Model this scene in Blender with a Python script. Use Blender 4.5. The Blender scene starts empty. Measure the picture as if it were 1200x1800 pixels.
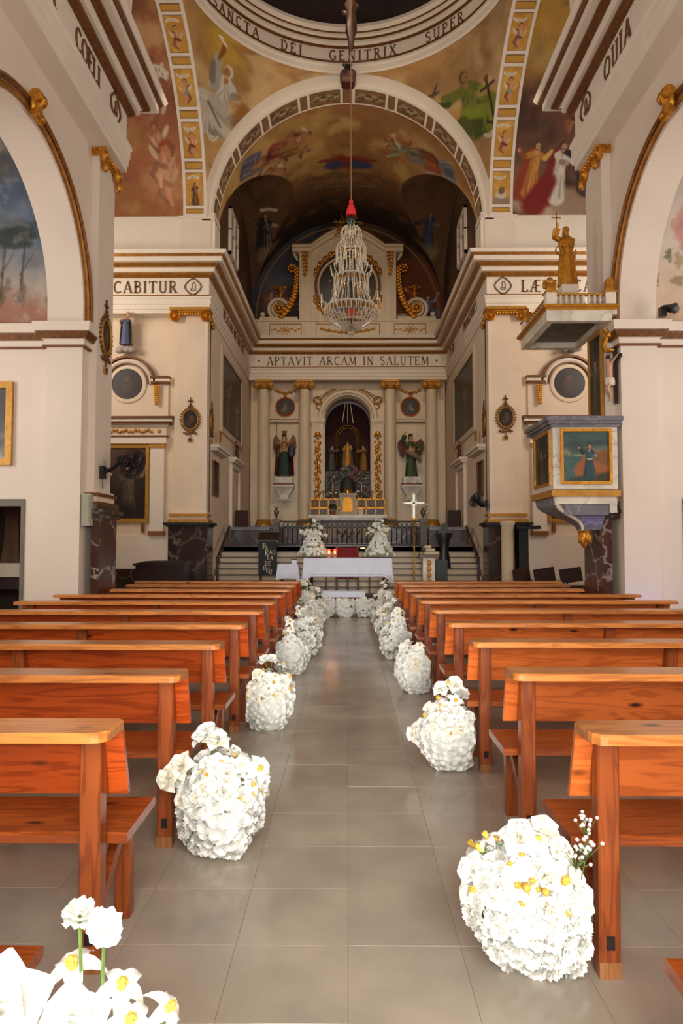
import bpy, bmesh, math, random
import numpy as np
from math import pi, sin, cos, sqrt, atan2, radians
from mathutils import Vector, Matrix

# ------------------------------------------------------------------ camera, world, lights, exposure
SC = bpy.context.scene
COL = SC.collection
random.seed(7)

cam_data = bpy.data.cameras.new('camera')
cam = bpy.data.objects.new('camera', cam_data)
COL.objects.link(cam)
cam_data.sensor_fit = 'VERTICAL'
cam_data.sensor_height = 36.0
cam_data.lens = 24.0
cam.location = (0, 0, 1.5)
cam.rotation_euler = (pi / 2 + math.atan(57 / 1200), 0, math.atan(11 / 1200))
cam_data.clip_start = 0.05
SC.camera = cam

world = bpy.data.worlds.new('world')
SC.world = world
world.use_nodes = True
world.node_tree.nodes['Background'].inputs[0].default_value = (0.86, 0.93, 1.0, 1)
world.node_tree.nodes['Background'].inputs[1].default_value = 0.5

def area(name, loc, target, sx, sy, power, color, spread=180):
    l = bpy.data.lights.new(name, 'AREA')
    l.shape = 'RECTANGLE'; l.size = sx; l.size_y = sy
    l.energy = power; l.color = color; l.spread = radians(spread)
    o = bpy.data.objects.new(name, l)
    COL.objects.link(o)
    o.location = loc
    o.rotation_euler = (Vector(target) - Vector(loc)).to_track_quat('-Z', 'Y').to_euler()
    return o

# daylight from the open entrance and the window above it, behind the camera
area('entrance_daylight', (0.3, -4.5, 2.6), (0, 8, 2.2), 4.2, 4.4, 275, (1.0, 0.95, 0.89))
area('porch_daylight', (0.4, -1.3, 2.9), (0, 4.5, 0.2), 3.0, 1.8, 205, (1.0, 0.96, 0.91))
area('aisle_flower_fill', (0.1, -4.2, 1.6), (0, 14, 0.5), 1.2, 1.6, 25, (1.0, 0.98, 0.93), 30)  # low narrow beam added to brighten the flowers along the aisle
# daylight from the side chapels of the nave
area('chapel_daylight_left', (-6.9, 6.6, 3.4), (-3.5, 8.6, 3.4), 1.8, 2.6, 95, (1.0, 0.97, 0.93))
area('chapel_daylight_right', (7.0, 6.6, 3.4), (3.5, 8.6, 3.4), 1.8, 2.6, 95, (1.0, 0.96, 0.93))
# transept windows, high on both end walls
area('transept_window_left', (-8.2, 13.4, 6.8), (-3.5, 16.4, 4.8), 2.0, 3.0, 200, (1.0, 0.86, 0.70))
area('transept_window_right', (8.2, 13.4, 6.8), (3.5, 16.4, 4.8), 2.0, 3.0, 200, (1.0, 0.86, 0.72))
# unseen fill light added to brighten the vaults of the crossing
area('crossing_vault_fill', (0, 10.2, 8.9), (0, 16.5, 10.5), 5.0, 0.5, 80, (1.0, 0.78, 0.55))
area('altarpiece_fill', (0, 11.0, 14.4), (0, 23.8, 5.5), 2.4, 1.0, 36, (1.0, 0.84, 0.66), 50)  # unseen fill added to brighten the altarpiece
area('chancel_vault_fill', (0, 17.5, 8.9), (0, 20.2, 12.8), 4.5, 0.4, 26, (1.0, 0.76, 0.52))  # unseen fill added to brighten the chancel vault from below

SC.view_settings.view_transform = 'Standard'
SC.view_settings.look = 'None'
SC.view_settings.gamma = 1.0
SC.view_settings.use_curve_mapping = False
SC.view_settings.exposure = 0.0

# ------------------------------------------------------------------ helpers: colours and materials
def lin(c):
    if isinstance(c, str):
        c = [int(c[i:i + 2], 16) / 255 for i in (0, 2, 4)]
    return tuple((x / 12.92 if x <= 0.04045 else ((x + 0.055) / 1.055) ** 2.4) for x in c)

def nn(nt, kind, **kw):
    n = nt.nodes.new(kind)
    for k, v in kw.items():
        setattr(n, k, v)
    return n

MATS = {}
def M(name, col, rough=0.6, metal=0.0, var=0.12, scale=6.0, bump=0.0, bscale=60.0, rnd=0.0, stretch=None, emit=0.0, coat=0.0, attr=False, detail=5.0, col2=None, trans=0.0, sss=0.0, world_tex=False, alpha=1.0):
    """procedural principled material: noise varies the colour, a second noise gives fine relief"""
    m = bpy.data.materials.new(name); m.use_nodes = True
    nt = m.node_tree; b = nt.nodes['Principled BSDF']
    L = nt.links.new
    c = lin(col)
    tc = nn(nt, 'ShaderNodeTexCoord')
    vec = nn(nt, 'ShaderNodeNewGeometry').outputs['Position'] if world_tex else tc.outputs['Object']
    if stretch:
        mp = nn(nt, 'ShaderNodeMapping'); mp.inputs['Scale'].default_value = stretch
        L(vec, mp.inputs[0]); vec = mp.outputs[0]
    nz = nn(nt, 'ShaderNodeTexNoise'); nz.inputs['Scale'].default_value = scale; nz.inputs['Detail'].default_value = detail
    L(vec, nz.inputs['Vector'])
    rp = nn(nt, 'ShaderNodeValToRGB')
    rp.color_ramp.elements[0].position = 0.3; rp.color_ramp.elements[1].position = 0.7
    lo = tuple(max(0, x * (1 - var)) for x in c) if col2 is None else lin(col2)
    hi = tuple(min(1, x * (1 + var)) for x in c)
    if attr:
        lo = (1 - var,) * 3; hi = (1 + var * 0.6,) * 3
    rp.color_ramp.elements[0].color = (*lo, 1); rp.color_ramp.elements[1].color = (*hi, 1)
    L(nz.outputs['Fac'], rp.inputs[0])
    out = rp.outputs[0]
    if attr:
        at = nn(nt, 'ShaderNodeAttribute', attribute_name='Col')
        mx = nn(nt, 'ShaderNodeMix', data_type='RGBA', blend_type='MULTIPLY'); mx.inputs['Factor'].default_value = 1.0
        L(at.outputs['Color'], mx.inputs['A']); L(out, mx.inputs['B']); out = mx.outputs['Result']
    if rnd:
        oi = nn(nt, 'ShaderNodeObjectInfo')
        mr = nn(nt, 'ShaderNodeMapRange'); mr.inputs['To Min'].default_value = 1 - rnd; mr.inputs['To Max'].default_value = 1 + rnd
        L(oi.outputs['Random'], mr.inputs['Value'])
        hs = nn(nt, 'ShaderNodeHueSaturation')
        L(mr.outputs[0], hs.inputs['Value']); L(out, hs.inputs['Color']); out = hs.outputs[0]
    L(out, b.inputs['Base Color'])
    b.inputs['Roughness'].default_value = rough
    b.inputs['Metallic'].default_value = metal
    if coat:
        b.inputs['Coat Weight'].default_value = coat; b.inputs['Coat Roughness'].default_value = 0.15
    if trans:
        b.inputs['Transmission Weight'].default_value = trans
    if alpha < 1: b.inputs['Alpha'].default_value = alpha
    if sss:
        b.inputs['Subsurface Weight'].default_value = sss
        b.inputs['Subsurface Radius'].default_value = (0.01, 0.01, 0.008)
    if emit:
        b.inputs['Emission Color'].default_value = (*c, 1); b.inputs['Emission Strength'].default_value = emit
    if bump:
        n2 = nn(nt, 'ShaderNodeTexNoise'); n2.inputs['Scale'].default_value = bscale; n2.inputs['Detail'].default_value = 3
        L(vec, n2.inputs['Vector'])
        bp = nn(nt, 'ShaderNodeBump'); bp.inputs['Strength'].default_value = bump; bp.inputs['Distance'].default_value = 0.02
        L(n2.outputs['Fac'], bp.inputs['Height']); L(bp.outputs[0], b.inputs['Normal'])
    MATS[name] = m
    return m

def wood_mat(name, col, dark, knots=True, rough=0.35, rnd=0.12):
    """stained pine: stretched grain bands along local X, with scattered knots"""
    m = bpy.data.materials.new(name); m.use_nodes = True
    nt = m.node_tree; b = nt.nodes['Principled BSDF']; L = nt.links.new
    tc = nn(nt, 'ShaderNodeTexCoord'); oi = nn(nt, 'ShaderNodeObjectInfo')
    ad = nn(nt, 'ShaderNodeVectorMath', operation='ADD')
    mu = nn(nt, 'ShaderNodeVectorMath', operation='SCALE'); mu.inputs['Scale'].default_value = 13.0
    cb = nn(nt, 'ShaderNodeCombineXYZ')
    for i in range(3): L(oi.outputs['Random'], cb.inputs[i])
    L(cb.outputs[0], mu.inputs[0]); L(tc.outputs['Object'], ad.inputs[0]); L(mu.outputs[0], ad.inputs[1])
    mp = nn(nt, 'ShaderNodeMapping'); mp.inputs['Scale'].default_value = (0.9, 9, 9)
    L(ad.outputs[0], mp.inputs[0])
    n1 = nn(nt, 'ShaderNodeTexNoise'); n1.inputs['Scale'].default_value = 1.6; n1.inputs['Detail'].default_value = 6; n1.inputs['Distortion'].default_value = 0.7
    L(mp.outputs[0], n1.inputs['Vector'])
    wv = nn(nt, 'ShaderNodeMath', operation='MULTIPLY'); wv.inputs[1].default_value = 34.0
    L(n1.outputs['Fac'], wv.inputs[0])
    sn = nn(nt, 'ShaderNodeMath', operation='SINE'); L(wv.outputs[0], sn.inputs[0])
    mr = nn(nt, 'ShaderNodeMapRange'); mr.inputs['From Min'].default_value = -1; mr.inputs['From Max'].default_value = 1
    L(sn.outputs[0], mr.inputs['Value'])
    rp = nn(nt, 'ShaderNodeValToRGB')
    rp.color_ramp.elements[0].position = 0.05; rp.color_ramp.elements[1].position = 0.6
    c, d = lin(col), lin(dark)
    rp.color_ramp.elements[0].color = (*[0.45 * a + 0.55 * e for a, e in zip(c, d)], 1); rp.color_ramp.elements[1].color = (*c, 1)
    L(mr.outputs[0], rp.inputs[0])
    # broad tone change
    n2 = nn(nt, 'ShaderNodeTexNoise'); n2.inputs['Scale'].default_value = 2.2
    L(ad.outputs[0], n2.inputs['Vector'])
    mx = nn(nt, 'ShaderNodeMix', data_type='RGBA', blend_type='MULTIPLY')
    L(n2.outputs['Fac'], mx.inputs['Factor']); L(rp.outputs[0], mx.inputs['A']); mx.inputs['B'].default_value = (0.72, 0.62, 0.55, 1)
    out = mx.outputs['Result']
    if knots:
        mk = nn(nt, 'ShaderNodeMapping'); mk.inputs['Scale'].default_value = (2.6, 6.5, 6.5); L(ad.outputs[0], mk.inputs[0])
        vo = nn(nt, 'ShaderNodeTexVoronoi'); vo.inputs['Scale'].default_value = 1.0; L(mk.outputs[0], vo.inputs['Vector'])
        k = nn(nt, 'ShaderNodeValToRGB'); k.color_ramp.elements[0].position = 0.05; k.color_ramp.elements[1].position = 0.13
        k.color_ramp.elements[0].color = (1, 1, 1, 1); k.color_ramp.elements[1].color = (0, 0, 0, 1)
        L(vo.outputs['Distance'], k.inputs[0])
        m2 = nn(nt, 'ShaderNodeMix', data_type='RGBA'); L(k.outputs[0], m2.inputs['Factor']); L(out, m2.inputs['A']); m2.inputs['B'].default_value = (*lin('3a1608'), 1)
        out = m2.outputs['Result']
    hs = nn(nt, 'ShaderNodeHueSaturation'); r2 = nn(nt, 'ShaderNodeMapRange'); r2.inputs['To Min'].default_value = 1 - rnd; r2.inputs['To Max'].default_value = 1 + rnd
    L(oi.outputs['Random'], r2.inputs['Value']); L(r2.outputs[0], hs.inputs['Value']); L(out, hs.inputs['Color'])
    L(hs.outputs[0], b.inputs['Base Color'])
    b.inputs['Roughness'].default_value = rough
    b.inputs['Coat Weight'].default_value = 0.25; b.inputs['Coat Roughness'].default_value = 0.2
    MATS[name] = m
    return m

def marble_mat(name, base, vein, cut=0.035, scale=1.6, rough=0.25):
    m = bpy.data.materials.new(name); m.use_nodes = True
    nt = m.node_tree; b = nt.nodes['Principled BSDF']; L = nt.links.new
    tc = nn(nt, 'ShaderNodeTexCoord')
    n0 = nn(nt, 'ShaderNodeTexNoise'); n0.inputs['Scale'].default_value = 3.0; n0.inputs['Detail'].default_value = 4
    L(tc.outputs['Object'], n0.inputs['Vector'])
    mx = nn(nt, 'ShaderNodeMix', data_type='RGBA', blend_type='LINEAR_LIGHT'); mx.inputs['Factor'].default_value = 0.28
    L(tc.outputs['Object'], mx.inputs['A']); L(n0.outputs['Color'], mx.inputs['B'])
    vo = nn(nt, 'ShaderNodeTexVoronoi', feature='DISTANCE_TO_EDGE'); vo.inputs['Scale'].default_value = scale
    L(mx.outputs['Result'], vo.inputs['Vector'])
    rp = nn(nt, 'ShaderNodeValToRGB'); rp.color_ramp.elements[0].position = 0.0; rp.color_ramp.elements[1].position = cut
    rp.color_ramp.elements[0].color = (1, 1, 1, 1); rp.color_ramp.elements[1].color = (0, 0, 0, 1)
    L(vo.outputs['Distance'], rp.inputs[0])
    n3 = nn(nt, 'ShaderNodeTexNoise'); n3.inputs['Scale'].default_value = 1.7; L(tc.outputs['Object'], n3.inputs['Vector'])
    ml = nn(nt, 'ShaderNodeMath', operation='MULTIPLY'); L(rp.outputs[0], ml.inputs[0]); L(n3.outputs['Fac'], ml.inputs[1])
    r1 = nn(nt, 'ShaderNodeValToRGB'); c = lin(base)
    r1.color_ramp.elements[0].color = (*[x * 0.55 for x in c], 1); r1.color_ramp.elements[1].color = (*[min(1, x * 1.5) for x in c], 1)
    L(n0.outputs['Fac'], r1.inputs[0])
    m2 = nn(nt, 'ShaderNodeMix', data_type='RGBA'); L(ml.outputs[0], m2.inputs['Factor']); L(r1.outputs[0], m2.inputs['A']); m2.inputs['B'].default_value = (*lin(vein), 1)
    L(m2.outputs['Result'], b.inputs['Base Color']); b.inputs['Roughness'].default_value = rough
    MATS[name] = m
    return m

# ------------------------------------------------------------------ helpers: mesh builder
class MB:
    def __init__(s): s.v = []; s.f = []
    def add(s, vs, fs):
        b = len(s.v); s.v.extend([tuple(map(float, p)) for p in vs]); s.f.extend([tuple(b + i for i in f) for f in fs]); return s
    def box(s, x0, y0, z0, x1, y1, z1):
        return s.add([(x0, y0, z0), (x1, y0, z0), (x1, y1, z0), (x0, y1, z0), (x0, y0, z1), (x1, y0, z1), (x1, y1, z1), (x0, y1, z1)],
                     [(0, 3, 2, 1), (4, 5, 6, 7), (0, 1, 5, 4), (1, 2, 6, 5), (2, 3, 7, 6), (3, 0, 4, 7)])
    def beam(s, a, b, w, h, up=(0, 0, 1)):
        """box of section w x h between two points"""
        a, b = Vector(a), Vector(b); d = (b - a).normalized(); u = Vector(up)
        if abs(d.dot(u)) > 0.95: u = Vector((1, 0, 0))
        r = d.cross(u).normalized(); u = r.cross(d)
        q = [(-w / 2, -h / 2), (w / 2, -h / 2), (w / 2, h / 2), (-w / 2, h / 2)]
        vs = [a + r * x + u * y for x, y in q] + [b + r * x + u * y for x, y in q]
        return s.add(vs, [(0, 3, 2, 1), (4, 5, 6, 7), (0, 1, 5, 4), (1, 2, 6, 5), (2, 3, 7, 6), (3, 0, 4, 7)])
    def prism(s, pts, a, b, axis='y'):
        f = {'y': lambda p, t: (p[0], t, p[1]), 'x': lambda p, t: (t, p[0], p[1]), 'z': lambda p, t: (p[0], p[1], t)}[axis]
        n = len(pts)
        return s.add([f(p, a) for p in pts] + [f(p, b) for p in pts],
                     [tuple(range(n))[::-1], tuple(range(n, 2 * n))] + [(i, (i + 1) % n, n + (i + 1) % n, n + i) for i in range(n)])
    def lathe(s, prof, c=(0, 0, 0), n=16, sx=1.0, sy=1.0, a0=0.0, a1=2 * pi, axis='z', fold=0.0, nf=7, ph=0.0, caps=True):
        full = abs(a1 - a0 - 2 * pi) < 1e-6; m = n if full else n + 1
        vs = []
        for k, (r, z) in enumerate(prof):
            for i in range(m):
                a = a0 + (a1 - a0) * i / n
                rr = r * (1 + fold * sin(nf * a + ph + 0.35 * k))
                p = (rr * cos(a) * sx, rr * sin(a) * sy, z)
                if axis == 'y': p = (p[0], -p[2], p[1])
                if axis == 'x': p = (p[2], p[0], p[1])
                vs.append((c[0] + p[0], c[1] + p[1], c[2] + p[2]))
        fs = []
        for k in range(len(prof) - 1):
            for i in range(n):
                j = (i + 1) % m
                fs.append((k * m + i, k * m + j, (k + 1) * m + j, (k + 1) * m + i))
        if full and caps:
            if prof[0][0] > 1e-5: fs.append(tuple(range(m))[::-1])
            if prof[-1][0] > 1e-5: fs.append(tuple((len(prof) - 1) * m + i for i in range(m)))
        return s.add(vs, fs)
    def ball(s, c, rx, ry=None, rz=None, n=10, m=6, rot=None):
        ry = rx if ry is None else ry; rz = rx if rz is None else rz
        vs = [Vector((0, 0, -rz))]
        for k in range(1, m):
            t = -pi / 2 + pi * k / m
            vs += [Vector((rx * cos(t) * cos(2 * pi * i / n), ry * cos(t) * sin(2 * pi * i / n), rz * sin(t))) for i in range(n)]
        vs.append(Vector((0, 0, rz)))
        if rot is not None: vs = [rot @ v for v in vs]
        vs = [(v.x + c[0], v.y + c[1], v.z + c[2]) for v in vs]
        fs = [(0, 1 + (i + 1) % n, 1 + i) for i in range(n)]
        for k in range(m - 2):
            for i in range(n):
                a, b = 1 + k * n + i, 1 + k * n + (i + 1) % n
                fs.append((a, b, b + n, a + n))
        e = len(vs) - 1
        fs += [(e, 1 + (m - 2) * n + i, 1 + (m - 2) * n + (i + 1) % n) for i in range(n)]
        return s.add(vs, fs)
    def tube(s, path, r, n=6, closed=False):
        path = [Vector(p) for p in path]; N = len(path)
        rs = r if isinstance(r, (list, tuple)) else [r] * N
        vs = []; u = None
        for i, p in enumerate(path):
            d = (path[(i + 1) % N] - path[i - 1]) if closed else (path[min(i + 1, N - 1)] - path[max(i - 1, 0)])
            d = d.normalized() if d.length > 1e-9 else Vector((0, 0, 1))
            if u is None:
                u = Vector((0, 0, 1)) if abs(d.z) < 0.9 else Vector((1, 0, 0))
            u = (u - d * u.dot(d))
            u = u.normalized() if u.length > 1e-6 else d.orthogonal().normalized()
            w = d.cross(u)
            vs += [p + (u * cos(2 * pi * k / n) + w * sin(2 * pi * k / n)) * rs[i] for k in range(n)]
        fs = []
        for i in range(N if closed else N - 1):
            for k in range(n):
                a, b = i * n + k, i * n + (k + 1) % n
                c, d = ((i + 1) % N) * n + (k + 1) % n, ((i + 1) % N) * n + k
                fs.append((a, b, c, d))
        if not closed:
            fs += [tuple(range(n))[::-1], tuple((N - 1) * n + k for k in range(n))]
        return s.add(vs, fs)
    def sweep(s, path, prof, closed_prof=True, ends=True):
        """sweep a (out, z) profile along a plan polyline; out is measured to the right of travel, mitred"""
        N = len(path); P = [Vector((p[0], p[1])) for p in path]
        vs = []
        for i in range(N):
            d0 = (P[i] - P[i - 1]).normalized() if i > 0 else (P[1] - P[0]).normalized()
            d1 = (P[i + 1] - P[i]).normalized() if i < N - 1 else d0
            n0 = Vector((d0.y, -d0.x)); n1 = Vector((d1.y, -d1.x))
            m = n0 + n1; m = m / (1 + n0.dot(n1)) if (1 + n0.dot(n1)) > 1e-6 else n0
            for o, z in prof:
                q = P[i] + m * o; vs.append((q.x, q.y, z))
        k = len(prof); fs = []
        for i in range(N - 1):
            for j in range(k if closed_prof else k - 1):
                a, b = i * k + j, i * k + (j + 1) % k
                fs.append((a, b, b + k, a + k))
        if closed_prof and ends:
            fs += [tuple(range(k))[::-1], tuple((N - 1) * k + j for j in range(k))]
        return s.add(vs, fs)
    def arc(s, c, R, a0, a1, n, prof, plane='y', closed_prof=True, ends=True):
        """sweep a (dr, dn) profile round an arc; plane 'y' = in XZ (normal +Y), 'x' = in YZ (normal +X), 'z' = in XY (normal +Z)"""
        vs = []
        for i in range(n + 1):
            a = a0 + (a1 - a0) * i / n
            for dr, dn in prof:
                u, w = (R + dr) * cos(a), (R + dr) * sin(a)
                vs.append({'y': (c[0] + u, c[1] + dn, c[2] + w), 'x': (c[0] + dn, c[1] + u, c[2] + w), 'z': (c[0] + u, c[1] + w, c[2] + dn)}[plane])
        k = len(prof); fs = []
        for i in range(n):
            for j in range(k if closed_prof else k - 1):
                p, q = i * k + j, i * k + (j + 1) % k
                fs.append((p, q, q + k, p + k))
        if ends and closed_prof and abs(a1 - a0) < 2 * pi - 1e-6:
            fs += [tuple(range(k))[::-1], tuple(n * k + j for j in range(k))]
        return s.add(vs, fs)
    def grid(s, P):
        n, m = P.shape[:2]
        return s.add(P.reshape(-1, 3), [(i * m + j, i * m + j + 1, (i + 1) * m + j + 1, (i + 1) * m + j) for i in range(n - 1) for j in range(m - 1)])
    def xform(s, mat):
        s.v = [tuple(mat @ Vector(p)) for p in s.v]; return s
    def mesh(s, name, mat, smooth=40):
        me = bpy.data.meshes.new(name)
        me.from_pydata(s.v, [], s.f)
        bm = bmesh.new(); bm.from_mesh(me); bmesh.ops.recalc_face_normals(bm, faces=bm.faces); bm.to_mesh(me); bm.free()
        if mat is not None: me.materials.append(mat)
        if smooth:
            me.polygons.foreach_set('use_smooth', [True] * len(me.polygons))
            me.set_sharp_from_angle(angle=radians(smooth))
        return me
    def build(s, name, mat, parent=None, smooth=40, local=False, **props):
        if parent is not None and not local:
            o = Vector(); q = parent
            while q is not None: o += q.location; q = q.parent
            if o.length: s.v = [(p[0] - o.x, p[1] - o.y, p[2] - o.z) for p in s.v]
        return link(name, s.mesh(name, mat, smooth), parent, **props)

def link(name, me, parent=None, **props):
    o = bpy.data.objects.new(name, me); COL.objects.link(o)
    if parent is not None: o.parent = parent
    for k, v in props.items(): o[k] = v
    return o

def thing(name, label, cat, loc=(0, 0, 0), rz=0.0, group=None):
    o = bpy.data.objects.new(name, None); COL.objects.link(o)
    o.empty_display_size = 0.1
    o.location = loc; o.rotation_euler = (0, 0, rz)
    o['label'] = label; o['category'] = cat
    if group: o['group'] = group
    return o

def tag(o, label, cat, group=None):
    o['label'] = label; o['category'] = cat
    if group: o['group'] = group
    return o

def struct(name, label=None, loc=(0, 0, 0)):
    o = bpy.data.objects.new(name, None); COL.objects.link(o); o.location = loc
    o['kind'] = 'structure'
    if label: o['label'] = label
    return o

def kids(o): return [c for c in COL.objects if c.parent == o]

def copy_tree(src_children, root, new):
    """copies the given (object, [sub-objects]) list under a new root"""
    for ch, subs in src_children:
        c = ch.copy(); COL.objects.link(c); c.parent = new
        for g in subs:
            d = g.copy(); COL.objects.link(d); d.parent = c

# ------------------------------------------------------------------ materials
plaster = M('plaster_cream', 'e9dccb', 0.85, var=0.05, scale=1.3, bump=0.06, bscale=25)
plaster_white = M('plaster_white', 'e3d3c2', 0.85, var=0.04, scale=1.1, bump=0.06, bscale=25)
plaster_warm = M('plaster_warm', 'e3cdb4', 0.8, var=0.06, scale=1.4, bump=0.05, bscale=25)
stone_cream = M('stone_cream', 'dcc7a8', 0.45, var=0.08, scale=2.0, stretch=(3, 3, 0.7))
gold = M('gold_leaf', 'c98a2e', 0.36, metal=0.75, var=0.25, scale=18, bump=0.25, bscale=70)
gold_paint = M('gold_paint', 'b98432', 0.45, metal=0.35, var=0.2, scale=14, bump=0.1)
brown_gilt = M('brown_gilt', '6f4319', 0.4, metal=0.3, var=0.4, scale=22, bump=0.2, bscale=50)
brown_line = M('brown_line', '7b4a26', 0.6, var=0.2)
letter_mat = M('letter_brown', '6b4522', 0.55, metal=0.0, var=0.35, scale=30)
gilt_bright = M('gilt_fillet_bright', 'a06a2a', 0.38, metal=0.45, var=0.3, scale=9, bump=0.15, bscale=50)
red_marble = marble_mat('red_brown_marble', '4a2a22', 'd8c8bc')
dark_marble = marble_mat('dark_marble', '37261f', '8f8478', cut=0.02, scale=1.2)
grey_marble = marble_mat('grey_marble', '6c6a70', 'a8a2a0', cut=0.05, scale=3.0, rough=0.35)
pale_marble = marble_mat('pale_marble', 'd9cdbb', 'a08a6c', cut=0.05, scale=2.2, rough=0.35)
iron = M('black_iron', '0d0b0a', 0.55, metal=0.1, var=0.2)
black_plastic = M('black_plastic', '16151a', 0.4, var=0.1)
silver = M('silver', 'a8a294', 0.38, metal=1.0, var=0.2, scale=20)
brass = M('brass', 'c9a050', 0.25, metal=1.0, var=0.15, scale=20)
dark_wood = M('dark_wood', '2a140d', 0.4, var=0.3, scale=5, stretch=(1, 8, 8))
dark_canvas = M('old_canvas', '1d140f', 0.45, var=0.4, scale=3)
paint_mat = M('fresco_paint', 'ffffff', 0.85, var=0.10, scale=3.5, attr=True)
oil_paint = M('oil_paint', 'ffffff', 0.4, var=0.12, scale=9, attr=True)
# ------------------------------------------------------------------ painter: frescoes as colour on a fine grid
def _hash(ix, iy, seed):
    h = np.sin(ix * 127.1 + iy * 311.7 + seed * 74.7) * 43758.5453
    return h - np.floor(h)
def vnoise(x, y, seed=0):
    ix, iy = np.floor(x), np.floor(y); fx, fy = x - ix, y - iy
    fx = fx * fx * (3 - 2 * fx); fy = fy * fy * (3 - 2 * fy)
    a, b = _hash(ix, iy, seed), _hash(ix + 1, iy, seed); c, d = _hash(ix, iy + 1, seed), _hash(ix + 1, iy + 1, seed)
    return (a + (b - a) * fx) * (1 - fy) + (c + (d - c) * fx) * fy
def fbm(x, y, seed=0, o=4):
    s = 0; a = 0.5; t = 0
    for k in range(o):
        s = s + a * vnoise(x, y, seed + k * 13); t += a; x = x * 2.03 + 5.1; y = y * 2.03 + 1.7; a *= 0.55
    return s / t
def hexc(c): return np.array([int(c[i:i + 2], 16) / 255 for i in (0, 2, 4)])

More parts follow.
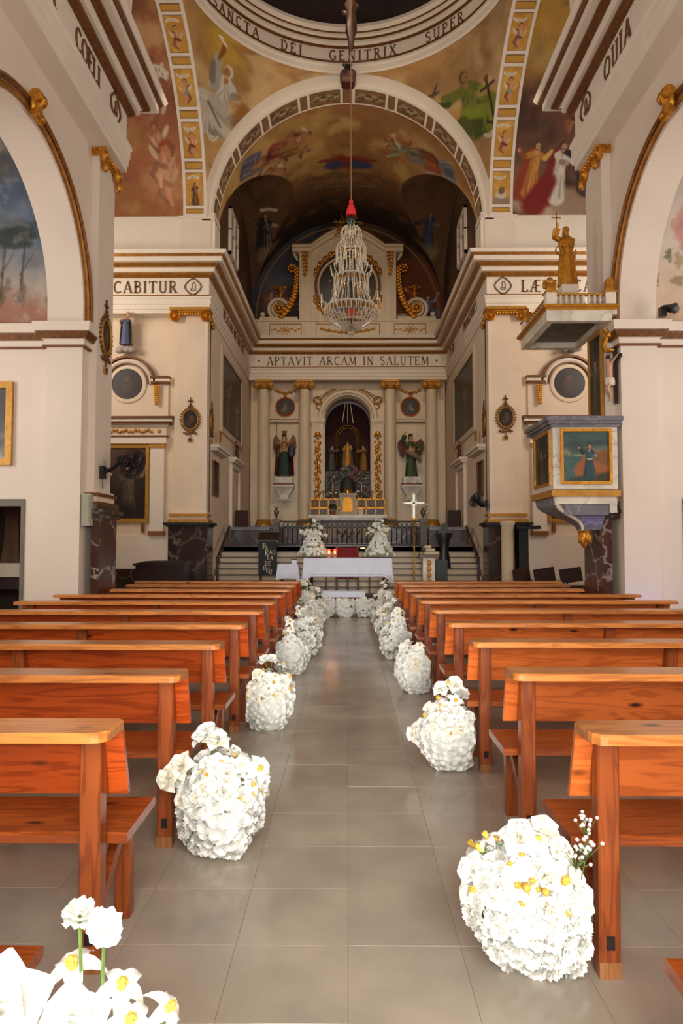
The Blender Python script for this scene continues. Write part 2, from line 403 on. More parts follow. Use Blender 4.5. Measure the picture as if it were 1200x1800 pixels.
class Paint:
    def __init__(s, U, V, base):
        s.U, s.V = U, V; s.C = np.ones(U.shape + (3,)) * hexc(base); s.jit = 0.0
    def over(s, m, col, a=1.0):
        m = np.clip(m, 0, 1)[..., None] * a; s.C = s.C * (1 - m) + (hexc(col) if isinstance(col, str) else col) * m
    def clouds(s, col, f=1.0, lo=0.45, hi=0.7, seed=1, a=1.0, sy=1.0):
        n = fbm(s.U * f, s.V * f * sy, seed); s.over((n - lo) / (hi - lo), col, a)
    def grad(s, col, v0, v1, a=1.0, axis='v'):
        t = s.V if axis == 'v' else s.U
        s.over((t - v0) / (v1 - v0), col, a)
    def ell(s, cx, cy, rx, ry, col, rot=0.0, soft=0.15, rag=0.0, a=1.0, seed=3):
        x, y = s.U - cx, s.V - cy; c, q = cos(rot), sin(rot)
        d = np.sqrt(((x * c + y * q) / rx) ** 2 + ((-x * q + y * c) / ry) ** 2)
        if rag: d = d + rag * (fbm(s.U / rx * 1.7, s.V / rx * 1.7, seed) - 0.5) * 2
        s.over((1 + soft - d) / (2 * soft), col, a)
    def cap(s, p, q, r0, r1, col, soft=0.2, a=1.0):
        dx, dy = q[0] - p[0], q[1] - p[1]; L2 = dx * dx + dy * dy + 1e-9
        t = np.clip(((s.U - p[0]) * dx + (s.V - p[1]) * dy) / L2, 0, 1)
        d = np.hypot(s.U - p[0] - t * dx, s.V - p[1] - t * dy) / (r0 + (r1 - r0) * t)
        s.over((1 + soft - d) / (2 * soft), col, a)
    def rect(s, u0, v0, u1, v1, col, a=1.0, soft=0.004):
        m = np.minimum(np.minimum(s.U - u0, u1 - s.U), np.minimum(s.V - v0, v1 - s.V)); s.over(m / soft + 0.5, col, a)
    def fig(s, x, y, h, robe, shade, lightc, skin='c99a78', hair='4a2c1c', lean=0.0, sit=False, arm=(0.3, 0.35), arm2=(-0.25, 0.05), cloak=None, wings=None, mir=1):
        """robed figure, foot at (x, y), h tall; lean tilts it"""
        def P(a, b): a *= mir; return (x + (a * cos(lean) + b * sin(lean)) * h, y + (-a * sin(lean) + b * cos(lean)) * h)
        if wings:
            s.ell(*P(-0.22, 0.72), 0.09 * h, 0.26 * h, wings, rot=-0.5 * mir - lean, soft=0.25); s.ell(*P(0.22, 0.72), 0.09 * h, 0.26 * h, wings, rot=0.5 * mir - lean, soft=0.25)
        if cloak: s.cap(P(-0.08, 0.75), P(-0.16, 0.05), 0.10 * h, 0.2 * h, cloak, 0.2)
        if sit:
            s.cap(P(0.0, 0.42), P(0.26, 0.34), 0.15 * h, 0.13 * h, robe, 0.2); s.cap(P(0.26, 0.36), P(0.2, 0.05), 0.13 * h, 0.15 * h, robe, 0.2)
            s.cap(P(0.02, 0.36), P(0.02, 0.1), 0.15 * h, 0.17 * h, shade, 0.25)
            fr = random.Random(int(abs(x * 91 + y * 37)))
            for k in range(13):
                a0 = fr.uniform(-0.1, 0.3); a1 = a0 + fr.uniform(-0.1, 0.06)
                s.cap(P(a0, fr.uniform(0.3, 0.42)), P(a1, fr.uniform(0.0, 0.12)), 0.010 * h, fr.uniform(0.012, 0.03) * h, (lightc, shade, robe)[k % 3], 0.7, 0.65)
            for k in range(4):
                t0 = fr.uniform(0.0, 0.1); s.cap(P(-0.02, 0.46 - t0), P(0.3, 0.38 - t0 * 1.3), 0.012 * h, 0.016 * h, (lightc, shade)[k % 2], 0.7, 0.6)
        else:
            s.cap(P(0, 0.5), P(0, 0.04), 0.10 * h, 0.17 * h, robe, 0.12)
            fr = random.Random(int(abs(x * 91 + y * 37)))
            for k in range(9):
                a = -0.14 + 0.035 * k + fr.uniform(-.01, .01)
                s.cap(P(a * 0.5, fr.uniform(.42, .6)), P(a * 1.2 + fr.uniform(-.03, .03), 0.02), 0.008 * h, fr.uniform(.012, .024) * h, shade if k % 2 == 0 else lightc, 0.7, 0.7)
            s.cap(P(-.13, .1), P(-.09, .5), .05 * h, .03 * h, shade, .8, .45)
        s.cap(P(0, 0.74), P(0, 0.5), 0.10 * h, 0.095 * h, robe, 0.12)
        s.cap(P(0.05, 0.72), P(0.04, 0.5), 0.04 * h, 0.04 * h, lightc, 0.7, 0.5); s.cap(P(-0.08, 0.72), P(-0.07, 0.5), 0.03 * h, 0.04 * h, shade, 0.8, 0.5)
        for k in range(4): s.cap(P(-.06 + .04 * k, .76 - .02 * (k % 2)), P(.05 - .04 * k, .55), .007 * h, .014 * h, (shade, lightc)[k % 2], .7, .5)
        for sx, (ax, ay) in ((0.09, arm), (-0.09, arm2)):
            e = P(sx + ax * 0.5, 0.72 + ay * 0.3 - 0.06); hd = P(sx + ax, 0.72 + ay)
            s.cap(P(sx, 0.73), e, 0.055 * h, 0.05 * h, robe, 0.15); s.cap(e, hd, 0.05 * h, 0.04 * h, shade if sx < 0 else lightc, 0.2)
            s.ell(hd[0], hd[1], 0.03 * h, 0.03 * h, skin)
        s.cap(P(0, 0.76), P(0, 0.84), 0.03 * h, 0.03 * h, skin)
        s.ell(*P(-0.008, 0.89), 0.066 * h, 0.078 * h, hair); s.ell(*P(0.012, 0.875), 0.048 * h, 0.062 * h, skin)
        s.ell(*P(0.03, 0.87), 0.02 * h, 0.03 * h, '7a5038', soft=0.5, a=0.4)
        s.ell(*P(0.0, 0.82), 0.03 * h, 0.02 * h, hair, soft=0.4, a=0.5)
        for e in (-.008, .028): s.ell(*P(e, 0.885), 0.008 * h, 0.005 * h, '3a2418', soft=0.5, a=.8)
        s.ell(*P(0.012, 0.848), 0.014 * h, 0.005 * h, '7a3a2c', soft=0.5, a=.7); s.ell(*P(0.014, 0.868), 0.005 * h, 0.014 * h, 'e0b890', soft=0.6, a=.5)
    def putto(s, x, y, h, skin='c58b62', drape='7a3a2c', mir=1, sash=True, lean=0.0):
        def P(a, b): a *= mir; return (x + (a * cos(lean) + b * sin(lean)) * h, y + (-a * sin(lean) + b * cos(lean)) * h)
        dk = '8a5638'
        s.cap(P(0.06, 0.42), P(0.16, 0.22), 0.075 * h, 0.06 * h, dk); s.cap(P(0.16, 0.22), P(0.02, 0.06), 0.055 * h, 0.035 * h, dk)
        s.cap(P(-0.04, 0.42), P(-0.02, 0.2), 0.08 * h, 0.06 * h, skin); s.cap(P(-0.02, 0.2), P(-0.08, 0.0), 0.055 * h, 0.035 * h, skin)
        s.ell(*P(0, 0.55), 0.105 * h, 0.17 * h, skin); s.ell(*P(-.05, 0.6), 0.04 * h, 0.09 * h, 'e6b48c', soft=.8, a=.5); s.ell(*P(0.05, 0.54), 0.04 * h, 0.13 * h, dk, soft=0.6, a=0.5)
        if sash: s.ell(*P(0.0, 0.42), 0.15 * h, 0.06 * h, drape, rot=0.4 * mir, rag=0.3)
        s.cap(P(-0.09, 0.67), P(-0.22, 0.62), 0.04 * h, 0.03 * h, skin); s.cap(P(-0.22, 0.62), P(-0.24, 0.78), 0.032 * h, 0.025 * h, skin)
        s.cap(P(0.09, 0.67), P(0.24, 0.72), 0.04 * h, 0.028 * h, dk)
        s.ell(*P(0, 0.85), 0.085 * h, 0.09 * h, '5a3420'); s.ell(*P(-0.012, 0.83), 0.065 * h, 0.072 * h, skin)
        s.ell(*P(0.2, 0.62), 0.06 * h, 0.16 * h, 'd8c8b0', rot=-0.5 * mir, a=0.75); s.ell(*P(-0.2, 0.55), 0.05 * h, 0.13 * h, 'd8c8b0', rot=0.5 * mir, a=0.55)
    def scroll(s, x, y, w, h, curve=0.3, col='d9ccb4', ink='5a4030', text=5):
        n = 14
        for k in range(n):
            t = k / (n - 1) - 0.5
            s.ell(x + t * w, y + curve * h * (1 - 4 * t * t), w / n, h * 0.5, col, rot=-t * 0.8)
        for k in range(text):
            t = (k + 0.5) / text - 0.5
            s.ell(x + t * w * 0.8, y + curve * h * (1 - 4 * t * t), w * 0.018, h * 0.27, ink, rot=-t * 0.8, soft=0.3)

def painted(name, P, paint, mat, parent=None, **props):
    """grid of points P (n, m, 3) carrying the painter's colours"""
    mb = MB(); mb.grid(P)
    n, m = P.shape[:2]
    if parent is not None:
        o = Vector(); q = parent
        while q is not None: o += q.location; q = q.parent
        mb.v = [(p[0] - o.x, p[1] - o.y, p[2] - o.z) for p in mb.v]
    me = bpy.data.meshes.new(name); me.from_pydata(mb.v, [], mb.f); me.materials.append(mat)
    me.polygons.foreach_set('use_smooth', [True] * len(me.polygons))
    c = np.clip(paint.C.reshape(-1, 3), 0, 1)
    c = np.where(c <= 0.04045, c / 12.92, ((c + 0.055) / 1.055) ** 2.4)
    at = me.color_attributes.new('Col', 'FLOAT_COLOR', 'POINT')
    at.data.foreach_set('color', np.hstack([c, np.ones((len(c), 1))]).astype(np.float32).ravel())
    return link(name, me, parent, **props)

def uv(u0, u1, v0, v1, n, m): return np.meshgrid(np.linspace(u0, u1, n), np.linspace(v0, v1, m), indexing='ij')

# ------------------------------------------------------------------ serif letters as thin raised strokes
def _arcp(cx, cy, rx, ry, a0, a1, n=9): return [(cx + rx * cos(radians(a0 + (a1 - a0) * i / n)), cy + ry * sin(radians(a0 + (a1 - a0) * i / n))) for i in range(n + 1)]
TK, TN = 0.15, 0.075
GL = {
 'A': (0.72, [([(0.06, 0), (0.36, 1)], TN), ([(0.36, 1), (0.66, 0)], TK), ([(0.17, 0.34), (0.55, 0.34)], TN)], [(0.06, 0), (0.66, 0)]),
 'B': (0.6, [([(0.12, 0), (0.12, 1)], TK), ([(0.12, 0.97), (0.3, 0.97)] + _arcp(0.3, 0.76, 0.17, 0.21, 90, -90) + [(0.12, 0.54)], 0.1), ([(0.12, 0.52), (0.32, 0.52)] + _arcp(0.32, 0.28, 0.2, 0.25, 90, -90) + [(0.12, 0.03)], 0.1)], [(0.1, 0), (0.1, 1)]),
 'C': (0.66, [(_arcp(0.38, 0.5, 0.3, 0.47, 45, 315, 14), 0.12)], []),
 'D': (0.7, [([(0.12, 0), (0.12, 1)], TK), ([(0.12, 0.97), (0.28, 0.97)] + _arcp(0.28, 0.5, 0.33, 0.47, 90, -90, 12) + [(0.12, 0.03)], 0.11)], [(0.1, 0), (0.1, 1)]),
 'E': (0.58, [([(0.12, 0), (0.12, 1)], TK), ([(0.12, 0.97), (0.5, 0.97)], TN), ([(0.12, 0.52), (0.4, 0.52)], TN), ([(0.12, 0.03), (0.52, 0.03)], TN), ([(0.5, 1), (0.5, 0.82)], TN), ([(0.52, 0), (0.52, 0.18)], TN)], [(0.1, 0), (0.1, 1)]),
 'F': (0.56, [([(0.12, 0), (0.12, 1)], TK), ([(0.12, 0.97), (0.5, 0.97)], TN), ([(0.12, 0.52), (0.4, 0.52)], TN), ([(0.5, 1), (0.5, 0.82)], TN)], [(0.12, 0), (0.1, 1)]),
 'G': (0.7, [(_arcp(0.38, 0.5, 0.3, 0.47, 45, 330, 14), 0.12), ([(0.6, 0.4), (0.6, 0.06)], TK), ([(0.46, 0.42), (0.7, 0.42)], TN)], []),
 'I': (0.3, [([(0.15, 0), (0.15, 1)], TK)], [(0.15, 0), (0.15, 1)]),
 'L': (0.56, [([(0.12, 0), (0.12, 1)], TK), ([(0.12, 0.03), (0.5, 0.03)], TN), ([(0.5, 0), (0.5, 0.2)], TN)], [(0.1, 0), (0.12, 1)]),
 'M': (0.86, [([(0.1, 0), (0.14, 1)], TN), ([(0.14, 1), (0.43, 0.1)], TK), ([(0.43, 0.1), (0.72, 1)], TN), ([(0.72, 1), (0.76, 0)], TK)], [(0.1, 0), (0.76, 0)]),
 'N': (0.74, [([(0.12, 0), (0.12, 1)], TN), ([(0.12, 1), (0.62, 0)], TK), ([(0.62, 0), (0.62, 1)], TN)], [(0.12, 0), (0.62, 1)]),
 'O': (0.74, [(_arcp(0.37, 0.5, 0.3, 0.47, 0, 360, 18), 0.12)], []),
 'P': (0.58, [([(0.12, 0), (0.12, 1)], TK), ([(0.12, 0.97), (0.3, 0.97)] + _arcp(0.3, 0.73, 0.2, 0.24, 90, -90) + [(0.12, 0.49)], 0.1)], [(0.12, 0), (0.1, 1)]),
 'Q': (0.74, [(_arcp(0.37, 0.5, 0.3, 0.47, 0, 360, 18), 0.12), ([(0.4, 0.15), (0.7, -0.12)], 0.1)], []),
 'R': (0.66, [([(0.12, 0), (0.12, 1)], TK), ([(0.12, 0.97), (0.3, 0.97)] + _arcp(0.3, 0.74, 0.19, 0.23, 90, -90) + [(0.12, 0.51)], 0.1), ([(0.3, 0.5), (0.58, 0.02)], TK)], [(0.12, 0), (0.1, 1), (0.6, 0)]),
 'S': (0.58, [(_arcp(0.29, 0.745, 0.2, 0.225, 30, 270, 10) + _arcp(0.29, 0.27, 0.21, 0.25, 90, -150, 10), 0.11)], []),
 'T': (0.66, [([(0.33, 0), (0.33, 1)], TK), ([(0.05, 0.97), (0.61, 0.97)], TN), ([(0.05, 1), (0.05, 0.8)], TN), ([(0.61, 1), (0.61, 0.8)], TN)], [(0.33, 0)]),
 'U': (0.7, [([(0.13, 1), (0.13, 0.3)] + _arcp(0.35, 0.3, 0.22, 0.27, 180, 360, 8) + [(0.57, 1)], 0.11)], [(0.13, 1), (0.57, 1)]),
 'V': (0.7, [([(0.06, 1), (0.35, 0)], TK), ([(0.35, 0), (0.64, 1)], TN)], [(0.06, 1), (0.64, 1)]),
 'X': (0.7, [([(0.1, 1), (0.6, 0)], TK), ([(0.6, 1), (0.1, 0)], TN)], [(0.1, 0), (0.6, 0), (0.1, 1), (0.6, 1)]),
 'Æ': (0.92, [([(0.04, 0), (0.42, 1)], TN), ([(0.46, 1), (0.46, 0)], TK), ([(0.2, 0.36), (0.46, 0.36)], TN), ([(0.46, 0.97), (0.82, 0.97)], TN), ([(0.46, 0.52), (0.74, 0.52)], TN), ([(0.46, 0.03), (0.86, 0.03)], TN)], [(0.04, 0)]),
 '*': (0.3, [([(0.15, 0.38), (0.15, 0.62)], 0.12), ([(0.04, 0.5), (0.26, 0.5)], 0.12)], []),
 ' ': (0.45, [], []),
}
def text_width(t, sp=0.16): return sum(GL[c][0] for c in t) + sp * (len(t) - 1)
def write(mb, t, fmap, h, sp=0.16, th=0.015):
    """fmap(u, v, w): u along the text from its middle, v up, w out of the wall"""
    W = text_width(t, sp); x = -W / 2
    for ch in t:
        adv, strokes, serifs = GL[ch]
        allst = strokes + [([(a - 0.13, 0.025 if b < 0.5 else 0.975), (a + 0.13, 0.025 if b < 0.5 else 0.975)], 0.055) for a, b in serifs]
        for pts, wd in allst:
            N = len(pts); L = []
            for i, p in enumerate(pts):
                q0, q1 = pts[max(i - 1, 0)], pts[min(i + 1, N - 1)]
                dx, dy = q1[0] - q0[0], q1[1] - q0[1]; l = math.hypot(dx, dy) or 1
                nx, ny = -dy / l * wd / 2, dx / l * wd / 2
                L.append(((p[0] + nx, p[1] + ny), (p[0] - nx, p[1] - ny)))
            vs = []
            for (a, b) in L:
                for q, w in ((a, 0), (a, th), (b, th), (b, 0)): vs.append(fmap((x + q[0]) * h, q[1] * h, w))
            fs = []
            for i in range(N - 1):
                for j in range(3): fs.append((i * 4 + j, i * 4 + j + 1, i * 4 + j + 5, i * 4 + j + 4))
            fs += [(0, 1, 2, 3), tuple((N - 1) * 4 + j for j in range(4))]
            mb.add(vs, fs)
        x += adv + sp
    return mb

# ------------------------------------------------------------------ the room: dimensions
WL, WR = -3.68, 3.76          # nave walls
PL, PR = -3.57, 3.625          # inner faces of the nave pilasters
CX = 3.45                     # half width of the chancel
YJ, YP0, YP1 = 9.33, 9.56, 10.2 # arch jamb, near and far face of the nave pilasters
YC, YT, YB = 16.6, 16.9, 24.0 # chancel arch, transept end wall plane, altar wall
SPR = 9.66                    # springing of the vaults

# ---- floor: slab with a dark joint bed, single stone tiles on it
floor = struct('floor', 'worn grey stone floor tiles in square courses')
joint_mat = M('floor_joint', '8f8374', 0.6, var=.35, scale=5)
tile_mat = M('floor_stone', 'a89c8c', 0.20, var=0.15, scale=2.6, bump=0.03, bscale=70, rnd=0.05, detail=10, world_tex=True)
tb = tile_mat.node_tree
_b = tb.nodes['Principled BSDF']; _n = nn(tb, 'ShaderNodeTexNoise'); _n.inputs['Scale'].default_value = 2.3; _n.inputs['Detail'].default_value = 6
_t = nn(tb, 'ShaderNodeNewGeometry'); tb.links.new(_t.outputs['Position'], _n.inputs['Vector'])
_r = nn(tb, 'ShaderNodeMapRange'); _r.inputs['To Min'].default_value = 0.09; _r.inputs['To Max'].default_value = 0.24; tb.links.new(_n.outputs['Fac'], _r.inputs['Value']); tb.links.new(_r.outputs[0], _b.inputs['Roughness'])
MB().box(-8.6, -5, -0.3, 8.6, 25, -0.0035).build('floor_bed', joint_mat, floor, smooth=0)
TS = 0.42
def tile_bm():
    a, b, t = TS / 2 - 0.0005, TS / 2 - 0.0014, 0.0
    v = [(-a, -a, -0.006), (a, -a, -0.006), (a, a, -0.006), (-a, a, -0.006), (-a, -a, -0.0012), (a, -a, -0.0012), (a, a, -0.0012), (-a, a, -0.0012), (-b, -b, 0), (b, -b, 0), (b, b, 0), (-b, b, 0)]
    f = [(8, 9, 10, 11)] + [(i, (i + 1) % 4, 4 + (i + 1) % 4, 4 + i) for i in range(4)] + [(4 + i, 4 + (i + 1) % 4, 8 + (i + 1) % 4, 8 + i) for i in range(4)]
    return MB().add(v, f)
tile_me = tile_bm().mesh('tile', tile_mat, smooth=0)
far = MB(); nt_ = 0
rng = random.Random(3)
for j in range(-6, 39):
    y = 2.63 + TS * (j - 2) - TS / 2
    for i in range(-9, 9):
        x = (i + 0.5) * TS
        vis = abs(x) < 0.52 * y + 0.5
        inaisle = abs(x) < 1.3
        if y < 0.7: continue
        if vis and nt_ < 296 and ((y < 8.2 and inaisle) or (y < 6.8)):
            o = link('tile', tile_me, floor); o.location = (x, y, rng.uniform(-0.0008, 0.0006)); o.rotation_euler = (rng.uniform(-.0012, .0012), rng.uniform(-.0012, .0012), 0); nt_ += 1
        else:
            q = tile_bm(); q.v = [(p[0] + x, p[1] + y, p[2]) for p in q.v]; far.add(q.v, q.f)
far.build('distant_tiles', tile_mat, floor, smooth=0, kind='stuff')
far2 = MB()
for j in range(-8, 40):
    for s in (-1, 1):
        for i in range(9, 20):
            q = tile_bm(); y = 2.63 + TS * (j - 2) - TS / 2
            q.v = [(p[0] + s * (i + 0.5) * TS, p[1] + y, p[2]) for p in q.v]; far2.add(q.v, q.f)
for j in range(-14, -6):
    for i in range(-9, 9):
        q = tile_bm(); y = 2.63 + TS * (j - 2) - TS / 2
        q.v = [(p[0] + (i + 0.5) * TS, p[1] + y, p[2]) for p in q.v]; far2.add(q.v, q.f)
far2.build('side_tiles', tile_mat, floor, smooth=0, kind='stuff')

# ---- presbytery platform and the steps of the chancel
step_stone = M('step_stone', 'c8b496', 0.55, var=0.1, scale=3)
tread_stone = M('tread_brown', '3e2013', 0.4, var=0.2, scale=4)
plat = struct('floor_presbytery', 'raised presbytery floor in front of the chancel steps')
MB().box(-3.4, 15.0, 0, 3.4, 16.95, 0.27).build('riser', step_stone, plat, smooth=0)
MB().box(-3.42, 14.96, 0.27, 3.42, 16.95, 0.30).build('tread', tread_stone, plat, smooth=0)
steps = struct('floor_steps', 'pale stone steps with brown treads rising to the altar')
for k in range(8):
    y, z = 16.9 + 0.25 * k, 0.30 + 0.145 * k
    MB().box(-3.4, y, z - 0.02, 3.4, y + 0.35, z + 0.115).build('riser', step_stone, steps, smooth=0)
    MB().box(-3.4, y - 0.02, z + 0.115, 3.4, y + 0.3, z + 0.145).build('tread', tread_stone, steps, smooth=0)
MB().box(-3.45, 18.65, 0, 3.45, 24.2, 1.46).build('floor_chancel', tread_stone, smooth=0, kind='structure')

# ---- nave walls with one open arch each, side chapels behind
arch_brown = M('arch_gilt_moulding', '7d4d1c', 0.38, metal=0.45, var=0.45, scale=16, bump=0.15)
AY, AR, AZ = 7.65, 1.68, 4.75
for side, W, P in (('left', WL, PL), ('right', WR, PR)):
    s = -1 if W < 0 else 1
    back = W + s * 0.5
    w = struct('wall_' + side, 'white plastered nave wall with arch to the side chapel, ' + side)
    mb = MB()
    mb.box(min(W, back), -4, 0, max(W, back), AY - AR, 10.5)
    mb.box(min(W, back), AY + AR, 0, max(W, back), YP1, 10.5)
    arcp = [(AY + AR * cos(pi * i / 40), AZ + AR * sin(pi * i / 40)) for i in range(41)]
    top = 10.5
    for i in range(40):
        (y0, z0), (y1, z1) = arcp[i], arcp[i + 1]
        mb.add([(W, y0, z0), (W, y1, z1), (W, y1, top), (W, y0, top), (back, y0, z0), (back, y1, z1), (back, y1, top), (back, y0, top)],
               [(0, 1, 2, 3), (7, 6, 5, 4), (0, 4, 5, 1)])
    mb.build('masonry', plaster_white, w, smooth=30)
    # archivolt: two gilt rolls round the arch
    g = MB()
    for a, b, d, mt in ((0.055, 0.118, 0.05, gilt_bright), (0.125, 0.20, 0.075, arch_brown)):
        g = MB(); g.arc((W, AY, AZ), AR, 0, pi, 40, [(a, 0), (a, -s * d * 0.7), ((a + b) / 2, -s * d), (b, -s * d * 0.7), (b, 0)], 'x')
        for e in (-1, 1):
            g.prism([(W, AY + e * (AR + a)), (W - s * d * .7, AY + e * (AR + a)), (W - s * d, AY + e * (AR + (a + b) / 2)), (W - s * d * .7, AY + e * (AR + b)), (W, AY + e * (AR + b))], 4.56, AZ, 'z')
        g.build('archivolt', mt, w, smooth=50)
    MB().arc((W, AY, AZ), AR, 0, pi, 40, [(0.112, 0), (0.112, -s * 0.03), (0.13, -s * 0.03), (0.13, 0)], 'x').build('archivolt_band', plaster_white, w, smooth=50)
    # nave pilaster with marble pedestal
    p = struct('wall_pier_' + side, 'nave pilaster on a veined red marble pedestal, ' + side)
    x0, x1 = sorted((W, P))
    MB().box(x0, YP0, 2.26, x1, YP1, 7.15).build('shaft', plaster_white, p, smooth=0)
    xx = sorted((back, P - s * 0.02))
    MB().box(x0 - 0.0, YP0 - 0.06, 0.02, x1, YP1 + 0.02, 1.86).xform(Matrix.Translation((-s * 0.10, 0, 0))).build('pedestal', red_marble, p, smooth=0)
    mm = MB()
    for a, z0, z1 in ((0.13, 1.86, 1.93), (0.17, 1.93, 1.99), (0.12, 1.99, 2.05), (0.12, 0.0, 0.18)):
        mm.box(min(W, P - s * a), YP0 + 0.02 - a, z0, max(W, P - s * a), YP1 - .07 + a, z1)
    mm.build('pedestal_cap', dark_marble, p, smooth=0)
    bs = MB(); bg = MB()
    for i, (a, z0, z1) in enumerate(((0.10, 2.05, 2.10), (0.05, 2.10, 2.18), (0.08, 2.18, 2.225), (0.04, 2.225, 2.26))):
        (bg if i in (0, 2) else bs).box(min(W, P - s * a), YP0 - a, z0, max(W, P - s * a), YP1 + a, z1)
    bs.build('pilaster_base', plaster_warm, p, smooth=0); bg.build('gilt_base_fillet', brown_gilt, p, smooth=0)
    # gilt capital: block with egg moulding, abacus, hanging volutes at both ends
    c = MB(); c.box(min(W, P - s * 0.04), YP0 - 0.04, 7.1, max(W, P - s * 0.04), YP1 + 0.04, 7.3)
    for k in range(9):
        c.ball((P - s * 0.05, YP0 + 0.04 + k * 0.078, 7.2), 0.03, 0.03, 0.055, 8, 6)
    for k in range(3):
        c.ball((W - s * (0.05 + 0.07 * k), YP0 - 0.04, 7.2), 0.028, 0.03, 0.05, 8, 6)
    for yy in (YP0 + 0.03, YP1 - 0.03):
        c.lathe([(0.02, 0), (0.12, 0.01), (0.13, 0.05), (0.1, 0.08), (0.06, 0.06), (0.05, 0.09), (0.0, 0.1)], (P - s * 0.02, yy, 7.12), 14, axis='x', sx=1, sy=1) if s < 0 else c.lathe([(0.02, 0), (0.12, -0.01), (0.13, -0.05), (0.1, -0.08), (0.06, -0.06), (0.05, -0.09), (0.0, -0.1)], (P + 0.02, yy, 7.12), 14, axis='x')
        c.ball((P - s * 0.06, yy + 0.03, 6.98), 0.05, 0.05, 0.09, 8, 6)
    c.build('capital', gold, p); c2 = MB().box(min(W, P - s * 0.11), YP0 - 0.1, 7.3, max(W, P - s * 0.11), YP1 + 0.1, 7.36); c2.build('abacus', brown_gilt, p, smooth=0)
    # impost moulding of the arch, running on round the chapel
    im = struct('trim_1' if s < 0 else 'trim_2', 'impost moulding with brown fillets, ' + side)
    path = [(s * 7.6, YJ + 0.1), (W + s * 0.5, YJ + 0.1), (W + s * 0.5, YJ), (W, YJ), (W, YP0)]
    if s > 0: path = path[::-1]
    MB().sweep(path, [(0, 4.25), (0.03, 4.25), (0.03, 4.34), (0.05, 4.34), (0.05, 4.42), (0.13, 4.44), (0.15, 4.56), (0, 4.56)]).build('moulding', plaster_white, im, smooth=0)
    MB().sweep(path, [(0, 4.345), (0.07, 4.345), (0.12, 4.43), (0, 4.43)]).build('brown_fillet', brown_gilt, im, smooth=0)
    MB().sweep(path, [(0, 4.235), (0.045, 4.235), (0.045, 4.262), (0, 4.262)]).build('thin_fillet', brown_line, im, smooth=0)
    # chapel: end wall with a doorway, outer wall, vault
    ch = struct('wall_chapel_' + side, 'end wall of the side chapel with a doorway and a fresco above, ' + side)
    b = MB(); X0, X1 = sorted((W + s * 0.4, s * 7.6)); dx0, dx1 = sorted((s * (4.53 if s < 0 else 4.66), s * 6.2))
    for (a, bb, z0, z1) in ((X0, dx0, 0, 9), (dx1, X1, 0, 9), (dx0, dx1, 2.08, 9)):
        b.box(a, YJ + 0.1, z0, bb, YJ + 0.5, z1)
    b.box(min(s * 7.6, s * 7.9), 0, 0, max(s * 7.6, s * 7.9), 16.9, 2.2 if s < 0 else 2.2)
    b.box(min(s * 7.6, s * 7.9), 4.2, 2.2, max(s * 7.6, s * 7.9), 10.2, 9)
    b.box(X0, 4.6, 0, X1, 5.0, 9)
    b.build('masonry', plaster_white, ch, smooth=0)
    MB().box(X0, 4.6, 7.6, X1, YJ + 0.5, 7.9).build('vault', plaster_white, ch, smooth=0)
    f = MB(); t = 0.05
    dd = YJ + 0.08
    f.box(dx0 - t, dd, 0, dx0, dd + 0.3, 2.08 + t); f.box(dx1, dd, 0, dx1 + t, dd + 0.3, 2.08 + t); f.box(dx0, dd, 2.03, dx1, dd + 0.3, 2.08 + t)
    f.build('door_frame', M('door_frame_grey_' + side, '6f665c', 0.6), ch, smooth=0)
    # fresco on the end wall above the impost
    U, V = uv(W + s * 0.42, s * 7.55, 4.58, 7.6, 150, 130)
    if s < 0:
        pc = Paint(U, V, '8791a0'); pc.clouds('5c6d86', 1.3, 0.35, 0.6, 5); pc.clouds('bdbcbb', 1.8, 0.52, 0.72, 9, 0.8)
        pc.clouds('6a6663', 2.5, 0.5, 0.7, 21, 0.7); pc.over((5.75 - V) / 0.6 + (fbm(U * 2, V * 2, 4) - .5), 'b9a48e', 0.8)
        pc.over((5.2 - V) / 0.35 + (fbm(U * 3, V * 3, 8) - .5) * 1.4, 'a2705a', 0.9)
        for tx in (-4.62, -4.9, -5.4, -6.2):
            pc.cap((tx, 4.95), (tx + 0.06, 5.75), 0.022, 0.012, '4d4238', 0.4, 0.8)
            for k in range(16):
                a = rng.uniform(0, 6.3); r = rng.uniform(0.05, 0.3)
                pc.ell(tx + 0.06 + r * cos(a), 5.85 + r * 0.7 * sin(a), 0.1, 0.05, '3f4644', rag=0.9, soft=0.4, a=0.6, seed=k)
            pc.cap((tx, 5.3), (tx + 0.18, 5.6), 0.012, 0.006, '4d4238', 0.5, 0.8)
        for k in range(30): pc.ell(rng.uniform(-7, -4.1), rng.uniform(4.9, 5.2), 0.05, 0.1, '5a4a3c', rag=0.8, a=0.5, seed=k)
        pc.clouds('c4bdb0', 6, 0.55, 0.8, 31, 0.5)
    else:
        pc = Paint(U, V, 'ddd2c6'); pc.clouds('c9b29a', 1.1, 0.45, 0.7, 5); pc.clouds('e9dccf', 2.0, 0.5, 0.7, 15)
        pc.over((5.9 - V) / 0.9 + (fbm(U * 1.5, V * 1.5, 4) - .5), 'cfae90', 0.7)
        for k in range(46): pc.ell(rng.uniform(4.2, 7), rng.uniform(4.75, 5.7), rng.uniform(.02, .09), rng.uniform(.03, .1), rng.choice(['6d6a48', '8b7a55', 'a79368', '5d5a44']), rag=0.9, a=0.7, seed=k)
        pc.ell(4.9, 6.15, 0.28, 0.16, 'd78f86', rag=0.7, a=0.7); pc.ell(4.75, 5.85, 0.16, 0.22, 'd98c80', rag=0.7, a=0.7); pc.ell(4.62, 6.0, 0.1, 0.1, 'c99080', rag=0.7, a=0.6)
    Pg = np.stack([U, np.full_like(U, YJ + 0.094), V], -1)
    painted('fresco', Pg, pc, paint_mat, ch)

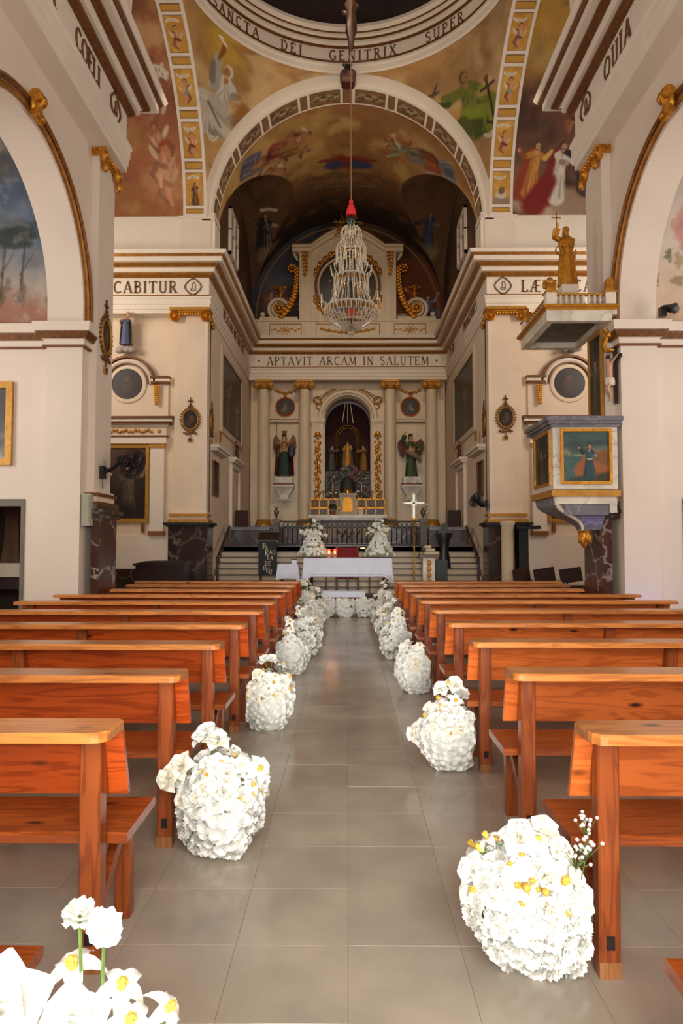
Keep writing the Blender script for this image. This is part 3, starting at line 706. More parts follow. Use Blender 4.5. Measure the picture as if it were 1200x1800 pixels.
# nave vault above the picture and the wall over the entrance door
nv = struct('ceiling_nave', 'white barrel vault of the nave')
MB().arc((0.04, 0, 10.4), 3.75, 0, pi, 24, [(0, -4), (0, YP1)], 'y', closed_prof=False).build('vault', plaster_white, nv)
n2 = MB(); n2.arc((0.04, 0, SPR), 3.4, 0, pi, 32, [(0, YP0), (0, YP1), (1.1, YP1), (1.1, YP0)], 'y'); n2.build('crossing_arch', plaster_white, nv)

# ---- entablatures: nave left, nave right, and one running round transept, chancel and altar wall
def entab(name, label, path, letters, gm=None):
    e = struct(name, label)
    w = MB(); g = MB()
    w.sweep(path, [(-0.3, 7.2), (0.03, 7.2), (0.03, 7.3), (0.05, 7.31), (0.05, 7.42), (0.07, 7.43), (0.07, 7.55), (0.09, 7.57), (0.09, 7.62), (0.02, 7.64), (0.02, 8.1), (-0.3, 8.1)])
    w.sweep(path, [(-0.3, 8.2), (0.17, 8.2), (0.17, 8.28), (0.2, 8.29), (0.2, 8.3), (-0.3, 8.3)])
    w.sweep(path, [(-0.3, 8.38), (0.40, 8.38), (0.40, 8.49), (-0.3, 8.49)])
    w.sweep(path, [(-0.3, 8.54), (0.48, 8.54), (0.52, 8.62), (-0.3, 8.62)])
    w.build('cornice', plaster, e, smooth=0)
    g.sweep(path, [(-0.3, 8.1), (0.06, 8.1), (0.12, 8.16), (0.12, 8.2), (-0.3, 8.2)])
    g.sweep(path, [(-0.3, 8.3), (0.24, 8.3), (0.30, 8.35), (0.30, 8.38), (-0.3, 8.38)])
    g.sweep(path, [(-0.3, 8.49), (0.43, 8.49), (0.46, 8.54), (-0.3, 8.54)])
    g.sweep(path, [(-0.3, 7.62), (0.05, 7.62), (0.06, 7.64), (0.05, 7.66), (-0.3, 7.66)])
    g.build('gilt_fillet', gm or brown_gilt, e, smooth=0)
    for t, fm, h, *sp in letters:
        write(MB(), t, fm, h, *sp).build('lettering', letter_mat, e, smooth=0)
    return e
def cartouche(e, fm, u):
    m = MB(); n = 28; pts = []
    for i in range(n):
        a = 2 * pi * i / n; q = 0.19 * (1 + 0.07 * cos(4 * a) + 0.03 * cos(12 * a))
        pts.append(fm(u + 1.0 * q * cos(a), 0.155 + q * sin(a), 0.012))
    m.tube(pts, 0.017, 5, closed=True); m.build('cartouche', letter_mat, e)
    i_ = MB()
    for a, b in (((-0.05, 0.06), (0.06, 0.06)), ((-0.05, 0.1), (0.06, 0.1)), ((-0.05, 0.06), (-0.05, 0.12)), ((0.06, 0.06), (0.06, 0.2)), ((-0.02, 0.12), (-0.02, 0.24)), ((-0.02, 0.24), (0.03, 0.27)), ((0.03, 0.27), (0.06, 0.2))):
        i_.tube([fm(u + a[0], a[1], 0.012), fm(u + b[0], b[1], 0.012)], 0.008, 4)
    i_.build('emblem', brown_gilt, e)
ZL = 7.72
def fml(x): return lambda y0: (lambda u, v, w: (x + w, y0 + u, ZL + v))
def fmr(x): return lambda y0: (lambda u, v, w: (x - w, y0 - u, ZL + v))
EL, ER = -3.42, 3.50
e = entab('trim_3', 'cornice of the left nave wall lettered PORTA COELI', [(EL, -4), (EL, YP1 - 0.03), (-8.5, YP1 - 0.03)], [('PORTA', fml(EL + 0.02)(7.12), 0.29, .02), ('COELI', fml(EL + 0.02)(8.62), 0.29, .02)])
cartouche(e, fml(EL + 0.02)(9.66), 0)
e = entab('trim_4', 'cornice of the right nave wall lettered QUIA FECIT', [(8.5, YP1 - 0.03), (ER, YP1 - 0.03), (ER, -4)], [('QUIA', fmr(ER - 0.02)(8.55), 0.3), ('FECIT', fmr(ER - 0.02)(6.65), 0.3)])
cartouche(e, fmr(ER - 0.02)(9.7), 0)
fT = lambda x0: (lambda u, v, w: (x0 + u, YC - w, ZL + v))
YR = 23.45
e = entab('trim_5', 'gilded cornice and lettered frieze round the transept and chancel', [(-8.5, YC + 0.02), (-CX, YC + 0.02), (-CX, YR), (CX, YR), (CX, YC + 0.02), (8.5, YC + 0.02)],
      [('VOCABITUR', fT(-5.28), 0.3), ('LÆTIFICAT', fT(5.28), 0.3), ('* APTAVIT ARCAM IN SALUTEM *', (lambda u, v, w: (u, YR - 0.02 - w, ZL + v)), 0.3),
       ('BEATAM ME DICENT', fml(-CX + 0.02)(20.4), 0.3), ('PROGENIES', fmr(CX - 0.02)(18.9), 0.3), ('ET IN', fmr(CX - 0.02)(22.2), 0.3)], gilt_bright)
cartouche(e, fT(-3.83), 0); cartouche(e, fT(3.83), 0)

# ---- transept end walls (the far ones, facing the nave) with pilasters beside the chancel
for s, nm in ((-1, 'left'), (1, 'right')):
    w = struct('wall_transept_' + nm, 'cream transept wall beside the chancel, ' + nm)
    x = lambda a, b: sorted((s * a, s * b))
    def bx(mb, a, b, y0, y1, z0, z1): q = x(a, b); mb.box(q[0], y0, z0, q[1], y1, z1); return mb
    bx(MB(), 3.48, 8.6, YT, YT + 0.4, 0, 9.7).build('masonry', plaster_warm, w, smooth=0)
    bx(MB(), 4.35, 8.6, YT - 0.05, YT, 0.9 if s < 0 else 0.5, 1.72).build('dado', plaster_white, w, smooth=0)
    bx(MB(), 4.35, 8.6, YT - 0.06, YT, 0.0, 0.9 if s < 0 else 0.5).build('skirting', dark_marble, w, smooth=0)
    bx(MB(), 8.3, 8.6, YP1, YT, 0, 6.0).build('end_wall', plaster_white, w, smooth=0)
    # pilaster
    p = MB(); bx(p, CX, 4.27, YC + 0.04, YT + 0.1, 2.3, 7.2); bx(p, CX, 4.0, YC, YC + 0.04, 2.3, 7.2); p.build('pilaster', plaster_warm, w, smooth=0)
    bx(MB(), CX - 0.0, 3.53, YC - 0.012, YC, 2.3, 7.1).build('pilaster_edge', plaster_white, w, smooth=0)
    bx(MB(), CX - 0.05, 4.36, YC - 0.07, YT + 0.3, 0, 1.93).build('pedestal', dark_marble, w, smooth=0)
    m = MB()
    for a, z0, z1 in ((0.04, 1.93, 1.97), (0.1, 1.97, 2.03)): bx(m, CX - 0.05 - a, 4.36 + a, YC - 0.07 - a, YT + 0.3, z0, z1)
    m.build('pedestal_cap', iron, w, smooth=0)
    g1 = MB(); g2 = MB()
    for i, (a, z0, z1) in enumerate(((0.07, 2.03, 2.11), (0.0, 2.11, 2.18), (0.05, 2.18, 2.25), (0.02, 2.25, 2.3))): bx(g1 if i % 2 == 0 else g2, CX - a, 4.3 + a, YC - 0.02 - a, YT + 0.05, z0, z1)
    g1.build('gilt_base_fillet', gold_paint, w, smooth=0); g2.build('pilaster_base', plaster_warm, w, smooth=0)
    # Ionic capital
    c = MB(); bx(c, CX - 0.04, 4.33, YC - 0.08, YC + 0.1, 7.16, 7.26)
    a_ = MB(); bx(a_, CX - 0.06, 4.38, YC - 0.12, YC + 0.3, 7.26, 7.33); a_.build('abacus', gold_paint, w, smooth=0)
    for k in range(8): c.ball((s * (3.66 + k * 0.067), YC - 0.09, 7.17), 0.026, 0.03, 0.05, 8, 6)
    for xx in (3.5, 4.26):
        c.lathe([(0.13, 0.0), (0.14, 0.09), (0.115, 0.11), (0.09, 0.08), (0.075, 0.11), (0.05, 0.085), (0.04, 0.12), (0.0, 0.125)], (s * xx, YC, 7.12), 16, axis='y')
    for k in range(4): c.ball((s * (CX - 0.03 - 0.01 * k), YC + 0.1 + 0.09 * k, 7.18 - 0.07 * k), 0.05, 0.06, 0.07, 8, 6)
    c.build('capital', gold, w)
    # attic above the cornice
    bx(MB(), 3.5, 8.6, YC + 0.005, YT + 0.1, 8.6, SPR + .02).build('attic', plaster, w, smooth=0)
    bx(MB(), 3.4, 4.15, YC - 0.02, YC + 0.2, 8.6, SPR - 0.06).build('attic_pier', plaster_white, w, smooth=0)
    bx(MB(), 3.36, 4.2, YC - 0.05, YC + 0.2, SPR - 0.08, SPR).build('impost', plaster_white, w, smooth=0)

# ---- transept vaults with painted panels and frescoes
yellow = M('panel_ochre', 'c8913a', 0.8, var=0.06, scale=4)
rib_white = M('rib_white', 'e6d6c6', 0.85, var=0.04, scale=3)
VY, VR = 13.1, 3.5
for s, nm in ((-1, 'left'), (1, 'right')):
    v = struct('ceiling_transept_' + nm, 'painted barrel vault of the transept, ' + nm)
    rib = MB(); q = sorted((s * 3.5, s * 4.08))
    rib.arc((0, VY, SPR), VR - 0.06, -0.02, pi + 0.02, 64, [(0, q[0]), (0, q[1]), (0.3, q[1]), (0.3, q[0])], 'x'); rib.build('rib', rib_white, v)
    # panels: large figure panels and small blank ones
    ang = 0.012; seq = [('s', 0.035)] + [('b', 0.225), ('s', 0.05)] * 5
    first = True; pr = random.Random(11 + s)
    for kind, da in seq:
        r = VR - 0.075
        a0, a1 = ang, ang + da
        if first and s > 0: pass
        first = False
        U, V = uv(0.08, 0.50, 0, da * r, 22 if kind == 's' else 44, 6 if kind == 's' else 96)
        pc = Paint(U, V, 'c08a35' if kind == 'b' else 'c4903c')
        if kind == 'b':
            L = da * r
            pc.clouds('d0a04c', 5, 0.45, 0.7, int(ang * 50)); 
            pc.scroll(0.31 if s < 0 else 0.24, L * 0.84, 0.26, 0.07, -0.5 if pr.random() < .5 else 0.5, text=6)
            if ang < 0.1: pc.fig(0.27, L * 0.06, L * 0.68, '6d3f2c', '4b2a1e', 'b59a7c', arm=(0.12, -0.12), arm2=(-0.1, -0.15), mir=pr.choice((1, -1))) if s < 0 else (pc.rect(0.1, L * .02, 0.48, L * .2, '8d7a68'), pc.ell(0.29, L * .3, 0.14, 0.1, 'c9b8a0', rag=.3), pc.ell(0.3, L * .42, 0.08, 0.08, '7a5a44', rag=.3))
            else: pc.putto(0.29, L * 0.06, L * 0.72, mir=pr.choice((1, -1)), drape=pr.choice(['7a3a2c', '8c8a86', '6e5a4a']))
        pc.rect(0.08, 0, 0.085, 9, '4a2418'); pc.rect(0.495, 0, 0.51, 9, '4a2418'); pc.rect(0, 0, 1, 0.008, '4a2418'); pc.rect(0, da * r - 0.008, 1, 9, '4a2418')
        A = a0 + V / r
        Pg = np.stack([s * (3.5 + U), VY + r * np.cos(A), SPR + r * np.sin(A)], -1)
        painted('painted_panel', Pg, pc, paint_mat, v)
        ang = a1 + 0.022
    # fresco over the rest of the vault (visible far half); arc length runs up from the springing
    U, V = uv(4.08, 8.5, 0, VR * pi * 0.62, 170, 240)
    if s < 0:
        pc = Paint(U, V, 'b58850'); pc.clouds('9a6238', 0.9, 0.42, 0.62, 3); pc.clouds('c9a070', 1.3, 0.5, 0.7, 17, 0.8); pc.over((fbm(U, V * .8, 40) - .42) * 4 * np.clip((V - 1.6) / 1.2, 0, 1), '6e4530', .8)
        for (a, b, h, sk, dr, le) in ((4.45, .28, 1.25, 'c98a62', '8a3c28', .1), (4.72, .75, 1.15, 'd29a70', '7c4a36', -.25), (4.3, 1.35, .95, 'b87c58', '9c4a30', .5), (5.3, .9, .8, 'a4583c', '7a3020', .9), (4.8, 2.1, .8, '9c6a4c', '6a4436', -.6), (5.4, 1.9, .7, 'a56646', '8c4634', .3), (4.35, 2.75, .8, '9a6e54', 'b8a890', .2)):
            pc.ell(a, b + h * .45, h * .42, h * .5, 'a0583c', rag=.7, soft=.5, a=.45); pc.putto(a, b, h, sk, dr, mir=1 if b < 1.3 else -1, lean=le)
        pc.ell(4.5, .85, .3, .4, 'd8b48c', rag=.8, soft=.5, a=.4)
        pc.scroll(4.45, 3.1, .5, .22, .6, text=6)
    else:
        pc = Paint(U, V, '6e4c38'); pc.clouds('4a2e24', 0.9, 0.4, 0.62, 3); pc.clouds('9a7a60', 1.2, 0.5, 0.72, 29, 0.75); pc.over(np.clip((V - 2.6) / .8, 0, 1) * np.clip((5.6 - U) / .8, 0, 1), 'c89a3e', .85)
        pc.clouds('7a5a44', 1.7, 0.5, 0.7, 8, 0.5)
        pc.ell(4.9, .22, .75, .25, 'c9b198', rag=.4, soft=.3); pc.ell(5.5, .3, .6, .3, '9c8068', rag=.5, soft=.3)
        pc.fig(4.5, .5, 1.25, 'b87a34', '8c4a24', 'd0a050', lean=.12, arm=(.2, .1), cloak='8c3a22')
        pc.fig(5.15, .4, 1.35, 'cfc4b4', '8f8478', 'e2dace', lean=.1, arm=(.3, -.05), arm2=(.2, -.1), cloak='7c1f1a')
        pc.cap((4.95, .8), (4.6, .25), .2, .3, '7a1d18', .25)
        pc.fig(5.9, .6, 1.3, '4a3a34', '2e2220', '6a5448', lean=-.2, arm=(.3, .1))
        for (a, b, h) in ((5.3, 1.9, .7), (5.8, 2.2, .7), (4.8, 2.4, .6)): pc.ell(a, b + .3, .4, .35, '6a3c2c', rag=.7, soft=.5, a=.6); pc.putto(a, b, h, 'a06a4c', '5a2a20', mir=-1, lean=.4)
        pc.ell(5.0, 3.4, .5, .25, 'b0a090', rag=.8, soft=.5, a=.7); pc.ell(5.3, 3.3, .35, .2, '8c3a24', rag=.7, soft=.4, a=.7)
    A = V / VR
    Pg = np.stack([s * U, VY + VR * np.cos(A), SPR + VR * np.sin(A)], -1)
    painted('fresco', Pg, pc, paint_mat, v)
    MB().arc((0, VY, SPR), VR, pi * 0.62, pi, 20, [(0, s * 4.08), (0, s * 8.5)], 'x', closed_prof=False).build('plain_vault', plaster_warm, v)

# ---- chancel arch: broad plain face, coffered soffit
ca = struct('wall_chancel_arch', 'round chancel arch with a plain cream face and painted coffers')
OC, OR_, IC, IR = 9.72, 3.60, 9.62, 3.36
m = MB(); n = 72; vs = []
for i in range(n + 1):
    a = pi * i / n
    vs += [(OR_ * cos(a), YC, OC + OR_ * sin(a)), ((IR + 0.05) * cos(a), YC - 0.02, IC + 0.0 + (IR + 0.05) * sin(a)), (IR * cos(a), YC + 0.04, IC + IR * sin(a)), (IR * cos(a), YC + 0.7, IC + IR * sin(a)), (OR_ * cos(a), YC + 0.7, OC + OR_ * sin(a))]
fs = [(i * 5 + j, i * 5 + (j + 1) % 5, (i + 1) * 5 + (j + 1) % 5, (i + 1) * 5 + j) for i in range(n) for j in range(5)]
m.add(vs, fs); m.build('arch_face', plaster, ca, smooth=40)
for s in (-1, 1):
    MB().box(min(s * 3.3, s * 3.62), YC - 0.02, 9.55, max(s * 3.3, s * 3.62), YC + 0.7, 9.74).build('impost', plaster_white, ca, smooth=0)
    MB().box(min(s * 3.3, s * 3.42), YC + 0.01, 8.6, max(s * 3.3, s * 3.42), YC + 0.7, 9.58).build('jamb', plaster, ca, smooth=0)
seq = []; a = pi / 2 - 0.03
seq.append((pi / 2 - 0.035, pi / 2 + 0.035, 's'))
a = pi / 2 + 0.035 + 0.022
while a < pi - 0.05:
    for kind, d in (('b', 0.235), ('s', 0.055)):
        b_ = min(a + d, pi - 0.02)
        if b_ - a > 0.02: seq += [(a, b_, kind), (pi - b_, pi - a, kind)]
        a = b_ + 0.022
for a0, a1, kind in seq:
    r = IR - 0.012
    U, V = uv(YC + 0.10, YC + 0.62, 0, (a1 - a0) * r, 26, 46 if kind == 'b' else 12)
    pc = Paint(U, V, '8a6440'); L = (a1 - a0) * r
    if kind == 'b':
        pc.clouds('6e4c30', 4, .45, .65, int(a0 * 30))
        cu, cv = YC + 0.36, L / 2
        for k in range(7):
            t = (k - 3) / 3.4
            pc.ell(cu + .07 * sin(k * 2.2), cv + t * L * .42, .06, .075, 'a89878', rag=.8, soft=.4, seed=k); pc.ell(cu - .08 * cos(k * 1.7), cv + t * L * .4, .025, .06, '4a3220', rot=k, soft=.4, rag=.5, seed=k + 9)
    pc.rect(0, 0, 99, .012, '3a2414'); pc.rect(0, L - .012, 99, 9, '3a2414'); pc.rect(YC + .09, 0, YC + .112, 9, '3a2414'); pc.rect(YC + .608, 0, 99, 9, '3a2414')
    A = a0 + V / r
    painted('coffer_panel', np.stack([r * np.cos(A), U, IC + r * np.sin(A)], -1), pc, paint_mat, ca)

# ---- pendentives
RC, RR, RZ = 13.05, 3.5, 13.35
for sx in (-1, 1):
    for sy in (1, -1):
        n, mm = (110, 120) if sy > 0 else (24, 24)
        S, T = np.meshgrid(np.linspace(0, 1, n), np.linspace(0, 1, mm), indexing='ij')
        zz = 9.74 + T ** 0.8 * (RZ + 0.03 - 9.74)
        xa = np.sqrt(np.maximum(3.6 ** 2 - (np.minimum(zz, 13.319) - OC) ** 2, 0)); ya = np.full_like(xa, YC - RC)
        yb = np.sqrt(np.maximum(3.5 ** 2 - (np.minimum(zz, 13.159) - SPR) ** 2, 0)) + 0.05 * (1 - T); xb = np.full_like(xa, 3.5)
        ra, rb = np.hypot(xa, ya), np.hypot(xb, yb); ta, tb_ = np.arctan2(ya, xa), np.arctan2(yb, xb)
        R_ = ra + (rb - ra) * S; TH = ta + (tb_ - ta) * S
        X, Y = R_ * np.cos(TH), R_ * np.sin(TH)
        if sy > 0:
            wd = (ra + rb) / 2 * (ta - tb_)
            pc = Paint((S - .5) * wd * .62 * sx, zz, 'b98e54')
            pc.clouds('9d7142', 1.1, .42, .64, 5 + sx); pc.clouds('cfae7c', 1.6, .5, .72, 12, .8)
            if sx < 0:
                pc.ell(-.12, 13.1, .3, .3, 'c9a433', soft=.9, a=.85)
                pc.ell(.0, 11.75, .3, .2, '8a6c4c', rag=.6, soft=.4, a=.7)
                pc.fig(.02, 11.62, 1.3, 'cabfae', '8d8679', 'dcd2c2', skin='a8743e', hair='d8d0c0', sit=True, arm=(.1, -.1), arm2=(-.12, -.05), mir=-1)
                pc.cap((-.16, 12.45), (-.2, 12.85), .1, .08, 'aaa294', .15); pc.cap((-.22, 12.5), (-.27, 12.75), .06, .05, '7c7468', .3); pc.cap((-.18, 12.88), (-.1, 13.06), .03, .045, '8a5020'); pc.ell(-.07, 13.15, .05, .05, 'f0e6d4')
                pc.cap((-.1, 12.2), (.3, 12.0), .12, .1, 'b8ae9e', .25); pc.cap((-.25, 11.95), (.25, 11.75), .13, .11, 'c4baa9', .25); pc.cap((-.2, 12.1), (.1, 11.8), .03, .02, '7c7468', .4)
                pc.ell(.42, 12.25, .12, .18, '9a6428', rag=.4, soft=.3); pc.ell(.4, 12.0, .2, .14, '7a5230', rag=.6, soft=.4, a=.7)
                pc.scroll(-.02, 11.56, .2, .13, -.6, text=5)
            else:
                pc.fig(-.1, 11.6, 1.25, '6e7a22', '3f4a14', '96a038', skin='b98a60', hair='6a4426', sit=True, arm=(.2, -.15), arm2=(-.4, .0), mir=1)
                pc.cap((-.2, 12.5), (-.5, 12.55), .08, .06, '6e7a22', .2); pc.cap((-.15, 12.1), (.15, 11.95), .13, .12, '7c8828', .25); pc.cap((-.3, 12.0), (-.2, 11.75), .1, .1, '4a5418', .25)
                pc.cap((.26, 11.62), (.26, 12.42), .022, .022, '3c2a1c'); pc.cap((.13, 12.32), (.39, 12.32), .025, .025, '4a3020'); pc.ell(.26, 12.47, .045, .045, '4a3020'); pc.ell(.26, 12.47, .02, .02, 'b08a58')
                pc.cap((.26, 11.6), (.12, 11.74), .03, .02, '3c2a1c'); pc.cap((.26, 11.6), (.38, 11.74), .03, .02, '3c2a1c')
                pc.cap((-.72, 12.68), (-.56, 12.7), .03, .02, '4c4438'); pc.cap((-.66, 12.68), (-.55, 12.84), .03, .01, '4c4438'); pc.cap((-.68, 12.68), (-.82, 12.72), .02, .01, '4c4438')
                pc.scroll(.14, 11.5, .2, .11, -.5, text=4); pc.ell(.2, 12.85, .08, .2, 'd8c8a8', rag=.8, soft=.6, a=.5)
                pc.clouds('5e4630', 1.5, .45, .7, 31, .3)
        else:
            pc = Paint(X, zz, 'bb9158')
        painted('ceiling_pendentive', np.stack([sx * X, RC + sy * Y, zz], -1), pc, paint_mat, kind='structure')

# ---- ring of the dome with the lettered frieze, and the dome
dm = struct('ceiling_dome', 'ring cornice of the dome lettered SANCTA DEI GENITRIX SUPER')
c0 = (0, RC, 0)
MB().lathe([(3.62, 13.36), (3.5, 13.26), (3.46, 13.3), (3.44, 13.40), (3.40, 13.42), (3.40, 13.48), (3.42, 13.5), (3.42, 13.84), (3.36, 13.88), (3.28, 13.9), (3.28, 13.99), (3.2, 14.02), (3.2, 14.09), (3.05, 14.12), (3.05, 14.2), (3.1, 14.24), (3.6, 14.26)], c0, 96, caps=False).build('ring_cornice', plaster, dm, smooth=30)
g = MB()
for r, z in ((3.40, 13.495), (3.385, 13.865), (3.27, 13.985), (3.19, 14.1)):
    g.lathe([(r + .03, z - .025), (r - .02, z - .02), (r - .025, z + .015), (r + .03, z + .025)], c0, 96, caps=False)
g.build('gilt_ring', brown_gilt, dm)
def ringmap(ang0):
    def f(u, v, w):
        a = ang0 - u / 3.42; r = 3.42 - w
        return (r * cos(a), RC + r * sin(a), 13.55 + v)
    return f
for t, px in (('SANCTA', -2.62), ('DEI', -1.38), ('GENITRIX', 0.38), ('SUPER', 2.3)):
    write(MB(), t, ringmap(pi / 2 - math.asin(px / 3.42)), 0.25, sp=0.3).build('lettering', letter_mat, dm, smooth=0)
U, V = uv(0, 2 * pi, 0, pi / 2 - .02, 200, 60)
pc = Paint(np.sin(U) * 3 + 0 * V, V * 3 + np.cos(U), '3a2620'); pc.clouds('4e3028', 1.0, .4, .65, 3); pc.clouds('24201e', 1.4, .5, .7, 9, .8); pc.clouds('6a4a3c', 2.2, .58, .8, 19, .6)
painted('painted_shell', np.stack([3.25 * np.cos(V) * np.cos(U), RC + 3.25 * np.cos(V) * np.sin(U), 14.22 + 3.0 * np.sin(V)], -1), pc, paint_mat, dm)

# ---- chancel: side walls, vault with side lunettes, altar wall
for s, nm in ((-1, 'left'), (1, 'right')):
    w = struct('wall_chancel_' + nm, 'chancel side wall, ' + nm)
    q = sorted((s * CX, s * (CX + 0.4)))
    MB().box(q[0], YC + 0.3, 0, q[1], YB + 0.3, SPR).build('masonry', plaster_warm, w, smooth=0)
    # lunette above the cornice and its window
    U, V = uv(17.2, 24.0, 8.6, 12.7, 80, 60)
    pc = Paint(U, V, '5a3c24'); pc.clouds('432a18', 1.0, .4, .65, 3 + s); pc.clouds('70502f', 1.5, .5, .75, 9, .7)
    painted('lunette_fresco', np.stack([np.full_like(U, s * (CX - 0.004)), U, V], -1), pc, paint_mat, w)
w = struct('wall_back', 'altar wall at the end of the chancel')
m = MB(); m.box(-4, YB, 0, -0.8, YB + 0.4, 13.6).box(0.8, YB, 0, 4, YB + 0.4, 13.6).box(-0.8, YB, 0, 0.8, YB + 0.4, 2.9)
for i in range(20):
    a0, a1 = pi * i / 20, pi * (i + 1) / 20
    x0, z0, x1, z1 = .8 * cos(a0), 5.9 + .8 * sin(a0), .8 * cos(a1), 5.9 + .8 * sin(a1)
    m.add([(x0, YB, z0), (x1, YB, z1), (x1, YB, 13.6), (x0, YB, 13.6), (x0, YB + .4, z0), (x1, YB + .4, z1), (x1, YB + .4, 13.6), (x0, YB + .4, 13.6)], [(0, 1, 2, 3), (7, 6, 5, 4), (0, 4, 5, 1)])
m.build('masonry', plaster_warm, w, smooth=0)
n = MB(); n.box(-1.0, YB + .4, 2.6, 1.0, YB + 1.4, 2.9).box(-1.1, YB + .4, 2.6, -1.0, YB + 1.4, 7).box(1.0, YB + .4, 2.6, 1.1, YB + 1.4, 7).box(-1.1, YB + 1.4, 2.6, 1.1, YB + 1.5, 7).box(-1.1, YB + .4, 6.9, 1.1, YB + 1.5, 7)
n.build('niche_lining', M('niche_red', '38100e', 0.8, var=.2, scale=4, stretch=(8, 8, 1)), w, smooth=0)
MB().arc((0, YB + .8, 5.85), .8, 0, pi, 30, [(0, -.05), (.1, -.05), (.1, .05), (0, .05)], 'y').build('inner_arch', M('inner_arch_grey', 'b7b0b4', .8), w)
U, V = uv(-3.45, 3.45, 8.6, 13.05, 200, 140)
pc = Paint(U, V, '402818'); pc.clouds('2a1c12', 1.0, .4, .62, 3); pc.clouds('5c3a20', 1.3, .5, .72, 7, .8)
pc.over(np.clip((-.9 - U) / .3, 0, 1) * np.clip((V - 9.6) / .4, 0, 1), '3c4250', .8); pc.over(np.clip((U - .9) / .4, 0, 1) * np.clip((12 - V) / .5, 0, 1), '7a3a1c', .75)
pc.ell(-2.5, 10.9, .7, .35, '5e6672', rag=.6, soft=.5, a=.6); pc.ell(-2.7, 10.3, .4, .5, '8a5a48', rag=.6, soft=.4, a=.7); pc.ell(-2.2, 10.0, .4, .3, '9c8060', rag=.6, soft=.4, a=.7); pc.ell(-1.9, 10.5, .3, .3, '5a2c20', rag=.6, soft=.4, a=.7)
pc.fig(-2.75, 9.3, 1.3, '8a5a4a', '4c2e26', 'b08a74', sit=True); pc.fig(-2.1, 9.2, 1.1, '50484c', '2c2628', '8c8280', sit=True, mir=-1)
pc.fig(2.35, 9.5, 1.35, '9a3a24', '5c2014', 'b4603c', sit=True, arm=(-.3, .1)); pc.fig(2.85, 9.4, 1.0, '5c5a74', '36344a', '8c889c', sit=True); pc.ell(2.1, 9.6, .45, .12, 'a89c8c', soft=.3)
arcm = np.abs(np.hypot(U, V - 9.66) - 3.25) < .035
pc.over(arcm * 1.0, '8a6a44', .8)
painted('lunette_fresco', np.stack([U, np.full_like(U, YB - .004), V], -1), pc, paint_mat, w)

cv = struct('ceiling_chancel', 'painted barrel vault of the chancel with side lunettes')
U, V = uv(0.0, pi, YC + 0.7, YB + 0.02, 300, 170)
CR = 3.44
Xg = CR * np.cos(U); main = CR * np.sin(U)
pen = 3.0 * np.sqrt(np.clip(1 - ((V - 21.0) / 3.2) ** 2, 0, 1))
Z = SPR + np.maximum(main, pen * np.clip((np.abs(Xg) - 1.5) / 0.2, 0, 1))
arcs = (U - pi / 2) * CR      # arc length from the crown, + is left
pc = Paint(-arcs, V, 'b08a4e')
inpen = (pen > main).astype(float)
pc.clouds('94683a', .9, .42, .64, 3); pc.clouds('c6a266', 1.2, .5, .7, 11, .8)
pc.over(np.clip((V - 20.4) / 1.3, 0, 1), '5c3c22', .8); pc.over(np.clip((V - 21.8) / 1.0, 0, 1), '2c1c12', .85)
def grp(x, y, items):
    for (dx, dy, h, kind, c1, c2, c3, le) in items:
        h *= 1.3
        pc.ell(x + dx, y + dy + h * .4, h * .4, h * .5, 'a07a52', rag=.7, soft=.5, a=.35)
        if kind == 'f': pc.fig(x + dx, y + dy, h, c1, c2, c3, lean=le, sit=True)
        else: pc.putto(x + dx, y + dy, h, c1, c2, lean=le)
# the painting reads with heads toward the crown of the near side: rows run along the vault
pc.ell(-2.9, 18.9, .7, .7, 'b8a888', rag=.6, soft=.5, a=.7); pc.ell(2.9, 18.8, .7, .6, 'b8a080', rag=.6, soft=.5, a=.6)
grp(-2.5, 18.0, [(-.9, .1, 1.1, 'f', '5a5f7a', '3a3c54', '8890a8', .9), (-.4, .3, 1.0, 'p', 'b07a58', '7a3424', 0, .7), (.1, .5, .9, 'f', '8c3c28', '5a2014', 'b86848', 1.0), (.5, .9, .8, 'f', '9a6a30', '6c4420', 'c09048', 1.2), (-.2, 1.1, .8, 'p', 'b8805c', '8c6a4a', 0, .9), (.7, .2, .7, 'p', '9a6848', '6c2c20', 0, 1.2), (-1.2, .9, .8, 'p', 'b08868', 'c0b09c', 0, .6)])
grp(2.4, 18.0, [(.9, .1, 1.1, 'f', '74788c', '4c5064', 'a8acb8', -.9), (.3, .4, 1.1, 'f', '8c4020', '5a2414', 'b86c34', -1.1), (-.2, .7, .9, 'f', '6c7264', '44483c', '98a08c', -1.2), (-.5, .3, .8, 'p', 'b07a50', '9a6030', 0, -1.0), (.8, .9, .8, 'p', 'a87c64', '6c6480', 0, -.7), (1.3, .6, .7, 'p', 'b48c70', 'b89c80', 0, -.6)])
pc.ell(0, 20.2, .6, .42, '8a3420', rag=.25, soft=.25); pc.ell(.38, 20.3, .36, .25, '3e466e', rag=.3, soft=.3); pc.ell(-.42, 20.3, .26, .25, '3e466e', rag=.3, soft=.3); pc.ell(0, 19.75, .1, .17, 'b88a60'); pc.cap((-.85, 20.0), (-.45, 20.05), .05, .09, '8a3420'); pc.cap((.85, 20.0), (.45, 20.05), .05, .09, '8a3420')
for k in range(9): pc.ell(-1.3 + .32 * k, 17.5 + .1 * sin(k * 2), .16, .12, '9a6440', rag=.8, soft=.4, a=.7, seed=k)
for k in range(12): pc.ell(-1.5 + .27 * k, 20.9 + .12 * cos(k * 2.4), .2, .14, '6c5034', rag=.8, soft=.4, a=.7, seed=k)
pc.scroll(-.1, 21.4, 1.8, .3, .2, col='7c6442', ink='4a3420', text=9)
for k in range(26): pc.ell(-3.4 + .27 * k, 22.6 + .3 * sin(k * 1.7), .22, .2, ['5a2c1c', '3c2a20', '6c4428'][k % 3], rag=.8, soft=.4, a=.8, seed=k)
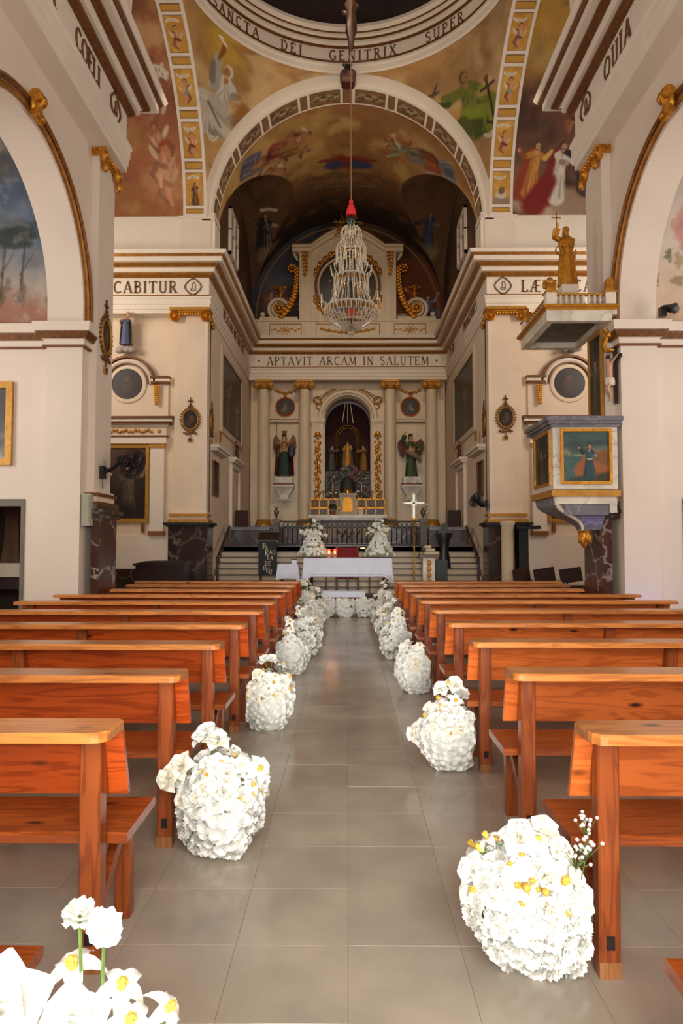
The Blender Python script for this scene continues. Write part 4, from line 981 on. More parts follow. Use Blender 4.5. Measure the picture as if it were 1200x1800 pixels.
pc.over(inpen, '6a4a2e', .9); n_ = fbm(-arcs * 1.3, V * 1.3, 77); pc.over(inpen * np.clip((n_ - .45) / .2, 0, 1), '523822', .8)
pc.U, pc.V = Xg, -V
pc.fig(-2.75, -23.35, 1.25, '2c2622', '181410', 'b0a488', skin='a8845c', arm=(.2, -.1), arm2=(-.2, -.05), cloak='1c1814'); pc.ell(-2.75, -23.4, .4, .2, 'a08058', rag=.5, soft=.4, a=.7); pc.scroll(-2.6, -22.0, .5, .12, .3, text=5)
pc.fig(2.75, -23.35, 1.3, '343a4c', '20242e', '5c6478', skin='8a684c', arm=(.15, -.15), arm2=(-.35, -.05), mir=1); pc.ell(2.75, -23.4, .4, .2, 'a08058', rag=.5, soft=.4, a=.7)
painted('vault_fresco', np.stack([Xg, V, Z], -1), pc, paint_mat, cv)
for s in (-1, 1):
    wn = struct('window_1' if s < 0 else 'window_2', 'tall lunette window above the chancel cornice')
    q = lambda a, b: sorted((s * a, s * b))
    f = MB()
    for (y0, y1, z0, z1) in ((19.3, 19.38, 9.9, 11.3), (20.6, 20.68, 9.9, 11.3), (19.3, 20.68, 11.22, 11.3), (19.3, 20.68, 9.9, 9.98), (19.97, 20.02, 9.9, 11.3), (19.3, 20.68, 10.6, 10.64)):
        a = q(3.36, CX); f.box(a[0], y0, z0, a[1], y1, z1)
    f.build('window_frame', plaster_white, wn, smooth=0)
    a = q(3.41, 3.43); MB().box(a[0], 19.38, 9.98, a[1], 20.6, 11.22).build('pane', M('window_pane_%d' % (s + 1), '4a4038', 0.2, var=.2), wn, smooth=0)
# ------------------------------------------------------------------ carved figures
skin_paint = M('figure_flesh', 'c9956c', 0.5, var=.1)
hair_paint = M('figure_hair', '3c2416', 0.6, var=.2)
def skinned(name, mat, parent, verts, edges, radii, root=0, sub=1):
    me = bpy.data.meshes.new(name); me.from_pydata(verts, edges, []); me.materials.append(mat)
    o = link(name, me, parent)
    k = o.modifiers.new('skin', 'SKIN'); k.use_smooth_shade = True
    for i, r in enumerate(radii):
        me.skin_vertices[0].data[i].radius = (r, r) if not isinstance(r, tuple) else r
        me.skin_vertices[0].data[i].use_root = (i == root)
    s = o.modifiers.new('subdivision', 'SUBSURF'); s.levels = sub; s.render_levels = sub
    return o

def elbow(sh, hand, s):
    d = (hand - sh).length
    return (sh + hand) / 2 + Vector((s * .1, .05, -.1)) * max(0.2, min(1.0, (0.62 - d) / .25 + .3))

def body(parent, mat, h, rh, lh, lean=0.0, feet=((-.1, -.02), (.1, .02)), knee=0.0, head=(0, -.03)):
    """one continuous carved body h tall facing -Y; rh / lh are hand positions in units of 1.75 m"""
    k = h / 1.75
    J = [(0, 0, .95), (0, .01, 1.2), (0, .01, 1.42), (head[0] * .5, -.01, 1.50), (head[0], head[1], 1.62), (head[0] * 1.2, head[1] - .01, 1.72)]
    R = [.15, .14, .13, .05, .085, .06]
    E_ = [(0, 1), (1, 2), (2, 3), (3, 4), (4, 5)]
    for s, hd in ((-1, rh), (1, lh)):
        i = len(J); sh = Vector((s * .19, .01, 1.4)); hand = Vector(hd); mid = (sh + hand) / 2
        el = elbow(sh, hand, s)
        J += [tuple(sh), tuple(el), tuple(hand), tuple(hand + (hand - el).normalized() * .1)]
        R += [.065, .05, .035, .03]; E_ += [(2, i), (i, i + 1), (i + 1, i + 2), (i + 2, i + 3)]
    for s, (fx, fy) in zip((-1, 1), feet):
        i = len(J)
        J += [(s * .1, 0, .88), (s * .1 + fx * .1 + knee * .5, -.05, .5), (fx, fy, .08), (fx, fy - .14, .03)]
        R += [.09, .065, .045, .035]; E_ += [(0, i), (i, i + 1), (i + 1, i + 2), (i + 2, i + 3)]
    return skinned('body', mat, parent, [(x * k + z * k * lean, y * k, z * k) for x, y, z in J], E_, [r * k for r in R])

def robe(parent, mat, h, z0=.02, z1=1.44, lean=0.0, name='robe', wide=1.0, back=0.0, n=28, y=0.0):
    k = h / 1.75; m = MB()
    pr = [(.0, z1 + .03), (.13, z1), (.19, z1 - .06), (.185, z1 - .22), (.155, 1.05), (.19, .9), (.21, .6), (.235, .3), (.26, z0), (.2, z0 + .02)]
    pr = [p for p in pr if p[1] >= z0 - 1e-6]
    m.lathe([(r * wide, z) for r, z in pr], (0, y, 0), n, sx=1.12, sy=.82, fold=.07, nf=9)
    m.v = [((p[0] + p[2] * lean) * k, p[1] * k, p[2] * k) for p in m.v]
    return m.build(name, mat, parent, smooth=80, local=True)

def sleeve(parent, mat, h, sh, hand, r0=.075, r1=.1, name='sleeve'):
    k = h / 1.75; a, b = Vector(sh), Vector(hand); mid = elbow(a, b, 1 if a.x > 0 else -1)
    p = mid.lerp(b, .8)
    return MB().tube([a * k, (a.lerp(mid, .6)) * k, mid * k, mid.lerp(p, .3) * k, p * k], [r0 * k, r0 * k, r0 * 1.05 * k, (r0 + r1) / 2 * k, r1 * k], 10).build(name, mat, parent, smooth=80, local=True)

def hairpiece(parent, mat, h, lean=0.0, beard=False, head=(0, -.03), long=True):
    k = h / 1.75; m = MB(); x = head[0] + 1.66 * lean; y = head[1]
    m.ball((x * k, (y + .03) * k, 1.68 * k), .1 * k, .1 * k, .1 * k, 10, 7)
    if long: m.ball((x * k, (y + .07) * k, 1.56 * k), .1 * k, .06 * k, .14 * k, 10, 6)
    if beard: m.ball((x * k, (y - .075) * k, 1.55 * k), .05 * k, .04 * k, .07 * k, 8, 6)
    o = m.build('hair', mat, parent, local=True)
    f = MB(); f.ball((x * k, (y - .095) * k, 1.635 * k), .014 * k, .022 * k, .03 * k, 6, 5)
    f.build('nose', skin_paint, parent, local=True)
    e = MB()
    for s in (-1, 1): e.ball((x * k + s * .033 * k, (y - .082) * k, 1.655 * k), .014 * k, .01 * k, .01 * k, 6, 4)
    e.ball((x * k, (y - .085) * k, 1.595 * k), .025 * k, .01 * k, .008 * k, 6, 4)
    e.build('eyes_and_mouth', hair_paint, parent, local=True)
    return o

def wings(parent, mat, h, spread=.5, up=1.75, side=None):
    k = h / 1.75
    for s in ((-1, 1) if side is None else (side,)):
        m = MB()
        pts = [(s * .06, 1.3), (s * (.18 + spread * .3), up - .05), (s * (spread * .75), up), (s * spread, up - .15), (s * (spread + .03), 1.25), (s * (spread - .08), .95), (s * (spread - .2), .8), (s * .12, 1.0)]
        m.prism([(a * k, b * k) for a, b in pts], .13 * k, .17 * k, 'y')
        for i in range(6):
            a = Vector((s * (.16 + .05 * i), .12, 1.25 + .05 * i)); b = Vector((s * (spread - .16 + .035 * i), .12, .85 + .1 * i))
            m.tube([a * k, b * k], [.03 * k, .02 * k], 5)
        m.build('wing', mat, parent, local=True, smooth=30)

def col(name, c, r=.5, **kw): return MATS[name] if name in MATS else M(name, c, r, **kw)

# ------------------------------------------------------------------ altarpiece
RP = 23.86   # plane of its back panel
ret = thing('altarpiece', 'tall cream and gilt altarpiece with four columns at the end of the chancel', 'altarpiece', (0, 23.6, 1.46))
for s in (-1, 1):
    q = sorted((s * 1.3, s * 3.4))
    MB().box(q[0], 23.2, 1.46, q[1], YB, 2.06).build('plinth', red_marble, ret, smooth=0)
    MB().box(q[0], 23.15, 2.06, q[1], YB, 2.13).build('plinth_cap', grey_marble, ret, smooth=0)
m = MB()
m.box(-3.4, RP, 2.12, -.82, YB, 7.2).box(.82, RP, 2.12, 3.4, YB, 7.2)
for i in range(24):
    a0, a1 = pi * i / 24, pi * (i + 1) / 24
    x0, z0, x1, z1 = .82 * cos(a0), 5.9 + .82 * sin(a0), .82 * cos(a1), 5.9 + .82 * sin(a1)
    m.add([(x0, RP, z0), (x1, RP, z1), (x1, RP, 7.2), (x0, RP, 7.2), (x0, YB, z0), (x1, YB, z1)], [(0, 1, 2, 3), (0, 4, 5, 1)])
m.build('back_panel', stone_cream, ret, smooth=20)
for cx in (-2.9, -1.49, 1.47, 2.89):
    c = MB().lathe([(.215, 2.36), (.212, 3.5), (.205, 4.8), (.185, 6.86)], (cx, 23.5, 0), 24).build('column', stone_cream, ret)
    b = MB(); b.lathe([(.3, 2.13), (.3, 2.19)], (cx, 23.5, 0), 24); b.lathe([(.27, 2.19), (.29, 2.22), (.27, 2.26), (.235, 2.28), (.25, 2.32), (.215, 2.36)], (cx, 23.5, 0), 24)
    b.build('column_base', gold_paint, c)
    k = MB(); k.box(cx - .27, 23.22, 7.1, cx + .27, 23.78, 7.17); k.box(cx - .2, 23.27, 6.98, cx + .2, 23.73, 7.1); k.lathe([(.19, 6.86), (.22, 6.89), (.2, 6.93), (.22, 7.0)], (cx, 23.5, 0), 20)
    for s in (-1, 1):
        k.lathe([(.115, 0), (.12, .09), (.095, .1), (.08, .08), (.055, .11), (0, .12)], (cx + s * .25, 23.29, 6.99), 14, axis='y')
    for i in range(5): k.ball((cx - .12 + .06 * i, 23.27, 7.03), .026, .03, .04, 6, 5)
    k.build('capital', gold_paint, c)
# outer pilasters, string course, jamb pilasters
for s in (-1, 1):
    q = lambda a, b: sorted((s * a, s * b))
    a, b = q(3.12, 3.4); MB().box(a, RP - .1, 2.12, b, RP, 7.2).build('outer_pilaster', stone_cream, ret, smooth=0)
    a, b = q(1.26, .84); MB().box(a, RP - .12, 2.9, b, RP, 5.72).build('jamb_pilaster', stone_cream, ret, smooth=0)
    m = MB(); a, b = q(1.3, .8); m.box(a, RP - .18, 5.78, b, RP, 5.9).box(a + .02, RP - .15, 5.72, b - .02, RP, 5.78); m.build('jamb_impost', stone_cream, ret, smooth=0)
    m = MB(); a, b = q(1.28, 3.42)
    m.box(a, RP - .07, 5.80, b, RP, 5.88); m.build('string_course', stone_cream, ret, smooth=0)
    m = MB(); m.box(a, RP - .08, 5.88, b, RP, 5.905); m.box(a, RP - .08, 5.76, b, RP, 5.785); m.build('brown_string', brown_line, ret, smooth=0)
    # carved gilt candelabrum on the jamb
    g = MB(); cx = s * 1.05; y = RP - .14
    for i in range(15):
        z = 3.15 + .135 * i; t = sin(i * 1.9)
        g.ball((cx + .06 * t, y, z), .07, .045, .085, 8, 5); g.ball((cx - .09 * t, y, z + .06), .04, .035, .06, 6, 5)
        g.tube([(cx - .1 * t, y - .02, z), (cx - .13 * t, y - .02, z + .06), (cx - .06 * t, y - .02, z + .11)], .018, 5)
    g.lathe([(.0, 5.17), (.06, 5.19), (.03, 5.24), (.02, 5.3)], (cx, y, 0), 8); g.ball((cx, y, 5.36), .1, .05, .09, 8, 6)
    for d in (-1, 1): g.ball((cx + d * .09, y, 5.29), .05, .04, .05, 8, 5)
    g.build('gilt_candelabrum', gold, ret)
    # medallion portrait with gilt frame and garland
    mx = s * 2.2
    U, V = uv(0, 2 * pi, 0.001, .285, 40, 24)
    pc = Paint(V * np.cos(U), V * np.sin(U), '2c211a'); pc.clouds('1e1814', 6, .4, .6, 4); pc.ell(.0, -.15, .15, .14, '3e3128', rag=.3); pc.ell(.0, .06, .06, .085, '8a6a50'); pc.ell(-.01, .11, .06, .06, '3a2a20'); pc.ell(.05 * s, -.09, .1, .035, '95755a', rot=-.5 * s, rag=.3)
    f = MB(); f.arc((mx, RP, 6.34), .28, 0, 2 * pi, 40, [(0, 0), (0, -.04), (.03, -.06), (.05, -.04), (.075, -.04), (.075, 0)], 'y'); fo = f.build('medallion_frame', col('medallion_gilt', 'a5602c', .4, metal=.4, var=.2), ret)
    painted('portrait', np.stack([mx + V * np.cos(U), np.full_like(U, RP - .02), 6.34 + V * np.sin(U)], -1), pc, oil_paint, fo)
    g = MB()
    for i in range(11):
        t = (i - 5) / 5; g.ball((mx + t * .34, RP - .05, 6.83 + .12 * (abs(t) ** 1.5) + .03 * sin(i * 3)), .055, .035, .04, 7, 5, Matrix.Rotation(t, 3, 'Y'))
    g.ball((mx, RP - .06, 6.74), .05, .04, .06); g.build('gilt_garland', gold, ret)
    # palm branch and wreath in the spandrel
    g = MB()
    for i in range(9):
        t = i / 8; a = Vector((s * (1.1 - .62 * t), RP - .03, 6.52 + .44 * t ** .8)); g.ball(a, .1, .02, .022, 8, 4, Matrix.Rotation(-s * .6 + s * .5 * t, 3, 'Y'))
    g.arc((s * 1.06, RP - .03, 6.56), .11, 0, 2 * pi, 16, [(0, 0), (.03, -.03), (.05, 0)], 'y'); g.arc((s * 1.0, RP - .03, 6.36), .08, 0, 2 * pi, 14, [(0, 0), (.03, -.03), (.05, 0)], 'y')
    g.build('gilt_palm', gold_paint, ret)
    # corbel for the angel
    k = MB(); k.box(mx - .3, RP - .58, 3.6, mx + .3, RP, 3.82); k.box(mx - .36, RP - .62, 3.48, mx + .36, RP, 3.54)
    k.prism([(mx - .36, 3.48), (mx + .36, 3.48), (mx + .16, 3.2), (mx + .14, 3.08), (mx - .14, 3.08), (mx - .16, 3.2)], RP - .34, RP); k.box(mx - .2, RP - .3, 3.02, mx + .2, RP, 3.08); k.ball((mx, RP - .14, 2.98), .06, .06, .08); ko = k.build('corbel', pale_marble, ret, smooth=0)
    MB().box(mx - .35, RP - .61, 3.54, mx + .35, RP, 3.6).build('brown_string', brown_line, ko, smooth=0)
m = MB(); m.arc((0, RP, 5.9), .84, 0, pi, 40, [(0, 0), (0, -.1), (.05, -.12), (.2, -.12), (.2, 0)], 'y'); m.build('archivolt', stone_cream, ret)
m = MB()
for r in (.9, 1.03): m.arc((0, RP, 5.9), r, 0, pi, 40, [(0, -.1), (.005, -.135), (.02, -.135), (.022, -.1)], 'y')
m.build('brown_string', brown_line, ret)
# attic: parapet with panels, oval aedicule, scrolls
AYY = 23.62
m = MB(); m.box(-3.3, AYY, 8.6, 3.3, YB, 9.32); m.box(-3.35, AYY - .05, 9.32, 3.35, YB, 9.38); m.build('parapet', stone_cream, ret, smooth=0)
for (a, b) in ((-2.75, -1.62), (-1.12, 1.12), (1.62, 2.75)):
    f = MB()
    for (x0, z0, x1, z1) in ((a, 8.78, b, 8.8), (a, 9.22, b, 9.24), (a, 8.78, a + .02, 9.24), (b - .02, 8.78, b, 9.24)): f.box(x0, AYY - .012, z0, x1, AYY, z1)
    p = f.build('parapet_panel', brown_line, ret, smooth=0)
    g = MB(); c = (a + b) / 2
    if b - a < 1.5:
        for i in range(9): t = (i - 4) / 4; g.ball((c + .48 * t, AYY - .02, 9.02 + .03 * sin(i * 2.5)), .05, .02, .03, 6, 4)
        for i in range(4): an = i * pi / 4 + .3; g.tube([(c - .2 * cos(an), AYY - .03, 9.01 - .2 * sin(an)), (c + .2 * cos(an), AYY - .03, 9.01 + .2 * sin(an))], .012, 5)
    else:
        for s in (-1, 1):
            for i in range(12): t = i / 11; g.ball((s * (.12 + .8 * t), AYY - .03, 8.93 + .12 * t ** 1.5 + .02 * sin(i * 2)), .075, .03, .03, 6, 4, Matrix.Rotation(-s * (.3 + .3 * (i % 2)), 3, 'Y'))
        g.ball((0, AYY - .04, 8.93), .1, .05, .06)
    g.build('gilt_ornament', gold, p)
m = MB(); m.box(-1.7, AYY + .06, 9.38, 1.7, YB, 11.95); m.build('aedicule', stone_cream, ret, smooth=0)
for s in (-1, 1):
    a, b = sorted((s * 1.28, s * 1.7)); m = MB(); m.box(a, AYY - .04, 9.38, b, AYY + .06, 11.85); m.build('aedicule_pilaster', stone_cream, ret, smooth=0)
    g = MB()
    for i in range(7):
        z = 11.75 - .13 * i; w_ = .13 - .012 * i
        for d in (-1, 1): g.ball((s * 1.49 + d * w_ * .6, AYY - .06, z), w_ * .6, .03, .06, 7, 5, Matrix.Rotation(d * .6, 3, 'Y'))
        g.ball((s * 1.49, AYY - .07, z - .03), .035, .035, .06, 6, 5)
    g.build('gilt_leaf_drop', gold, ret)
    # corner acanthus round the oval
    for (bx_, bz, r0) in ((.98, 11.55, 1), (1.0, 9.72, -1)):
        g = MB()
        for i in range(9):
            t = (i - 4) / 4; an = (.75 * r0 + t * .42); rr = 1.3 + .05 * (i % 2)
            g.ball((s * rr * cos(an) * .93, AYY + .03, 10.6 + rr * sin(an) * .98), .11, .04, .06, 7, 5, Matrix.Rotation(-s * (an + 1.2), 3, 'Y'))
        g.build('gilt_corner_leaf', gold, ret)
    # side scroll: volute, rising concave console
    v = MB(); cx, cz = s * 2.42, 9.82
    sp = [(cx + s * (.42 - .36 * t) * cos(-s * 0 + 5.2 * pi * t * 1.0 - 2.2), AYY + .1, cz + (.42 - .36 * t) * sin(5.2 * pi * t - 2.2)) for t in [i / 44 for i in range(45)]]
    v.tube(sp, [.07 - .03 * i / 44 for i in range(45)], 7)
    w_ = MB(); w_.tube([(s * 1.76, AYY + .1, 11.55), (s * 1.9, AYY + .1, 11.75), (s * 1.83, AYY + .1, 11.9), (s * 1.73, AYY + .1, 11.85)], .05, 7); w_.build('scroll_top', stone_cream, ret); MB().box(min(s * 1.76, s * 3.1), AYY + .02, 9.38, max(s * 1.76, s * 3.1), AYY + .2, 9.5).build('scroll_plinth', stone_cream, ret, smooth=0)
    v.build('scroll', stone_cream, ret); MB().ball((s * 3.0, AYY + .1, 9.6), .1, .1, .1).build('scroll_end', stone_cream, ret)
    g = MB()
    for i in range(16):
        t = i / 15; z = 9.5 + 1.75 * t; x = 1.78 + .55 * (1 - t) ** 3
        g.ball((s * x, AYY + .06, z), .1 + .05 * (1 - t), .08, .09, 8, 5, Matrix.Rotation(s * .4 * (i % 2), 3, 'Y')); g.ball((s * (x + .06), AYY + .02, z + .05), .05, .06, .07, 6, 5)
    for i in range(7): an = i * 2 * pi / 7; g.ball((s * 1.98 + .12 * cos(an), AYY + .03, 11.25 + .12 * sin(an)), .06, .04, .06, 6, 5)
    g.ball((s * 1.98, AYY, 11.25), .06, .06, .06)
    for i in range(10): an = i * 2 * pi / 10; g.ball((cx + .14 * cos(an), AYY + .04, cz + .14 * sin(an)), .07, .05, .06, 6, 5)
    g.ball((cx, AYY, cz), .09, .07, .09)
    g.lathe([(.05, 10.2), (.12, 10.34), (.05, 10.4), (.1, 10.5), (.16, 10.56), (0, 10.6)], (cx - s * .05, AYY + .06, 0), 8)
    for d in (-1, 1): g.ball((cx - s * .05 + d * .15, AYY + .06, 10.55), .09, .06, .05, 7, 5)
    g.build('gilt_acanthus', gold, ret)
# oval frame, painting, curved pediment, sunburst
f = MB(); f.arc((0, AYY, 10.6), 1.0, 0, 2 * pi, 56, [(0, .06), (0, -.02), (.06, -.05), (.1, 0), (.1, .06)], 'y'); fo = f.build('round_frame', stone_cream, ret)
MB().arc((0, AYY, 10.6), 1.1, 0, 2 * pi, 56, [(0, .06), (.01, -.03), (.07, -.03), (.08, .06)], 'y').build('gilt_rim', brown_gilt, fo)
U, V = uv(0, 2 * pi, .001, 1.0, 80, 44)
pc = Paint(V * np.cos(U), V * np.sin(U), '3a2a1c'); pc.clouds('241a13', 2, .4, .6, 3); pc.ell(.1, .5, .5, .3, '7a6038', rag=.6, soft=.5, a=.7); pc.fig(-.3, -.55, .95, '6a1c18', '401010', '8c3830', arm=(.3, .1)); pc.fig(-.55, -.8, .7, '2c3440', '1c222c', '48505c'); pc.fig(.5, -.8, .8, '4a4038', '2c2620', '6c6054', mir=-1)
painted('painting', np.stack([V * np.cos(U), np.full_like(U, AYY + .03), 10.6 + V * np.sin(U)], -1), pc, oil_paint, fo)
def pediment(o0, o1, d):
    pts = []
    for (r_, flip) in ((o1, 1), (o0, -1)):
        half = [(-1.95, 11.97)] + [(-1.3, 11.97)] + [(-1.3 + 1.3 * i / 12, 11.97 + .62 * sin(pi / 2 * i / 12)) for i in range(1, 13)]
        full = half + [(-x, z) for x, z in half[-2::-1]]
        full = [(x * (1 if r_ else 1), z + r_) for x, z in full]
        pts.append(full)
    top, bot = pts[0], pts[1]; m = MB(); n = len(top)
    vs = [(x, AYY - d, z) for x, z in top] + [(x, AYY - d, z) for x, z in bot] + [(x, YB, z) for x, z in top] + [(x, YB, z) for x, z in bot]
    fs = []
    for i in range(n - 1):
        fs += [(i, i + 1, n + i + 1, n + i), (2 * n + i, 3 * n + i, 3 * n + i + 1, 2 * n + i + 1), (i, 2 * n + i, 2 * n + i + 1, i + 1), (n + i, n + i + 1, 3 * n + i + 1, 3 * n + i)]
    fs += [(0, n, 3 * n, 2 * n), (n - 1, 3 * n - 1, 4 * n - 1, 2 * n - 1)]
    return m.add(vs, fs)
pediment(-.18, -.06, .1).build('pediment', stone_cream, ret, smooth=0)
pediment(-.06, .03, .2).build('pediment_cornice', stone_cream, ret, smooth=0)
pediment(.03, .07, .26).build('gilt_pediment_fillet', brown_gilt, ret, smooth=0)
MB().prism([(-1.7, 11.8)] + [(-1.3 + 2.6 * i / 20, 11.8 + .6 * sin(pi * i / 20)) for i in range(21)] + [(1.7, 11.8)], AYY + .04, YB).build('pediment_field', stone_cream, ret, smooth=0)
g = MB()
for i in range(22):
    an = 2 * pi * i / 22; r1 = .5 if i % 2 else .38
    if sin(an) > -.8:
        g.beam((.2 * cos(an), AYY - .28, 12.55 + .2 * sin(an)), (r1 * cos(an) * 1.1, AYY - .28, 12.55 + r1 * sin(an)), .045, .02, up=(0, 1, 0))
g.build('sunburst', gold, ret)
MB().ball((0, AYY - .3, 12.5), .2, .07, .2, 12, 8).build('cloud_boss', silver, ret)

# ---- high altar below the niche
ha = thing('high_altar', 'marble high altar with gilded gradine and tabernacle under the statue niche', 'altar', (0, 23.2, 1.46))
m = MB(); m.box(-1.15, 22.75, 1.46, 1.15, 23.6, 2.36); m.box(-1.28, 22.65, 2.36, 1.28, 23.6, 2.46); m.build('mensa', pale_marble, ha, smooth=0)
U, V = uv(-.9, .9, 1.55, 2.3, 60, 30); pc = Paint(U, V, '4a3424'); pc.clouds('6c5438', 5, .45, .6, 3); 
for k in range(7): pc.ell(-.75 + .25 * k, 1.92, .1, .28, 'a08048', soft=.5, rag=.5, a=.7, seed=k)
painted('altar_front', np.stack([U, np.full_like(U, 22.743), V], -1), pc, oil_paint, ha)
m = MB(); m.box(-1.26, 23.15, 2.46, 1.26, 23.6, 2.72); m.box(-1.24, 23.35, 2.72, 1.24, 23.6, 3.03); m.build('gradine', M('gradine_red', '34160f', .4, var=.3), ha, smooth=0)
g = MB()
for z0, z1, y in ((2.46, 2.49, 23.13), (2.69, 2.73, 23.13), (3.0, 3.04, 23.33), (2.73, 2.755, 23.33)): g.box(-1.27, y, z0, 1.27, y + .02, z1)
for i in range(8):
    x = -1.255 + .175 * i * 1.0
    for x in ((-1.25 + .3 * i) if i < 4 else (.3 + .315 * (i - 4)),): g.box(x - .015, 23.33, 2.73, x + .015, 23.35, 3.03); g.box(x - .015, 23.13, 2.46, x + .015, 23.15, 2.72)
g.build('gilt_frame', gold, ha, smooth=0)
m = MB(); m.box(-.27, 23.05, 2.55, .27, 23.5, 3.12); m.box(-.31, 23.0, 2.46, .31, 23.5, 2.55); m.box(-.3, 23.02, 3.12, .3, 23.5, 3.2); tb_ = m.build('tabernacle', M('tabernacle_cream', 'b09c78', .5, var=.2, scale=12), ha, smooth=0)
d = MB(); d.box(-.16, 23.02, 2.58, .16, 23.05, 2.9); d.arc((0, 23.05, 2.9), .0, 0, pi, 12, [(0, -.03), (.16, -.03), (.16, 0), (0, 0)], 'y'); d.build('tabernacle_door', gold, tb_)
MB().lathe([(.15, 3.2), (.16, 3.24), (.12, 3.34), (.04, 3.4), (.02, 3.46), (0, 3.48)], (0, 23.25, 0), 12).build('gilt_dome', brass, tb_)
for i, x in enumerate((-1.1, -.82, -.5, .46, .8, 1.12)):
    m = MB(); m.lathe([(.075, 2.73), (.08, 2.76), (.03, 2.8), (.022, 2.9), (.045, 2.95), (.02, 3.02), (.018, 3.22), (.05, 3.27), (.05, 3.29)], (x, 23.24, 0), 10)
    t = thing('altar_candlestick', 'gilt candlestick on the high altar, %s from the left' % ('first', 'second', 'third', 'fourth', 'fifth', 'sixth')[i], 'candlestick', (x, 23.24, 2.73), group='gilt candlesticks on the high altar')
    m.build('stem', gold, t); MB().lathe([(.016, 3.29), (.015, 3.55), (.0, 3.56)], (x, 23.24, 0), 8).build('candle', col('candle_wax', 'e8dcc0', .5), t)
# missal and potted plant on the gradine
t = thing('altar_card', 'small white framed card propped on the gradine right of the tabernacle', 'card', (.42, 23.1, 2.46))
MB().box(.36, 23.08, 2.47, .5, 23.1, 2.68).build('card', col('paper', 'dccdb4', .6), t, smooth=0)
t = thing('potted_plant', 'dark green pot plant standing left of the tabernacle', 'plant', (-.5, 22.88, 2.46))
MB().lathe([(.07, 2.464), (.09, 2.6), (.08, 2.6)], (-.5, 22.88, 0), 10).build('pot', brown_line, t)
lf = MB(); rr = random.Random(5)
for i in range(40):
    a, b = rr.uniform(0, 6.28), rr.uniform(.1, 1.3); p = Vector((-.5 + .12 * cos(a) * cos(b), 22.88 + .12 * sin(a) * cos(b), 2.66 + .17 * sin(b))); lf.ball(p, .045, .03, .012, 6, 4, Matrix.Rotation(a, 3, 'Z') @ Matrix.Rotation(b - 1, 3, 'Y'))
lf.build('foliage', M('plant_green', '25321e', .6, var=.3), t)

for o in [ha] + [o for o in COL.objects if o.name.split('.')[0] in ('altar_candlestick', 'altar_card', 'potted_plant')]: o.location.y -= .45   # the whole altar stands clear of the columns

# ---- niche: gilt arch with rays, silver mound, three figures
t = thing('niche_arch', 'gilt double arch round the statue in the niche', 'arch', (0, 24.35, 4.0))
for r in (.33, .42):
    m = MB(); m.tube([(r, 24.5, 4.3)] + [(r * cos(a * pi / 16), 24.5, 5.36 + r * sin(a * pi / 16)) for a in range(17)] + [(-r, 24.5, 4.3)], .028, 8); m.build('gilt_tube', brass, t)
t = thing('niche_rays', 'three pale rays rising above the gilt niche arch', 'rays', (0, 24.3, 5.8))
for x0, x1 in ((-.2, -.08), (0, 0), (.2, .08)):
    MB().beam((x0, 24.4, 5.86), (x1, 24.3, 6.62), .05, .02).build('ray', stone_cream, t, smooth=0)
t = thing('silver_mound', 'embossed silver mound filling the base of the niche', 'mound', (0, 24.3, 2.9))
m = MB(); rr = random.Random(8)
for i in range(150):
    x = rr.uniform(-.74, .74); z = rr.uniform(2.95, 4.02 if abs(x) > .22 else 4.22); 
    if abs(x) < .3 and z < 3.7: continue
    a = rr.uniform(0, 3.1); m.tube([(x + .09 * cos(a + k * .8) * (1 + .2 * k), 24.05 + rr.uniform(0, .12), z + .07 * sin(a + k * .8)) for k in range(5)], .022, 5)
m.build('scrollwork', silver, t, kind='stuff')
m = MB(); m.box(-.78, 24.15, 2.9, .78, 24.9, 4.1); m.box(-.2, 24.1, 4.1, .2, 24.7, 4.28); m.build('mound_core', M('tarnished_silver', '4a4642', .5, metal=.6), t, smooth=0)
bl = MB()
for i in range(10): bl.ball((.2 + .1 * cos(i), 24.02, 3.75 + .06 * i), .1, .08, .09, 7, 5)
bl.build('pink_drapery', M('dusky_pink', '6e4a48', .7), t); MB().ball((0, 24.05, 3.5), .28, .12, .4, 10, 8).build('dark_grotto', M('dark_green', '18211c', .6), t)
def figurine(name, label, cat, loc, h, rmat, rz=0, rh=(-.25, -.25, 1.15), lh=(.2, -.28, 1.2), hair=hair_paint, beard=False, cloak=None, lean=0.0, group=None, skin=skin_paint, sl=True, long=True, z1=1.44, cw=1.0, rw=1.0):
    t = thing(name, label, cat, loc, rz, group)
    body(t, skin, h, rh, lh, lean); robe(t, rmat, h, lean=lean, z1=z1, wide=rw); hairpiece(t, hair, h, lean, beard, long=long)
    if sl:
        for s, hd in ((-1, rh), (1, lh)): sleeve(t, rmat, h, (s * .18 + 1.38 * lean, .01, 1.39), (hd[0] + hd[2] * lean, hd[1], hd[2]))
    if cloak:
        k = h / 1.75; m = MB(); m.lathe([(.12, 1.5), (.24, 1.4), (.27, 1.1), (.3, .6), (.33, .1)], (0, .03, 0), 20, sy=.85, a0=.1 * pi, a1=.9 * pi, fold=.06, nf=11)
        m.lathe([(.14, 1.49), (.26, 1.38), (.29, 1.1), (.32, .6), (.35, .08)], (0, .04, 0), 20, sy=.85, a0=-.15 * pi, a1=1.15 * pi, fold=.06, nf=11)
        m.v = [((p[0] * cw + p[2] * lean) * k, p[1] * k, p[2] * k) for p in m.v]; m.build('cloak', cloak, t, smooth=80, local=True)
    return t
figurine('niche_statue', 'gilded statue with child standing under the niche arch', 'statue', (0, 24.35, 4.28), .92, gold_paint, cloak=col('statue_white', 'b8a890', .5))
MB().ball((.1, 24.24, 4.95), .045, .05, .1, 8, 6).build('child', skin_paint, bpy.data.objects['niche_statue'])
